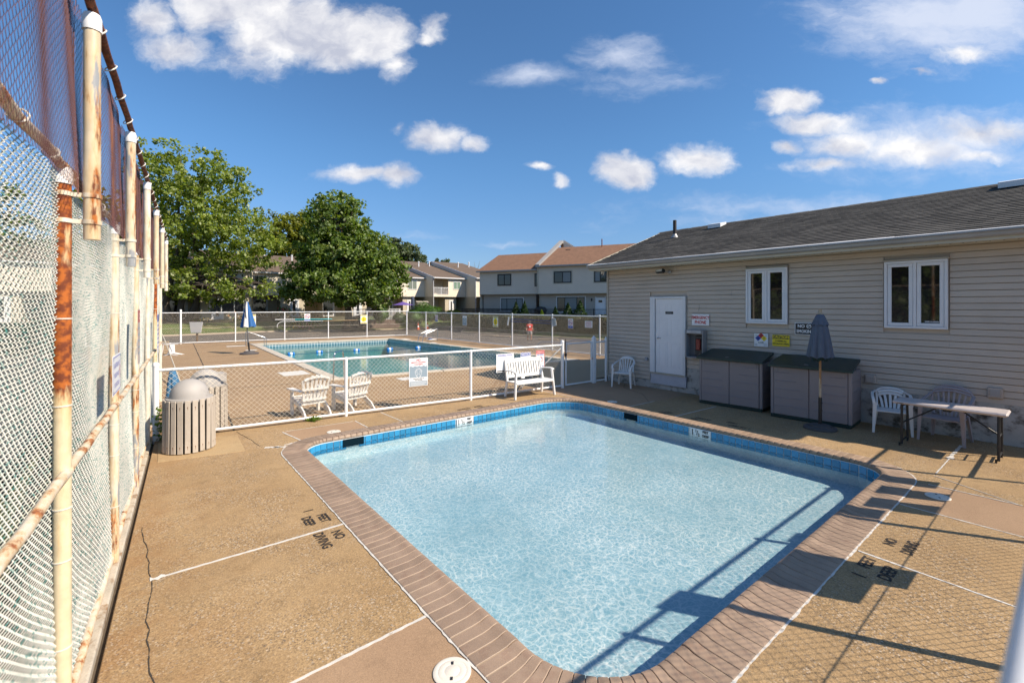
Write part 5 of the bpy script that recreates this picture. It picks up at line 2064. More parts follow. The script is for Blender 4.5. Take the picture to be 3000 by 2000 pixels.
for k in range(5):
    panel(s1, -.19, -.222 - k * .017, .19 - .05 * (k == 4), -.216 - k * .017, SW, YF - .001)

y_, a_ = fz(7.02)
s2 = sign('wading_pool_sign', 'large white sign headed WADING POOL behind the bench', 0, 0, .53, .46, SW, (7.02, y_ - .02, .835), a_)
LAV = flat('faded_blue_print', (0.22, 0.22, 0.52), 0.5)
words(s2, 'WADING POOL', 0, .185, .068, LAV, .002, .92)
for k in range(14):
    panel(s2, -.22, .125 - k * .022, .21 - .06 * (k % 3 == 1), .129 - k * .022, SGREY)
panel(s2, -.24, -.212, .24, -.185, SBLK)
y_, a_ = fz(7.66)
s3 = sign('notice_sign', 'blue and white NOTICE sign just above the back of the bench', 0, 0, .33, .30, SW, (7.66, y_ - .02, .91), a_)
panel(s3, -.155, .055, .155, .14, SBLUE)
words(s3, 'NOTICE', 0, .097, .078, SW, .002, .98, YF - .002)
for k in range(4):
    panel(s3, -.12, .02 - k * .035, .12, .03 - k * .035, SBLK)
y_, a_ = fz(8.14)
s4 = sign('no_pets_sign', 'white sign with red border reading ATTENTION NO PETS beside the bench', 0, 0, .29, .47, SW, (8.14, y_ - .02, .85), a_)
stroke([(-.135, -.225), (.135, -.225), (.135, .225), (-.135, .225), (-.135, -.225)], .010, YF).build('border', SRED, s4)
panel(s4, -.13, .145, .13, .22, SRED, YF - .0006)
words(s4, 'ATTENTION', 0, .182, .056, SW, .001, .8, YF - .002)
words(s4, 'NO PETS', 0, .112, .064, SBLUE, .001, .84)
disc(.082, 0, -.01, YF - .0006, .068).build('symbol', SRED, s4)
mb = MB()
for a, b_, w_ in (((-.035, -.005), (.028, .0), .026), ((-.033, -.012), (-.035, -.05), .011), ((.02, -.012), (.022, -.05), .011), ((.025, .005), (.04, .035), .016), ((.036, .034), (.058, .03), .014), ((-.038, .0), (-.052, .03), .008)):
    k = stroke([a, b_], w_, YF - .001)
    mb.add(k.v, k.f)
mb.build('symbol', SBLUE, s4)
stroke([(-.052, .042), (.052, -.062)], .013, YF - .0016).build('symbol', SRED, s4)
words(s4, 'IN POOL AREA', 0, -.185, .038, SBLUE, .001, .9)

# signs on the tall fence, turned to the deck
TFR = RD(90 - 3.262)


def tf_sign(name, label, s_, z, w, h, m):
    x0, y0 = -0.53 + math.cos(TFR) * s_, math.sin(TFR) * s_
    off = .055
    t = thing(name, label, 'sign', (x0 + off * math.sin(TFR), y0 - off * math.cos(TFR), z), TFR)
    MB().bbox((-w / 2, -.024, -h / 2), (w / 2, -.02, h / 2), .002).build('board', m, t)
    return t


q = tf_sign('rules_sign', 'white sign with faded blue lettering tied to the tall rusty fence', 4.72, 1.74, .46, .30, SW)
stroke([(-.215, -.135), (.215, -.135), (.215, .135), (-.215, .135), (-.215, -.135)], .008, YF).build('border', LAV, q)
words(q, 'CAUTION WET', 0, .07, .055, LAV, .001, .9)
words(q, 'PLEASE WALK', -.02, -.005, .05, LAV, .001, .9)
words(q, 'DO NOT RUN', 0, -.08, .05, LAV, .001, .9)
stroke([(.17, -.05), (.18, .0), (.16, .02), (.19, .05)], .012, YF - .001).build('symbol', SRED, q)
for (x_, z_) in ((-.2, .12), (.2, .12), (-.2, -.12), (.2, -.12)):
    disc(.008, x_, z_, YF - .002).build('screw', SBLK, q)
q = tf_sign('narrow_sign', 'narrow faded sign with a red heading on the tall fence', 6.72, 1.92, .26, .62, pm('weathered_board', (0.48, 0.40, 0.36), 0.6, var=0.15, vs=6))
panel(q, -.115, .16, .115, .295, flat('faded_red', (0.50, 0.10, 0.08), 0.6))
disc(.04, 0, .23, YF - .001, .025).build('symbol', SW, q)
for k in range(5):
    panel(q, -.09, .08 - k * .07, .09, .105 - k * .07, SGREY)
q = tf_sign('blue_sign', 'white sign with a blue top further along the tall fence', 10.8, 1.75, .5, .75, SW)
panel(q, -.23, .22, .23, .35, SBLUE)
for k in range(6):
    panel(q, -.2, .14 - k * .08, .2, .165 - k * .08, LAV)

# litter bins
BINW = pm('bin_slat', (0.46, 0.40, 0.33), 0.75, var=0.12, vs=5, rnd=0.06, stretch=(1, 1, .3), col2=(0.36, 0.31, 0.25), c2=(0.55, 0.75), c2s=8, fine=.08, fs=120)
BINL = pm('bin_dome', (0.38, 0.355, 0.33), 0.6, var=0.08, vs=4, col2=(0.30, 0.27, 0.24), c2=(0.55, 0.7), c2s=5)
BIND = flat('bin_inside', (0.03, 0.028, 0.025), 0.8)
RUSTS = flat('rust_screw', (0.16, 0.06, 0.02), 0.8)


def bin_(label, loc, rz, hood):
    t = thing('litter_bin', label, 'litter bin', (loc[0], loc[1], 0), rz, 'slatted litter bins by the tall fence')
    MB().lathe([(.31, .01), (.32, .78)], 28).build('liner', BIND, t, True)
    for z in (.12, .68):
        MB().lathe([(.318, z), (.327, z), (.327, z + .035), (.318, z + .035)], 28).build('hoop', BLACK, t, True)
    n_ = 22
    sl_ = MB().bbox((-.0355, -.012, 0), (.0355, .008, .80), .004).mesh('slat', BINW)
    for k in range(n_):
        a = 2 * math.pi * k / n_
        o = link('slat', sl_, t, (.337 * math.cos(a), .337 * math.sin(a), .015 + random.uniform(-.004, .004)), (RD(random.uniform(-1.2, .4)), 0, a + math.pi / 2))
        for z in (.10, .70):
            mm = MB().lathe([(.0075, 0), (.006, .003), (0, .004)], 8, Matrix.Translation((0, -.0115, z)) @ Matrix.Rotation(RD(90), 4, 'X')).add([(-.003, -.0125, z - .008), (.003, -.0125, z - .008), (.0008, -.0125, z - .06)], [(0, 1, 2)])
            mm.build('screw', RUSTS, o)
    # dome hood with a side opening
    mb = MB()
    prof = [(.312, .77), (.318, .80), (.31, .825), (.265, .832)] + [(.262 * math.cos(RD(a)), .835 + .275 * math.sin(RD(a))) for a in range(8, 89, 8)] + [(0, 1.11)]
    mb.lathe(prof, 36)
    mb.build('hood', BINL, t, True)
    M_ = Matrix.Rotation(RD(hood), 4, 'Z')
    mb = MB()
    mb.box((.08, -.125, .87), (.288, .125, 1.0), M_)
    mb.build('opening', BIND, t)
    mb = MB()
    mb.bbox((.07, -.145, 1.0), (.31, .145, 1.02), .008, M_).bbox((.08, .125, .85), (.30, .145, 1.0), .006, M_).bbox((.08, -.145, .85), (.30, -.125, 1.0), .006, M_)
    mb.build('opening_frame', BINL, t)
    return t


bin_('slatted litter bin with a domed lid in front of the low fence', (.53, 8.84), .3, 52)
bin_('slatted litter bin with a domed lid behind the low fence', (.84, 10.02), .9, -40)
BLUEC = pm('blue_canvas', (0.045, 0.16, 0.30), 0.8, var=0.15, vs=6)
bu = thing('umbrella', 'small folded blue umbrella leaning behind the litter bins', 'umbrella', (.44, 10.45, 0))
folded_canopy('canopy', bu, 1.12, .42, .03, .17, [BLUEC], 6, .3, .8, 5).rotation_euler = (RD(4), RD(-4), 0)
MB().tube([(0, 0, 0), (.0, 0, .5)], .018, 8).build('pole', WHITE, bu, True)

# ================================================================== BY THE SWIMMING POOL
bwu = thing('umbrella', 'folded blue and white striped umbrella leaning in its base by the pool', 'umbrella', (3.75, 24.35, 0))
MB().lathe([(.40, 0), (.40, .05), (.37, .07), (.24, .09), (.22, .13), (.10, .15), (0, .155)], 32).build('base', CONC, bwu, True)
RX = (RD(2.0), RD(-5.0), 0)
o = MB().tube([(0, 0, 0), (0, 0, .42)], .035, 10).build('base_tube', BLACK, bwu, True)
o.location, o.rotation_euler = (0, 0, .13), RX
o = MB().tube([(0, 0, .4), (0, 0, 2.28)], .022, 10).build('pole', flat('grey_pole', (0.12, 0.12, 0.13), 0.4), bwu, True)
o.location, o.rotation_euler = (0, 0, .13), RX
BLUE2 = pm('blue_umbrella_cloth', (0.015, 0.10, 0.29), 0.7, var=0.12, vs=4)
WHT2 = pm('white_umbrella_cloth', (0.72, 0.70, 0.64), 0.75, var=0.08, vs=4)
o = folded_canopy('canopy', bwu, 2.34, 1.12, .03, .33, [BLUE2, BLUE2, WHT2], 6, .36, .9, 12)
o.location, o.rotation_euler = (0, 0, .13), (RX[0], RX[1], RD(-97))

# overturned chair and the lounger lying beside it
oc = mono_chair('garden_chair', 'white plastic chair tipped over on the deck near the far left corner', (1.05, 25.8), 0, WHITE, .80, 'fan')
oc.rotation_euler = (RD(-90), RD(0), RD(60))
oc.location = (1.25, 25.9, .29)
oc['group'] = 'plastic stacking chairs by the pool house'
TANP = flat('tan_vinyl', (0.55, 0.42, 0.26), 0.5)
lg = thing('tipped_lounger', 'tan strapped sun lounger lying tipped against the tall fence', 'sun lounger', (.62, 26.9, 0), RD(20))
mb = MB()
mb.tube([(-.3, 0, .02), (-.3, .25, .55), (.3, .25, .55), (.3, 0, .02), (-.3, 0, .02)], .02, 8)
mb.tube([(-.3, .1, .3), (-.55, .5, .03)], .018, 8).tube([(.3, .1, .3), (.45, .5, .03)], .018, 8)
mb.build('frame', TANP, lg, True)
for k in range(6):
    f = .08 + k * .08
    MB().bar((-.3, .45 * f, f), (.3, .45 * f, f), .03, .006, (0, 1, 2)).build('strap', TANP, lg)
gp_ = thing('leaning_pole', 'long pale pole propped from the deck to the tall fence', 'pole', (0, 0, 0))
MB().tube([(.75, 13.2, .02), (.52, 21.5, 1.0), (.4, 24.5, 1.35)], .016, 6).build('shaft', pm('pale_pole', (0.62, 0.55, 0.42), 0.5), gp_, True)

# rails and ladders
def rail_thing(name, label, paths, r=.019, extra=None):
    t = thing(name, label, 'pool rail', (0, 0, 0))
    for p in paths:
        q = []
        P = [Vector(x) for x in p]
        for i, v in enumerate(P):                      # round the bends
            if 0 < i < len(P) - 1:
                d0, d1 = (P[i - 1] - v), (P[i + 1] - v)
                rr = min(.13, d0.length * .45, d1.length * .45)
                a, b_ = v + d0.normalized() * rr, v + d1.normalized() * rr
                for k in range(6):
                    f = k / 5
                    q.append(a * (1 - f) ** 2 + v * 2 * f * (1 - f) + b_ * f * f)
            else:
                q.append(v)
        MB().tube(q, r, 10).build('rail', STEEL, t, True)
    return t


rail_thing('handrail', 'steel handrail at the near left corner of the swimming pool', [[(4.22, 13.55, -.0), (4.25, 13.55, .90), (4.62, 13.9, .92), (4.95, 14.75, -.30)]])
rail_thing('stair_rail', 'double steel stair rail at the far left corner of the pool', [[(4.42, 29.3, 0), (4.42, 29.3, .80), (5.35, 29.2, .42), (5.35, 29.2, -.5)], [(4.42, 29.9, 0), (4.42, 29.9, .80), (5.35, 29.8, .42), (5.35, 29.8, -.5)]])
ld = rail_thing('pool_ladder', 'steel ladder with curved rails at the far right of the pool', [[(14.3, 25.9, 0), (14.3, 25.9, .82), (13.3, 25.8, .5), (13.0, 25.8, -.6)], [(14.3, 25.3, 0), (14.3, 25.3, .82), (13.3, 25.2, .5), (13.0, 25.2, -.6)]])
MB().bbox((13.75, 25.34, .12), (14.25, 25.76, .16), .01).build('step', WHITE, ld)
MB().bbox((13.8, 25.4, .16), (14.0, 25.7, .21), .02).build('blue_cloth', BLUE2, ld)
rail_thing('handrail', 'tall curved steel rail at the near right corner of the pool', [[(14.5, 12.7, 0), (14.5, 12.7, .78), (13.9, 13.2, .82), (13.3, 13.9, .55)]])
rail_thing('side_rail', 'slim steel rail low behind the gate at the pool edge', [[(15.0, 14.6, 0), (15.0, 14.6, .55), (14.2, 15.6, .60), (14.0, 16.0, 0)]], .015)

# lane floats on a rope
fl_pts = [(5.75, 25.2), (7.17, 25.3), (9.03, 24.95), (10.74, 24.45), (12.42, 24.3)]
FB, FW = flat('float_blue', (0.03, 0.20, 0.55), 0.35), flat('float_white', (0.72, 0.74, 0.76), 0.35)
ROPE = flat('pool_rope', (0.04, 0.07, 0.12), 0.7)
rp = MB().tube([(4.4, 25.1, -.03)] + [(x, y, -.225) for x, y in fl_pts] + [(13.6, 24.2, -.03)], .012, 5).build('lane_rope', ROPE, None, True)
tag(rp, 'dark lane rope stretched across the swimming pool between the floats', 'rope')
f0 = None
nm = ['leftmost', 'second', 'middle', 'fourth', 'rightmost']
for i, (x, y) in enumerate(fl_pts):
    if f0 is None:
        f0 = thing('lane_float', 'blue and white lane float', 'float', (x, y, -.20), .1, 'lane floats on the pool rope')
        R90 = Matrix.Rotation(RD(90), 4, 'Y')
        MB().lathe([(.04, -.06), (.085, -.05), (.095, 0), (.085, .05), (.04, .06)], 16, R90).build('body', FW, f0, True)
        for sg in (-1, 1):
            MB().lathe([(.03, -.05), (.075, -.045), (.10, -.01), (.10, .01), (.075, .045), (.03, .05)], 16, Matrix.Translation((sg * .115, 0, 0)) @ R90).build('end', FB, f0, True)
        o = f0
    else:
        o = copy_tree(f0)
        o.location = (x, y, -.20)
        o.rotation_euler = (0, RD(random.uniform(-8, 8)), random.uniform(-.4, .4))
    o['label'] = nm[i] + ' of the five blue and white lane floats on the rope'

# signs and poles on the far fence
def far_sign(name, label, x, y, rz, z, w, h, kind_):
    t = sign(name, label, 0, 0, w, h, SW, (x, y, z), rz)
    if kind_ == 'yellow':
        panel(t, -w * .46, h * .36, w * .46, h * .47, SYEL)
        words(t, 'CAUTION', 0, h * .415, .075, SBLK, .001, .9)
        disc(w * .40, 0, 0, YF).build('symbol', SYEL, t)
        stroke([(-.02, -.1), (.02, .0), (-.01, .1)], .03, YF - .001).build('symbol', SBLK, t)
        stroke([(-.06, -.1), (.08, -.08)], .02, YF - .001).build('symbol', SBLK, t)
        panel(t, -w * .46, -h * .47, w * .46, -h * .37, SYEL)
        words(t, 'NO DIVING', 0, -h * .42, .065, SBLK, .001, .9)
    elif kind_ == 'blue':
        disc(w * .40, 0, h * .12, YF, w * .32).build('symbol', SRED, t)
        stroke([(-.08, .02), (-.02, .06), (.06, .01), (.1, .05)], .03, YF - .001).build('symbol', SBLUE, t)
        stroke([(-.1, .14), (.1, -.02)], .025, YF - .0016).build('symbol', SRED, t)
        panel(t, -w * .46, -h * .47, w * .46, -h * .24, SBLUE)
        words(t, 'NO DIVING' if w > .34 else 'NO', 0, -h * .35, .06, SW, .001, .8, YF - .002)
    elif kind_ == 'teal':
        panel(t, -w * .46, -h * .47, w * .46, h * .28, SGREY)
        words(t, 'NO', 0, h * .38, .07, SRED, .001)
        disc(w * .22, 0, .0, YF - .001, w * .18).build('symbol', SW, t)
    elif kind_ == 'red':
        words(t, 'ALCOHOL', 0, h * .28, .075, SRED, .002, .9)
        words(t, 'NOT PERMITTED', 0, 0, .06, SRED, .002, .8)
        words(t, 'IN POOL AREA', 0, -h * .28, .06, SRED, .002, .8)
    return t


RZF = math.atan2(-.35, 2.7)
far_sign('caution_sign', 'yellow and white caution sign half hidden by the striped umbrella', 5.25, 32.88, RZF, 1.34, .36, .76, 'yellow')
far_sign('no_diving_sign', 'white and blue no diving sign behind the turquoise pole', 8.42, 32.5, RZF, 1.47, .36, .52, 'blue')
far_sign('caution_sign', 'yellow and white caution sign right of the turquoise pole', 12.1, 32.02, RZF, 1.30, .46, .64, 'yellow')
RZR = RD(-91)
far_sign('no_diving_sign', 'narrow blue and white sign near the pool ladder, on the right fence', 15.48, 27.5, RZR, 1.40, .36, .46, 'blue')
far_sign('breath_holding_sign', 'grey and teal sign on the fence beyond the pool ladder', 15.56, 24.1, RZR, 1.33, .5, .6, 'teal')
far_sign('caution_sign', 'yellow and white caution sign left of the hanging pool brushes', 15.66, 21.0, RZR, 1.34, .5, .6, 'yellow')
far_sign('no_diving_sign', 'blue and white no diving sign right of the leaf net', 15.81, 15.2, RZR, 1.41, .33, .46, 'blue')
far_sign('alcohol_sign', 'white sign with red words about alcohol nearest the pool house', 15.85, 14.1, RZR, 1.41, .46, .31, 'red')
TURQ = flat('turquoise_pole', (0.03, 0.42, 0.46), 0.4)
hk = thing('rescue_pole', 'turquoise and white rescue pole hung along the far fence', 'pole', (0, 0, 0))
MB().tube([(6.5, 32.72, 1.36), (7.68, 32.58, 1.355)], .022, 8).build('pale_half', WHITE, hk, True)
MB().tube([(7.68, 32.58, 1.355), (9.98, 32.27, 1.34)], .024, 8).build('turquoise_half', TURQ, hk, True)
ck = thing('shepherd_crook', 'long crook with a curved white end hung below the turquoise pole', 'pole', (0, 0, 0))
MB().tube([(7.02 - .40 * math.sin(a), 32.66 + .03 * math.sin(a), 1.23 - .3 + .3 * math.cos(a)) for a in np.linspace(0, 1.9, 10)], .014, 6).build('hook', WHITE, ck, True)
MB().tube([(7.02, 32.66, 1.23), (9.4, 32.35, 1.225)], .016, 6).build('pale_half', WHITE, ck, True)
MB().tube([(9.4, 32.35, 1.225), (11.65, 32.05, 1.24)], .018, 6).build('wood_half', pm('pole_wood', (0.48, 0.32, 0.16), 0.6), ck, True)
BLP = flat('blue_pole', (0.02, 0.06, 0.22), 0.4)
bp1 = thing('pool_brush', 'blue pool brush pole hung along the right fence', 'brush', (0, 0, 0))
MB().tube([(15.66, 19.7, 1.40), (15.74, 16.48, 1.37)], .018, 6).build('pole', BLP, bp1, True)
MB().bar((15.66, 19.79, 1.64), (15.65, 19.88, 1.18), .05, .06).build('brush_head', WHITE, bp1)
bp2 = thing('leaf_net', 'leaf net on a blue pole hung along the right fence', 'net', (0, 0, 0))
MB().tube([(15.66, 19.66, 1.53), (15.74, 16.51, 1.50)], .018, 6).build('pole', BLP, bp2, True)
NETM = pm('leaf_net_cloth', (0.45, 0.44, 0.42), 0.8, var=0.2, vs=8)
mb = MB()
mb.tube([(15.74, 16.45, 1.66), (15.74, 16.18, 1.62), (15.74, 16.12, 1.30), (15.74, 16.38, 1.24), (15.74, 16.45, 1.66)], .014, 6)
mb.build('frame', WHITE, bp2, True)
MB().add([(15.745, 16.45, 1.66), (15.745, 16.18, 1.62), (15.745, 16.12, 1.30), (15.745, 16.38, 1.24), (15.80, 16.29, 1.45)], [(0, 1, 4), (1, 2, 4), (2, 3, 4), (3, 0, 4)]).build('netting', NETM, bp2)

# ================================================================== TREES AND PLANTS
LEAF_A = leaf_mat('maple_leaf', (0.11, 0.165, 0.016), (0.24, 0.30, 0.04), (0.46, 0.49, 0.26), trans=.45)
LEAF_B = leaf_mat('dark_maple_leaf', (0.06, 0.115, 0.013), (0.155, 0.22, 0.03), (0.36, 0.41, 0.22), trans=.42)
LEAF_C = leaf_mat('yellow_green_leaf', (0.10, 0.125, 0.008), (0.20, 0.21, 0.015))
LEAF_D = leaf_mat('grey_green_leaf', (0.05, 0.08, 0.035), (0.11, 0.145, 0.075), (0.20, 0.23, 0.15))
LEAF_H = leaf_mat('hedge_leaf', (0.035, 0.05, 0.012), (0.085, 0.085, 0.025))
LEAF_S = leaf_mat('shrub_leaf', (0.03, 0.085, 0.012), (0.075, 0.16, 0.02))
LEAF_Y = leaf_mat('lime_leaf', (0.12, 0.22, 0.012), (0.22, 0.32, 0.03))
LEAF_K = leaf_mat('dark_conifer_leaf', (0.012, 0.035, 0.010), (0.035, 0.075, 0.016))
BARK = pm('bark', (0.085, 0.065, 0.048), 0.95, var=0.3, vs=3, stretch=(1, 1, .25), bump=0.8, bs=10)


def leaves(C, Nn, size, mat, name, up=0.35, asp=1.5, seed=0):
    """one mesh of leaf-sized faces: C centres, Nn outward directions"""
    r = np.random.default_rng(seed)
    n = len(C)
    d = r.normal(size=(n, 3))
    nrm = Nn * .5 + d * .75 + np.array([0, 0, up])
    nrm /= np.linalg.norm(nrm, axis=1)[:, None] + 1e-9
    a = np.cross(nrm, r.normal(size=(n, 3)))
    a /= np.linalg.norm(a, axis=1)[:, None] + 1e-9
    b = np.cross(nrm, a)
    s = size * r.uniform(.6, 1.3, n)[:, None]
    a, b = a * s * asp * .5, b * s * .5
    V = np.stack([C - a, C - a * .1 + b, C + a, C - a * .1 - b], 1).reshape(-1, 3)
    F = np.arange(4 * n).reshape(-1, 4)
    return np_mesh(name, V, F, mat)


def tree(name, label, loc, lobes, n_clu, per, lsize, mat, trunk_r, fork=.3, group=None, clus_r=.55, seed=1, limbs=14, flatten=.8, cat='tree', trunks=1, asp=1.5, hole=.42):
    r = np.random.default_rng(seed)
    rr = random.Random(seed)
    t = thing(name, label, cat, loc, 0, group)
    L = np.array(lobes, float)
    vol = L[:, 3] * L[:, 4] * L[:, 5]
    pick = r.choice(len(L), n_clu, p=vol / vol.sum())
    d = r.normal(size=(n_clu, 3))
    d /= np.linalg.norm(d, axis=1)[:, None]
    rad = r.uniform(.18, 1, n_clu) ** .5
    cc = L[pick, :3] + d * L[pick, 3:6] * rad[:, None]
    # drop clusters to open holes through the crown
    from_n = np.array([math.sin(c[0] * 1.9 + seed) * math.sin(c[1] * 1.7) * math.sin(c[2] * 2.1 + seed * .7) for c in cc])
    keep = from_n < hole
    cc, d = cc[keep], d[keep]
    m = len(cc)
    off = r.normal(size=(m, per, 3))
    off /= np.linalg.norm(off, axis=2)[..., None]
    cr = clus_r * r.uniform(.55, 1.35, m)[:, None, None]
    off *= cr * r.uniform(.05, 1, (m, per, 1)) ** .45
    off[..., 2] *= flatten
    P = (cc[:, None, :] + off).reshape(-1, 3)
    Nn = (off / cr).reshape(-1, 3) + np.repeat(d, per, 0) * .4
    link('crown', leaves(P, Nn, lsize, mat, 'crown', asp=asp, seed=seed), t)
    # trunk and limbs
    mb = MB()
    top = max(l[2] for l in lobes)
    ctr = np.average(L[:, :3], axis=0, weights=vol)
    for q in range(trunks):
        ox, oy = ((q - (trunks - 1) / 2) * trunk_r * 1.6, rr.uniform(-.2, .2) * (trunks > 1))
        h0 = top * fork
        lean = Vector((ctr[0] * .3 + ox * 2.2, ctr[1] * .3 + oy, h0))
        mb.tube([(ox, oy, -.3), (ox * 1.1, oy, .25), (ox * 1.5 + lean.x * .4, oy + lean.y * .4, h0 * .5), lean], [trunk_r * 1.35, trunk_r * 1.05, trunk_r * .9, trunk_r * .75], 10)
        order = sorted(range(m), key=lambda i: -np.linalg.norm((cc[i] - ctr) / (L[:, 3:6].max(0))) + rr.random())
        for i in order[:limbs // trunks]:
            e = Vector(cc[i])
            s0 = lean if e.z > h0 else Vector((lean.x * .7, lean.y * .7, h0 * .75))
            mid1 = s0.lerp(e, .35) + Vector((rr.uniform(-.4, .4), rr.uniform(-.4, .4), .12 * (e - s0).length))
            mid2 = s0.lerp(e, .7) + Vector((rr.uniform(-.4, .4), rr.uniform(-.4, .4), .08 * (e - s0).length))
            mb.tube([s0, mid1, mid2, e], [trunk_r * .5, trunk_r * .33, trunk_r * .2, trunk_r * .05], 6)
            for _ in range(3):
                j = min(range(m), key=lambda k: np.linalg.norm(cc[k] - np.array(mid2)) + rr.random() * 2.5)
                e2 = Vector(cc[j])
                mb.tube([mid2, mid2.lerp(e2, .5) + Vector((0, 0, .15)), e2], [trunk_r * .16, trunk_r * .1, trunk_r * .03], 5)
    mb.build('trunk', BARK, t, True)
    return t


# the two big maples on the lawn
cx_, cy_ = 1.35, 52.2      # big maple
S_, C_ = math.sin(RD(38.75)), math.cos(RD(38.75))


def site(X_, Z_):
    """across and ahead of the viewpoint -> site"""
    return X_ * C_ + Z_ * S_, Z_ * C_ - X_ * S_


def lobes_at(Z0, base, lst):
    """lobes given as (across, height, half width, half height, half depth) at distance Z0, relative to the trunk foot"""
    out = []
    for (a, h, w, hh, dd, dz) in lst:
        x, y = site(a, Z0 + dz)
        out.append((x - base[0], y - base[1], h - base[2], (w * C_ + dd * S_), (w * S_ + dd * C_) * .9, hh))
    return out


def px(u, Z0):
    return (u - 1500) / 1333 * Z0


def pz(v, Z0):
    return 2.27 + (895 - v) / 1333 * Z0


def lob(Z0, base, pl):
    """(column, row, half width, half height in photo units, distance offset)"""
    return lobes_at(Z0, base, [(px(u, Z0), pz(v, Z0), w / 1333 * Z0, h / 1333 * Z0, w / 1333 * Z0 * .9, dz) for (u, v, w, h, dz) in pl])


Z0 = 46
b0 = site(px(523, Z0), Z0) + (0.15,)
A_ = lob(Z0, b0, [(560, 500, 130, 70, 0), (500, 560, 80, 90, 1), (650, 545, 75, 70, 0), (560, 620, 130, 95, 0), (680, 640, 70, 80, -1), (720, 700, 90, 85, 0),
                  (600, 720, 130, 95, 0), (760, 745, 62, 55, -1), (520, 740, 80, 85, 1), (500, 850, 70, 42, 0), (620, 840, 90, 55, -1), (740, 845, 80, 32, -1.5), (790, 855, 36, 20, -1.5), (480, 660, 60, 120, 2)])
tree('maple_tree', 'tall spreading green maple with pale leaf undersides at the left behind the far fence', b0, A_, 1250, 34, .21, LEAF_A, .33, .30, None, .58, 3, 34, .75, trunks=3, hole=.28)
Z0 = 49
b0 = site(px(1022, Z0), Z0) + (0.15,)
B_ = lob(Z0, b0, [(985, 600, 62, 38, 0), (990, 670, 75, 75, 0), (930, 640, 40, 45, 1), (1010, 750, 95, 85, 0), (930, 750, 65, 75, .5), (1080, 770, 65, 95, 0), (905, 830, 60, 65, -.5), (1000, 835, 100, 60, -1),
                  (1110, 800, 62, 80, 0), (1150, 815, 38, 62, 0), (1085, 865, 75, 35, -1), (880, 855, 35, 30, -1)])
tree('maple_tree', 'dense dark green maple with a leaning limb, right of the tall one', b0, B_, 1350, 36, .24, LEAF_B, .36, .24, None, .62, 7, 22, .75)
mb = MB().tube([(0, 0, .6), (1.5, -1.1, 1.1), (2.6, -1.9, 2.2), (3.2, -2.2, 3.4)], [.24, .2, .15, .08], 8)
mb.build('limb', BARK, bpy.data.objects['maple_tree.001'], True)
# trees further back
Z0 = 78
b0 = site(px(870, Z0), Z0) + (0.9,)
tree('tree', 'yellow green tree rising between the two maples', b0, lob(Z0, b0, [(850, 690, 75, 65, 0), (905, 680, 60, 60, 0), (830, 740, 60, 60, 0), (900, 740, 80, 60, 0)]), 520, 34, .34, LEAF_C, .35, .3, None, .85, 13, 10)
Z0 = 95
b0 = site(px(1180, Z0), Z0) + (0.9,)
tree('tree', 'grey green tree behind the roofs right of the dark maple', b0, lob(Z0, b0, [(1168, 735, 42, 38, 0), (1195, 755, 40, 40, 0), (1150, 760, 30, 45, 0), (1215, 745, 16, 22, 0), (1185, 790, 55, 30, 0)]), 420, 30, .36, LEAF_D, .3, .35, None, .75, 17, 10)
Z0 = 92
b0 = site(px(1302, Z0), Z0) + (0.9,)
tree('tree', 'small leafy treetop showing over the middle townhouse roof', b0, lob(Z0, b0, [(1298, 770, 18, 14, 0), (1320, 782, 10, 10, 0), (1285, 778, 10, 10, 0), (1300, 800, 14, 20, 0)]), 70, 24, .34, LEAF_D, .18, .8, None, .5, 19, 8)
b0 = site(px(1362, Z0), Z0) + (0.9,)
tree('tree', 'thin treetop in front of the bare snag by the brown roof', b0, lob(Z0, b0, [(1360, 792, 11, 16, 0), (1368, 806, 14, 10, 0), (1382, 815, 16, 8, 0)]), 45, 22, .32, LEAF_C, .15, .8, None, .45, 23, 6)
b0 = site(px(1395, 88), 88) + (0.9,)
dt = thing('bare_tree', 'leafless grey snag leaning left of the brown roofed house', 'tree', b0)
mb = MB()
hh = pz(800, 88) - .9
mb.tube([(0, 0, 0), (0, 0, hh * .7), (-.3, .2, hh)], [.3, .22, .12], 8)
for k in range(9):
    a = random.uniform(-1.2, .5)
    ln = random.uniform(1.0, 3.2)
    z0 = hh * random.uniform(.75, 1)
    e = Vector((-.2 + ln * math.sin(a) * C_, -ln * math.sin(a) * S_ * .8, z0 + ln * abs(math.cos(a))))
    mb.tube([(-.2, .1, z0), (e.x * .6, e.y * .6, (z0 + e.z) / 2 + .2), e], [.06, .04, .012], 5)
mb.build('trunk', pm('dead_wood', (0.20, 0.17, 0.14), 0.9, var=.2), dt, True)
# trees beyond the tall fence; last two unseen, added to darken window reflections
for i, (x, y, h, w, mt, lb) in enumerate([(-4.5, 66, 15.5, 4.0, LEAF_C, 'yellow green tree seen through the rusty net between the tall posts'), (-13, 66, 15.5, 5.0, LEAF_B, 'dark tree above the roofs beyond the tall fence, left of the yellow one'),
                                          (-23, 64, 15.0, 5.0, LEAF_B, 'dark tree beyond the tall fence, nearest the left edge of the view'), (-15, 6.5, 9.5, 4.0, LEAF_B, 'large unseen tree added to darken the reflection in the pool house window with the sticker'), (-16, 15.5, 9.5, 4.2, LEAF_B, 'large unseen tree added to darken the reflection in the window by the hazard sign')]):
    tree('tree', lb, (x, y, -.5), [(0, 0, h * .72, w, w, h * .26), (.8, .5, h * .5, w * .9, w * .9, h * .24), (-.7, -.6, h * .48, w * .85, w * .8, h * .25), (0, 0, h * .22, w * .8, w * .8, h * .2)], 330, 26, .32, mt, .26, .25, 'trees beyond the tall fence', .8, 31 + i, 8)


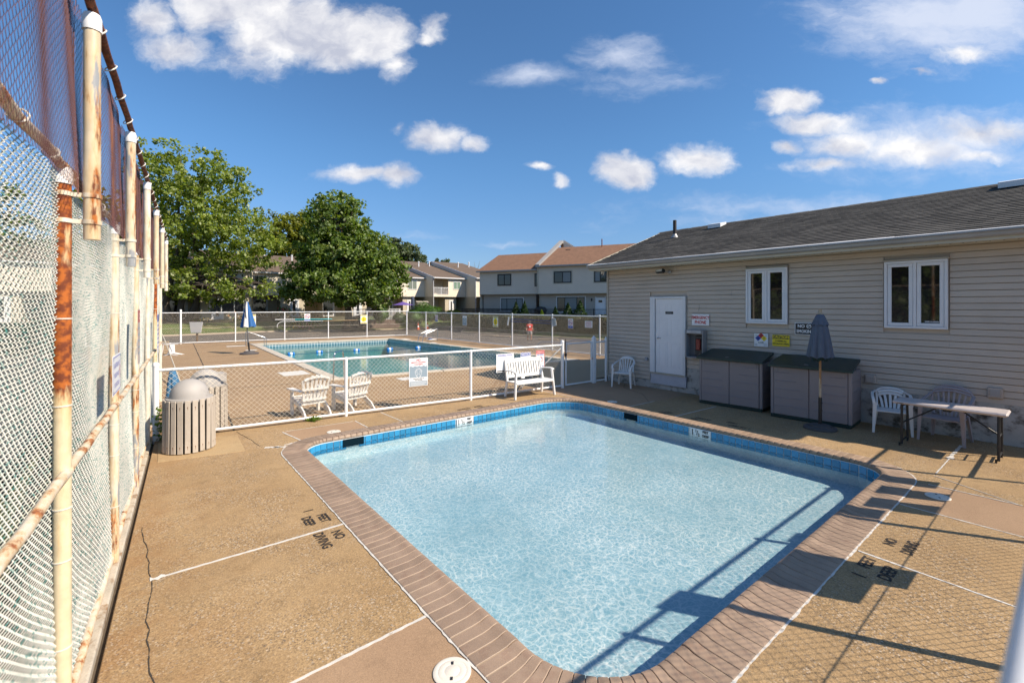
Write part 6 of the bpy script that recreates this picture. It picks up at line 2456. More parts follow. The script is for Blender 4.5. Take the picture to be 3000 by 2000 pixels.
def shrub(name, label, loc, rx, ry, h, mat, n, lsize, group=None, shape='round', cat='shrub', seed=1, stem=True):
    r = np.random.default_rng(seed)
    t = thing(name, label, cat, loc, 0, group)
    d = r.normal(size=(n, 3))
    d /= np.linalg.norm(d, axis=1)[:, None]
    rad = r.uniform(.35, 1, n) ** .4
    P = d * rad[:, None]
    if shape == 'cone':
        z = r.uniform(0, 1, n) ** 1.3
        a = r.uniform(0, 2 * np.pi, n)
        q = (1 - z) * (.75 + .25 * r.uniform(0, 1, n) ** .5) * (1 + .10 * np.sin(z * 40))
        C = np.stack([q * rx * np.cos(a), q * ry * np.sin(a), z * h + .03], 1)
        d = np.stack([np.cos(a), np.sin(a), np.full(n, .4)], 1)
    else:
        bump = 1 + .16 * np.sin(d[:, 0] * 5 + seed) * np.sin(d[:, 1] * 6) + .1 * np.sin(d[:, 2] * 7 + seed)
        C = np.stack([P[:, 0] * rx * bump, P[:, 1] * ry * bump, (P[:, 2] * .5 * bump + .5) * h + .02], 1)
    link('foliage', leaves(C, d, lsize, mat, 'foliage', seed=seed), t)
    if stem:
        MB().tube([(0, 0, -.1), (.02, .01, h * .6)], [.03, .015], 6).build('stem', BARK, t, True)
    return t


# ================================================================== TOWNHOUSES
SIDC = pm('cream_siding', (0.76, 0.67, 0.54), 0.6, var=0.05, vs=1)
SIDT = pm('tan_siding', (0.50, 0.43, 0.32), 0.6, var=0.05, vs=1)
SIDG = pm('grey_beige_siding', (0.70, 0.61, 0.50), 0.6, var=0.05, vs=1)
SIDG2 = pm('lower_grey_siding', (0.44, 0.38, 0.32), 0.6, var=0.05, vs=1)
SIDDK = pm('weathered_grey_siding', (0.30, 0.29, 0.28), 0.7, var=0.10, vs=1)
ROOFT = pm('tan_brown_shingles', (0.135, 0.095, 0.066), 0.9, var=0.18, vs=2, fine=0.28, fs=9)
ROOFR = pm('red_brown_shingles', (0.20, 0.105, 0.060), 0.9, var=0.18, vs=2, fine=0.34, fs=9)
PANE = glass_mat('house_window_glass', (0.022, 0.024, 0.026), .04)
BLIND = flat('window_blind', (0.23, 0.25, 0.25), 0.5)
CURT = flat('green_curtain', (0.17, 0.26, 0.20), 0.6)
DKFR = flat('dark_window_frame', (0.012, 0.011, 0.011), 0.45)
WOOD = pm('deck_wood', (0.17, 0.10, 0.055), 0.8, var=0.2, vs=3)


def lap(mb, p0, p1, z0, z1, nrm, step=.11, top=None):
    """lapped siding between two ground points; top(u) limits the height along the wall"""
    p0, p1, nn = Vector((p0[0], p0[1])), Vector((p1[0], p1[1])), Vector((nrm[0], nrm[1]))
    z = z0
    while z < z1 - .01:
        h = min(step, z1 - z)
        us = (0.0, 1.0)
        if top is not None:
            if top(0) <= z and top(1) <= z:
                break
            lo_, hi_ = 0.0, 1.0
            if top(1) < z + h * .5:
                a, b_ = 0.0, 1.0
                for _ in range(20):
                    mm = (a + b_) / 2
                    if top(mm) > z + h * .5:
                        a = mm
                    else:
                        b_ = mm
                hi_ = a
            if top(0) < z + h * .5:
                a, b_ = 0.0, 1.0
                for _ in range(20):
                    mm = (a + b_) / 2
                    if top(mm) > z + h * .5:
                        b_ = mm
                    else:
                        a = mm
                lo_ = b_
            us = (lo_, hi_)
        A, B = p0.lerp(p1, us[0]), p0.lerp(p1, us[1])
        a0, b0_ = A + nn * .02, B + nn * .02
        mb.add([(a0.x, a0.y, z), (b0_.x, b0_.y, z), (B.x, B.y, z + h), (A.x, A.y, z + h), (A.x, A.y, z), (B.x, B.y, z)], [(0, 1, 2, 3), (4, 5, 1, 0)])
        z += h
    return mb


def house_window(parent, x, z, w, h, y, frame_m, fw=.07, panes=2, fill=None, trim=None, depth=.06):
    """window facing -y in the house's frame"""
    fr_ = MB()
    fr_.box((x - w / 2, y - depth, z - h / 2), (x + w / 2, y - .01, z - h / 2 + fw)).box((x - w / 2, y - depth, z + h / 2 - fw), (x + w / 2, y - .01, z + h / 2))
    fr_.box((x - w / 2, y - depth, z - h / 2 + fw), (x - w / 2 + fw, y - .01, z + h / 2 - fw)).box((x + w / 2 - fw, y - depth, z - h / 2 + fw), (x + w / 2, y - .01, z + h / 2 - fw))
    win = fr_.build('window', frame_m, parent)
    if trim is not None:
        tm = MB()
        q = .11
        tm.box((x - w / 2 - q, y - .035, z - h / 2 - q), (x + w / 2 + q, y - .012, z - h / 2)).box((x - w / 2 - q, y - .035, z + h / 2), (x + w / 2 + q, y - .012, z + h / 2 + q))
        tm.box((x - w / 2 - q, y - .035, z - h / 2), (x - w / 2, y - .012, z + h / 2)).box((x + w / 2, y - .035, z - h / 2), (x + w / 2 + q, y - .012, z + h / 2))
        tm.build('casing', trim, win)
    cuts = panes if isinstance(panes, (list, tuple)) else [k / panes for k in range(1, panes)]
    edges = [0] + list(cuts) + [1]
    iw = w - 2 * fw
    for k in range(len(edges) - 1):
        a, b_ = x - w / 2 + fw + iw * edges[k], x - w / 2 + fw + iw * edges[k + 1]
        m = PANE if not fill else (fill[k] if isinstance(fill, (list, tuple)) else fill)
        MB().add([(a, y - .03, z - h / 2 + fw), (b_, y - .03, z - h / 2 + fw), (b_, y - .03, z + h / 2 - fw), (a, y - .03, z + h / 2 - fw)], [(0, 1, 2, 3)]).build('pane', m, win)
        if k:
            MB().box((a - fw * .4, y - depth + .004, z - h / 2 + fw), (a + fw * .4, y - .015, z + h / 2 - fw)).build('mullion', frame_m, win)
    return win


GZ, SZ, EZ = 0.9, 3.5, 6.05
SLOPE, DEPTH = .25, 12.5


def town_unit(label, x0, x1, yf, door_side, balcony=False, win=(.68, 1.25, 1.15), low='door', gz=GZ, fill=(CURT, CURT), up_m=SIDC, lo_m=SIDT, big=False):
    w = x1 - x0
    t = thing('townhouse', label, 'townhouse', (x0, yf, 0), 0, 'cream townhouses stepping along the far road')
    rec = 1.15
    top = lambda u: EZ + SLOPE * DEPTH * u + .05
    # side wall facing left, whole height, raked
    lap(MB(), (0, DEPTH), (0, 0), SZ, top(1), (-1, 0), .115, lambda u: top(1 - u)).build('side_wall', SIDDK if False else up_m, t)
    lap(MB(), (0, DEPTH), (0, rec * .0), gz - .4, SZ, (-1, 0), .115).build('lower_side_wall', lo_m, t)
    b = MB()
    b.add([(.03, 0.03, gz - .5), (w, 0.03, gz - .5), (w, DEPTH, gz - .5), (.03, DEPTH, gz - .5), (.03, 0.03, EZ), (w, 0.03, EZ), (w, DEPTH, EZ + SLOPE * DEPTH), (.03, DEPTH, EZ + SLOPE * DEPTH)],
          [(1, 2, 6, 5), (2, 3, 7, 6)])
    b.build('party_wall', up_m, t)
    # upper front
    bal = (0.12, w * .46) if balcony else None
    up = MB()
    if bal:
        lap(up, (bal[1], 0), (w, 0), SZ, EZ - .02, (0, -1), .115)
        lap(up, (0, 0), (bal[1], 0), SZ, SZ + .28, (0, -1), .115)
    else:
        lap(up, (0, 0), (w, 0), SZ, EZ - .02, (0, -1), .115)
    up.box((0, .0, SZ - .02), (w, rec + .02, SZ + .0))
    up.build('upper_front', up_m, t)
    if bal:
        n_ = MB()
        lap(n_, (bal[0], 1.5), (bal[1], 1.5), SZ + .25, EZ, (0, -1), .115)
        lap(n_, (bal[1], .0), (bal[1], 1.5), SZ + .25, EZ, (-1, 0), .115)
        n_.add([(bal[0], 0, SZ + .28), (bal[1], 0, SZ + .28), (bal[1], 1.5, SZ + .28), (bal[0], 1.5, SZ + .28), (bal[0], 0, EZ - .02), (bal[1], 0, EZ - .02), (bal[1], 1.5, EZ - .02), (bal[0], 1.5, EZ - .02)], [(0, 1, 2, 3), (7, 6, 5, 4), (3, 7, 4, 0)])
        n_.build('balcony_recess', SIDT, t)
        MB().box((bal[0] + .05, 1.44, SZ + .28), (bal[0] + .75, 1.47, EZ - .3)).build('balcony_door', DKFR, t)
        rl = MB().box((bal[0], -.03, SZ + 1.22), (bal[1], .01, SZ + 1.28)).box((bal[0], -.025, SZ + .34), (bal[1], .005, SZ + .38)).build('balcony_rail', TRIMW, t)
        for k in range(24):
            x = bal[0] + (bal[1] - bal[0]) * (k + .5) / 24
            MB().box((x - .012, -.02, SZ + .38), (x + .012, .0, SZ + 1.22)).build('baluster', TRIMW, rl)
        MB().box((bal[0] + (bal[1] - bal[0]) * .48, -.035, SZ + .3), (bal[0] + (bal[1] - bal[0]) * .48 + .07, .012, SZ + 1.3)).build('newel', TRIMW, rl)
    # lower front, set back under the upper floor
    lw = MB()
    lap(lw, (w * .40, .35), (w * .74, .35), gz - .4, SZ - .02, (0, -1), .115)
    lap(lw, (w * .40, 2.2), (w * .40, .35), gz - .4, SZ - .02, (-1, 0), .115)
    lap(lw, (w * .74, .35), (w * .74, 2.4), gz - .4, SZ - .02, (1, 0), .115)
    lap(lw, (0, 2.2), (w * .40, 2.2), gz - .4, SZ - .02, (0, -1), .115)
    lap(lw, (w * .74, 2.4), (w, 2.4), gz - .4, SZ - .02, (0, -1), .115)
    lw.build('lower_front', lo_m, t)
    lt = MB().box((.05, .1, SZ - .045), (w, 2.4, SZ - .022)).build('overhang_ceiling', SIDT, t)
    if balcony:
        house_window(t, w * win[0] + .25, SZ + 1.6, win[1], win[2], 0, TRIMW, .07, 2, fill, None)
    else:
        house_window(t, w * win[0] - .1, SZ + 1.6, win[1], win[2], 0, TRIMW, .07, 2, fill, None)
    d1 = MB().box((w * .52, .30, gz - .1), (w * .66, .345, gz + 2.15)).build('front_door', TRIMW, t)
    MB().box((w * .57, .292, gz + .25), (w * .61, .299, gz + 1.95)).build('door_light', DKFR, d1)
    d2 = MB().box((w * .05, 2.12, gz - .05), (w * .28, 2.18, gz + 2.1)).build('patio_door', TRIMW, t)
    MB().box((w * .08, 2.11, gz + .1), (w * .25, 2.119, gz + 2.0)).build('pane', PANE, d2)
    # roof slab, rake trim, gutter
    e = .30
    r = MB()
    za, zb_ = EZ - SLOPE * e + .06, EZ + SLOPE * DEPTH + .06
    r.add([(0, -e, za), (w + .02, -e, za), (w + .02, DEPTH, zb_), (0, DEPTH, zb_), (0, -e, za + .14), (w + .02, -e, za + .14), (w + .02, DEPTH, zb_ + .14), (0, DEPTH, zb_ + .14), (0, DEPTH + 8, zb_ - 2), (w + .02, DEPTH + 8, zb_ - 2)],
          [(0, 3, 2, 1), (4, 5, 6, 7), (0, 1, 5, 4), (1, 2, 6, 5), (3, 0, 4, 7), (7, 6, 9, 8)])
    r.build('roof', ROOFT, t)
    MB().add([(-.06, -e, za - .08), (-.005, -e, za - .08), (-.005, DEPTH, zb_ - .08), (-.06, DEPTH, zb_ - .08), (-.06, -e, za + .15), (-.005, -e, za + .15), (-.005, DEPTH, zb_ + .15), (-.06, DEPTH, zb_ + .15)],
             [(0, 3, 2, 1), (4, 5, 6, 7), (0, 1, 5, 4), (3, 0, 4, 7), (1, 2, 6, 5), (2, 3, 7, 6)]).build('rake_trim', TRIMW, t)
    MB().box((.0, -e - .09, za - .03), (w, -e - .003, za + .11)).build('gutter', TRIMW, t)
    MB().tube([(.09, -e + .05, za), (.06, -.06, EZ - .35), (.06, -.06, gz)], .045, 6).build('downpipe', TRIMW, t)
    for (px_, yy_) in ((w * .35, DEPTH * .62), (w * .8, DEPTH * .70)):
        zz = EZ + SLOPE * yy_ + .1
        MB().tube([(px_, yy_, zz), (px_, yy_, zz + .75)], .09, 8).lathe([(.14, zz + .72), (.14, zz + .86), (0, zz + .92)], 8, Matrix.Translation((px_, yy_, 0))).build('flue', TRIMW, t, True)
    return t


GRC = flat('grey_curtain', (0.16, 0.19, 0.16), 0.6)
town_unit('cream townhouse, mostly hidden, at the far left behind the tall maple', -6.5, 1.2, 59.6, 0, win=(.3, 1.6, 1.2), fill=(PANE, PANE), balcony=True)
u1 = town_unit('cream townhouse behind the gap between the two maples', 1.2, 9.2, 57.6, 0, win=(.80, 1.7, 1.3), fill=(PANE, PANE))
u2 = town_unit('cream townhouse half hidden behind the dark maple', 9.2, 17.2, 59.2, 0, win=(.12, 1.8, 1.3), fill=(PANE, PANE))
town_unit('cream townhouse with its front hidden behind the dark maple crown', 17.2, 25.1, 59.6, 0, win=(.5, 1.6, 1.2))
town_unit('cream townhouse with the purple patio umbrella in front', 25.1, 30.4, 57.4, 0, win=(.66, 1.35, 1.25), fill=(GRC, GRC))
town_unit('cream townhouse with a recessed balcony and a green curtained window', 30.4, 35.65, 55.1, 0, True, (.68, 1.2, 1.1))
town_unit('cream townhouse at the end of the row, beside the brown roofed house', 35.65, 41.5, 52.6, 0)
# a wide living room window on the unit between the maples
house_window(u1, 5.6, gz_ := 2.25, 3.3, 1.5, .30, TRIMW, .12, [.33, .72], (PANE, PANE, PANE))
lap(MB(), (3.2, .36), (8.0, .36), .5, SZ - .02, (0, -1), .115).build('lower_front', SIDG, u1)

# the brown-roofed house on the right
RH0, RH1 = Vector((30.8, 44.5)), Vector((37.3, 31.6))
LR = (RH1 - RH0).length
ar = math.atan2((RH1 - RH0).y, (RH1 - RH0).x)
rh = thing('house', 'two storey grey beige house pair with brown shingle roofs behind the car park', 'house', (RH0.x, RH0.y, 0), ar)
LR2 = LR + 9
g0, s0, e0 = 1.0, 3.62, 6.62
SPL = LR * .545           # where the roofs step
lap(MB(), (0, 0), (SPL - .35, 0), s0, e0 - .32, (0, -1), .12).build('upper_wall', SIDG, rh)
lap(MB(), (SPL - .35, -.55), (LR2, -.55), s0 - .02, e0, (0, -1), .12).build('upper_wall', SIDG, rh)
lap(MB(), (SPL - .35, 0), (SPL - .35, -.55), s0 - .02, e0, (-1, 0), .12).build('upper_wall', SIDG, rh)
lap(MB(), (.25, .55), (SPL - .9, .55), g0 - .5, s0, (0, -1), .12).build('lower_wall', SIDG2, rh)
lap(MB(), (SPL - .30, .1), (LR2, .1), g0 - .5, s0, (0, -1), .12).build('lower_wall', SIDG2, rh)
MB().box((SPL - .9, 1.6, g0 - .5), (SPL - .3, 1.7, s0)).build('passage', DKFR, rh)
bd = MB()
bd.add([(0.02, .03, g0 - .5), (LR2, .6, g0 - .5), (LR2, 10, g0 - .5), (0.02, 10, g0 - .5), (0.02, .03, e0 - .3), (LR2, .6, e0), (LR2, 10, e0), (.02, 10, e0 - .3)], [(1, 2, 6, 5), (2, 3, 7, 6), (3, 0, 4, 7)])
bd.build('body', SIDG, rh)
MB().box((.0, -.02, s0 - .06), (SPL - .36, .56, s0 - .003)).box((SPL - .35, -.56, s0 - .08), (LR2, .11, s0 - .025)).build('overhang', SOFF, rh)
# roofs: left lower one, right higher one, party wall between
rs = .42
r = MB()


def roof_slab(mb, x0, x1, y0, y1, z0, z1, th=.12, xs=0.0):
    mb.add([(x0, y0, z0), (x1, y0, z0), (x1, y1, z1), (x0 + xs, y1, z1), (x0, y0, z0 + th), (x1, y0, z0 + th), (x1, y1, z1 + th), (x0 + xs, y1, z1 + th)],
           [(0, 3, 2, 1), (4, 5, 6, 7), (0, 1, 5, 4), (1, 2, 6, 5), (2, 3, 7, 6), (3, 0, 4, 7)])


roof_slab(r, -.25, SPL - .10, -.35, 5.6, e0 - .42, e0 - .42 + 5.95 * rs, .12, .0)
r.build('roof', ROOFR, rh)
r = MB()
roof_slab(r, SPL + .05, LR2, -.9, 5.6, e0 - .10, e0 - .10 + 6.5 * rs)
r.build('roof', ROOFR, rh)
r = MB()
roof_slab(r, -.25, LR2, 11.5, 5.61, e0 - .42, e0 - .42 + 5.89 * rs)
r.build('roof', ROOFR, rh)
pw = MB()
zt = e0 + .12
pw.add([(SPL - .42, -.95, zt - .30), (SPL + .04, -.95, zt - .30), (SPL + .04, 7.4, zt + 8.2 * rs), (SPL - .42, 7.4, zt + 8.2 * rs), (SPL - .42, -.95, zt + .05), (SPL + .04, -.95, zt + .05), (SPL + .04, 7.4, zt + 8.2 * rs + .30), (SPL - .42, 7.4, zt + 8.2 * rs + .30),
        (SPL - .42, 10.5, e0 + 1.2), (SPL + .04, 10.5, e0 + 1.2)],
       [(0, 3, 2, 1), (4, 5, 6, 7), (0, 1, 5, 4), (1, 2, 6, 5), (3, 0, 4, 7), (7, 6, 9, 8), (2, 9, 6), (3, 7, 8)])
pw.build('party_wall', SIDDK, rh)
r = MB()
roof_slab(r, SPL + .05, SPL + 4.5, 5.62, 9.5, e0 + 2.6, e0 + 3.6, .12)
lap(MB(), (SPL + .1, 7.42), (SPL + 2.1, 7.42), e0 + 2.6, e0 + 3.9, (0, -1), .12, lambda u: e0 + 3.95 - u * 1.3).build('dormer_wall', SIDC, rh)
MB().box((-.25, -.48, e0 - .44), (SPL - .45, -.36, e0 - .29)).box((SPL - .36, -1.02, e0 - .12), (LR2, -.905, e0 + .03)).build('gutter', GUT, rh)
MB().tube([(SPL - .20, -.95, e0 - .1), (SPL - .24, -.62, e0 - .5), (SPL - .24, -.62, s0), (SPL - .24, .0, s0 - .15), (SPL - .24, .02, g0)], .05, 6).build('downpipe', SOFF, rh)
MB().tube([(LR * .93, 5.0, e0 + 2.3), (LR * .93, 5.0, e0 + 3.4)], .06, 8).build('vent_pipe', pm('red_pipe', (0.16, 0.05, 0.03), .7), rh, True)
MB().box((SPL + 1.35, 4.4, e0 + 2.15), (SPL + 1.9, 4.8, e0 + 2.32)).build('roof_vent', PVC, rh)
house_window(rh, LR * .225, s0 + 1.62, 1.75, 1.35, 0, DKFR, .12, 2, (PANE, PANE))
house_window(rh, SPL - .62, s0 + 1.52, .5, 1.45, 0, DKFR, .10, 1)
house_window(rh, LR * .725, s0 + 1.72, 2.0, 1.25, -.55, DKFR, .11, 2, (PANE, BLIND), SOFF)
house_window(rh, LR * 1.01, s0 + 1.70, 1.3, 1.2, -.55, DKFR, .11, 2, (BLIND, PANE), SOFF)
house_window(rh, LR * .275, g0 + 1.42, 2.75, 1.42, .55, DKFR, .07, [.25, .73], (BLIND, BLIND, BLIND), TRIMW)
house_window(rh, LR * .775, g0 + 1.42, 3.1, 1.55, .1, DKFR, .07, [.27, .73], (PANE, BLIND, PANE), TRIMW)
d = MB().box((LR * 1.0 - .45, .02, g0), (LR * 1.0 + .45, .075, g0 + 2.1)).build('front_door', DOORW, rh)
MB().box((LR * 1.0 - .56, .03, g0), (LR * 1.0 - .46, .085, g0 + 2.2)).box((LR * 1.0 + .46, .03, g0), (LR * 1.0 + .56, .085, g0 + 2.2)).build('door_frame', TRIMW, d)
MB().box((LR * 1.0 - .2, .012, g0 + 1.6), (LR * 1.0 + .2, .019, g0 + 1.85)).build('door_light', PANE, d)
MB().bbox((LR * .935 - .06, -.02, g0 + 1.75), (LR * .935 + .06, .08, g0 + 2.05), .02).build('porch_lamp', BLACK, rh)

# black railing and grill in front of it, conifers, the hedge on the bank
e_ = (RH1 - RH0).normalized()
n_ = Vector((e_.y, -e_.x))


def rp_(u, v, z=0):
    p = RH0 + e_ * u + n_ * (-v if False else v)
    return (p.x, p.y, z)


if n_.x > 0:
    n_ = -n_


def bar_fence(name, label, p, q, z0, h, m, step=.13, w=.018, posts_every=2.4, cat='railing', rail_w=.04):
    t = thing(name, label, cat, (p[0], p[1], 0), math.atan2(q[1] - p[1], q[0] - p[0]))
    L = math.hypot(q[0] - p[0], q[1] - p[1])
    MB().box((0, -.02, z0 + h - .05), (L, .02, z0 + h)).build('top_rail', m, t)
    MB().box((0, -.015, z0 + .08), (L, .015, z0 + .12)).build('bottom_rail', m, t)
    k = int(L / posts_every) + 1
    for i in range(k + 1):
        x = L * i / k
        MB().box((x - .035, -.035, z0 - .3), (x + .035, .035, z0 + h + .05)).build('post', m, t)
    bm_ = MB().box((-w / 2, -w / 2, .12), (w / 2, w / 2, h - .05)).mesh('bar', m)
    nb = int(L / step)
    for i in range(nb):
        link('bar', bm_, t, (L * (i + .5) / nb, 0, z0))
    return t


a, b_ = rp_(-1.5, 1.6), rp_(LR * .55, 1.7)
lat = thing('trellis', 'dark trellis screen below the left half of the brown roofed house', 'trellis', (a[0], a[1], .85), ar)
L = math.hypot(b_[0] - a[0], b_[1] - a[1])
MB().box((0, -.03, 1.02), (L, .03, 1.08)).build('top_rail', BLACK, lat)
mb = MB()
DKW = flat('dark_stained_wood', (0.022, 0.018, 0.016), 0.7)
vs_ = MB().box((-.03, -.012, 0), (.03, .012, 1.02)).mesh('slat', DKW)
for k in range(int(L / .16)):
    link('slat', vs_, lat, (k * .16, 0, 0))
hs_ = MB().box((0, -.022, -.025), (L, -.013, .025)).mesh('slat', DKW)
for k in range(6):
    link('slat', hs_, lat, (0, 0, .1 + k * .17))
bar_fence('railing', 'black metal railing in front of the right half of the brown roofed house', rp_(LR * .55, 1.75), rp_(LR + 6, 1.75), .95, .95, BLACK)
gr = thing('grill', 'black covered grill behind the railing by the passage', 'grill', rp_(LR * .56, 1.0, .9), ar)
MB().bbox((-.55, -.3, 0), (.55, .3, .75), .05).build('cabinet', BLACK, gr)
MB().lathe([(.75, .74), (.72, .98), (.5, 1.2), (0, 1.28)], 20, Matrix.Diagonal((1, .55, 1, 1))).build('lid', BLACK, gr, True)
for i, (u, v, rx, h, mt, lb, sh) in enumerate([(LR * .385, 1.9, .8, 1.9, LEAF_K, 'dark ragged conifer under the wide lower window, the left of the pair', 'cone'), (LR * .455, 1.9, .75, 1.95, LEAF_K, 'dark ragged conifer under the wide lower window, the right of the pair', 'cone'),
                                              (LR * .60, 2.1, .38, 1.0, LEAF_Y, 'small lime green conifer left of the dark grill', 'cone'), (LR * .705, 2.1, .6, 1.35, LEAF_K, 'small dark conifer between the lime one and the picture window', 'cone'),
                                              (LR * .80, 2.1, .85, 1.75, LEAF_K, 'mid sized conical conifer under the picture window', 'cone'), (LR * .89, 2.1, 1.0, 2.0, LEAF_K, 'largest conical conifer by the picture window', 'cone')]):
    shrub('conifer', lb, rp_(u, v, .75), rx, rx, h, mt, 900, .13, 'conifers in front of the brown roofed house', sh, 'conifer', 60 + i)
# hedge along the bank: one long mass of clipped twigs and leaves
r_ = np.random.default_rng(77)
hp = [(p.x, p.y) for p in KRd if 12 < p.y < 46]
pts_ = np.array(hp)
nq = 24000
ii = r_.integers(0, len(pts_) - 1, nq)
ff_ = r_.uniform(0, 1, nq)
base_ = pts_[ii] * (1 - ff_)[:, None] + pts_[ii + 1] * ff_[:, None]
dx = .75 + 1.1 * r_.uniform(0, 1, nq)
front = r_.uniform(0, 1, nq) < .7
dx = np.where(front, .65 + .22 * r_.uniform(0, 1, nq), dx)
zz = np.where(front, r_.uniform(.1, 1.75, nq), 1.62 + .2 * r_.uniform(0, 1, nq)) + .10 * np.sin(base_[:, 1] * 1.7) + .07 * np.sin(base_[:, 1] * 4.1)
C3 = np.stack([base_[:, 0] + dx + .25 * (zz / 1.7), base_[:, 1], -.58 + zz], 1)
hd = np.tile(np.array([[-.7, -.3, .3]]), (nq, 1))
hg = thing('hedge', 'long clipped brownish green hedge along the bank beyond the car park', 'hedge', (0, 0, 0))
link('foliage', leaves(C3, hd, .17, LEAF_H, 'foliage', seed=5), hg)
mb = MB()
for i in range(len(hp) - 1):
    (xa, ya), (xb, yb) = hp[i], hp[i + 1]
    mb.add([(xa + .85, ya, -.6), (xb + .85, yb, -.6), (xb + 1.1, yb, 1.08), (xa + 1.1, ya, 1.08), (xa + 1.9, ya, 1.08), (xb + 1.9, yb, 1.08)], [(0, 1, 2, 3), (3, 2, 5, 4)])
mb.build('twigs', pm('hedge_twigs', (0.05, 0.042, 0.022), .95, var=.3, vs=4), hg)

# low planting, white fence, deck rails and odds and ends before the townhouses
bar_fence('picket_fence', 'white vinyl railing beside the trunk of the dark maple', site(px(1020, 50.5), 50.5), site(px(1172, 53.5), 53.5), .55, 1.35, TRIMW, .16, .045, 2.2, 'fence')
rw = thing('retaining_wall', 'low brown retaining wall under the white vinyl railing', 'wall', site(px(1000, 50.2), 50.2) + (0,), math.atan2(*(np.array(site(px(1172, 53.3), 53.3)) - np.array(site(px(1000, 50.2), 50.2)))[::-1]))
BRK = pm('brown_block', (0.16, 0.11, 0.085), .9, var=.1, vs=2, rnd=.2)
LW = math.hypot(*(np.array(site(px(1172, 53.3), 53.3)) - np.array(site(px(1000, 50.2), 50.2))))
bl_ = MB().bbox((-.195, -.1, 0), (.195, .1, .14), .012).mesh('block', BRK)
for rr_ in range(7):
    for k in range(int(LW / .4)):
        link('block', bl_, rw, (.2 + k * .4 + .2 * (rr_ % 2), random.uniform(-.01, .01), -.35 + rr_ * .145))
bar_fence('deck_railing', 'dark wooden deck railing between the two maples', site(px(560, 50.5), 50.5), site(px(955, 55.5), 55.5), .75, .95, WOOD, .14, .035, 2.2, 'railing')
bar_fence('deck_railing', 'brown wooden deck railing in front of the purple umbrella', site(px(1150, 55), 55), site(px(1235, 57), 57), .45, 1.1, WOOD, .14, .035, 1.8, 'railing')
bar_fence('deck_railing', 'weathered wooden patio railing in front of the balcony townhouse', site(px(1300, 58.5), 58.5), site(px(1400, 60.5), 60.5), .45, 1.15, pm('grey_deck_wood', (0.22, 0.15, 0.09), .8, var=.2, vs=3), .14, .035, 1.8, 'railing')
for i, (u, Z_, rx, h, mt, lb) in enumerate([(1116, 52.5, .95, 2.3, LEAF_S, 'round bright green shrub right of the white vinyl railing'), (1212, 54.5, 1.1, 1.6, LEAF_S, 'low spreading shrub behind the corner of the far fence'), (1262, 57, 1.9, 2.1, LEAF_S, 'wide loose shrub left of the traffic cones'),
                                           (1328, 57.5, 1.3, 1.7, LEAF_C, 'yellowish shrub right of the traffic cones'), (1240, 58.5, 1.6, 2.6, LEAF_S, 'clipped green shrub beneath the closed navy umbrella'), (1170, 53.5, .8, 1.3, LEAF_D, 'grey green shrub below the wooden deck railing')]):
    x, y = site(px(u, Z_), Z_)
    shrub('shrub', lb, (x, y, .15), rx, rx * .8, h, mt, 1500, .17, 'shrubs along the far road', 'round', 'shrub', 90 + i)
# flowers and pots by the deck on the left
FL = [leaf_mat('pink_petal', (0.50, 0.06, 0.14), (0.62, 0.22, 0.30), trans=.2), leaf_mat('yellow_petal', (0.65, 0.40, 0.02), (0.75, 0.55, 0.05), trans=.2), leaf_mat('orange_petal', (0.6, 0.18, 0.02), (0.7, 0.3, 0.05), trans=.2)]
for i, (u, v_, Z_, k, lb) in enumerate([(835, 905, 50.5, 0, 'pink flowers just right of the striped umbrella'), (900, 955, 48.5, 0, 'pink flowers low in the bed by the kerb'), (700, 932, 48.5, 2, 'orange flowers in a hanging pot behind the far fence'), (870, 950, 48.5, 1, 'yellow flowers low in the bed by the kerb'), (600, 945, 47.5, 1, 'pale yellow flowers left of the striped umbrella')]):
    x, y = site(px(u, Z_), Z_)
    t = thing('flower_bush', lb, 'flowers', (x, y, .2), 0, 'flowers before the left townhouses')
    r2 = np.random.default_rng(200 + i)
    z_ = pz(v_, Z_) - .2
    q_ = r2.normal(size=(60, 3)) * np.array([.35, .35, .22]) + np.array([0, 0, z_])
    link('petals', leaves(q_, q_ * 0 + np.array([0, 0, 1.]), .16, FL[k], 'petals', seed=i, asp=1.1), t)
    q_ = r2.normal(size=(160, 3)) * np.array([.4, .4, .25]) + np.array([0, 0, max(.25, z_ - .3)])
    link('foliage', leaves(q_, q_ * 0 + np.array([0, 0, .6]), .16, LEAF_S, 'foliage', seed=i + 9), t)
    MB().tube([(0, 0, -.15), (0, 0, max(.3, z_))], .02, 5).build('stem', BARK, t)
# flag
fx, fy = site(px(610, 50), 50)
fg = thing('flag', 'red and white striped flag hanging below the tall maple', 'flag', (fx, fy, 0), RD(-38))
CR_, CW_ = flat('flag_red', (0.35, 0.02, 0.03), .7), flat('flag_white', (0.62, 0.60, 0.58), .7)
zt_ = pz(878, 50)
MB().tube([(-.1, 0, .5), (.35, 0, zt_ + .15)], .02, 6).build('staff', TRIMW, fg)
for k in range(9):
    f0, f1 = k / 9, (k + 1) / 9
    mb = MB()
    for j in range(9):
        v = j / 8
        for f in (f0, f1):
            mb.v.append((.38 - 0.55 * v + f * .62 - .05 * v, .10 * math.sin(f * 7 + v * 2) * v, zt_ - 1.55 * v + .35 * f - .25 * f * v))
    mb.f = [(2 * j, 2 * j + 1, 2 * j + 3, 2 * j + 2) for j in range(8)]
    mb.build('stripe', (CR_, CW_)[k % 2], fg, True)
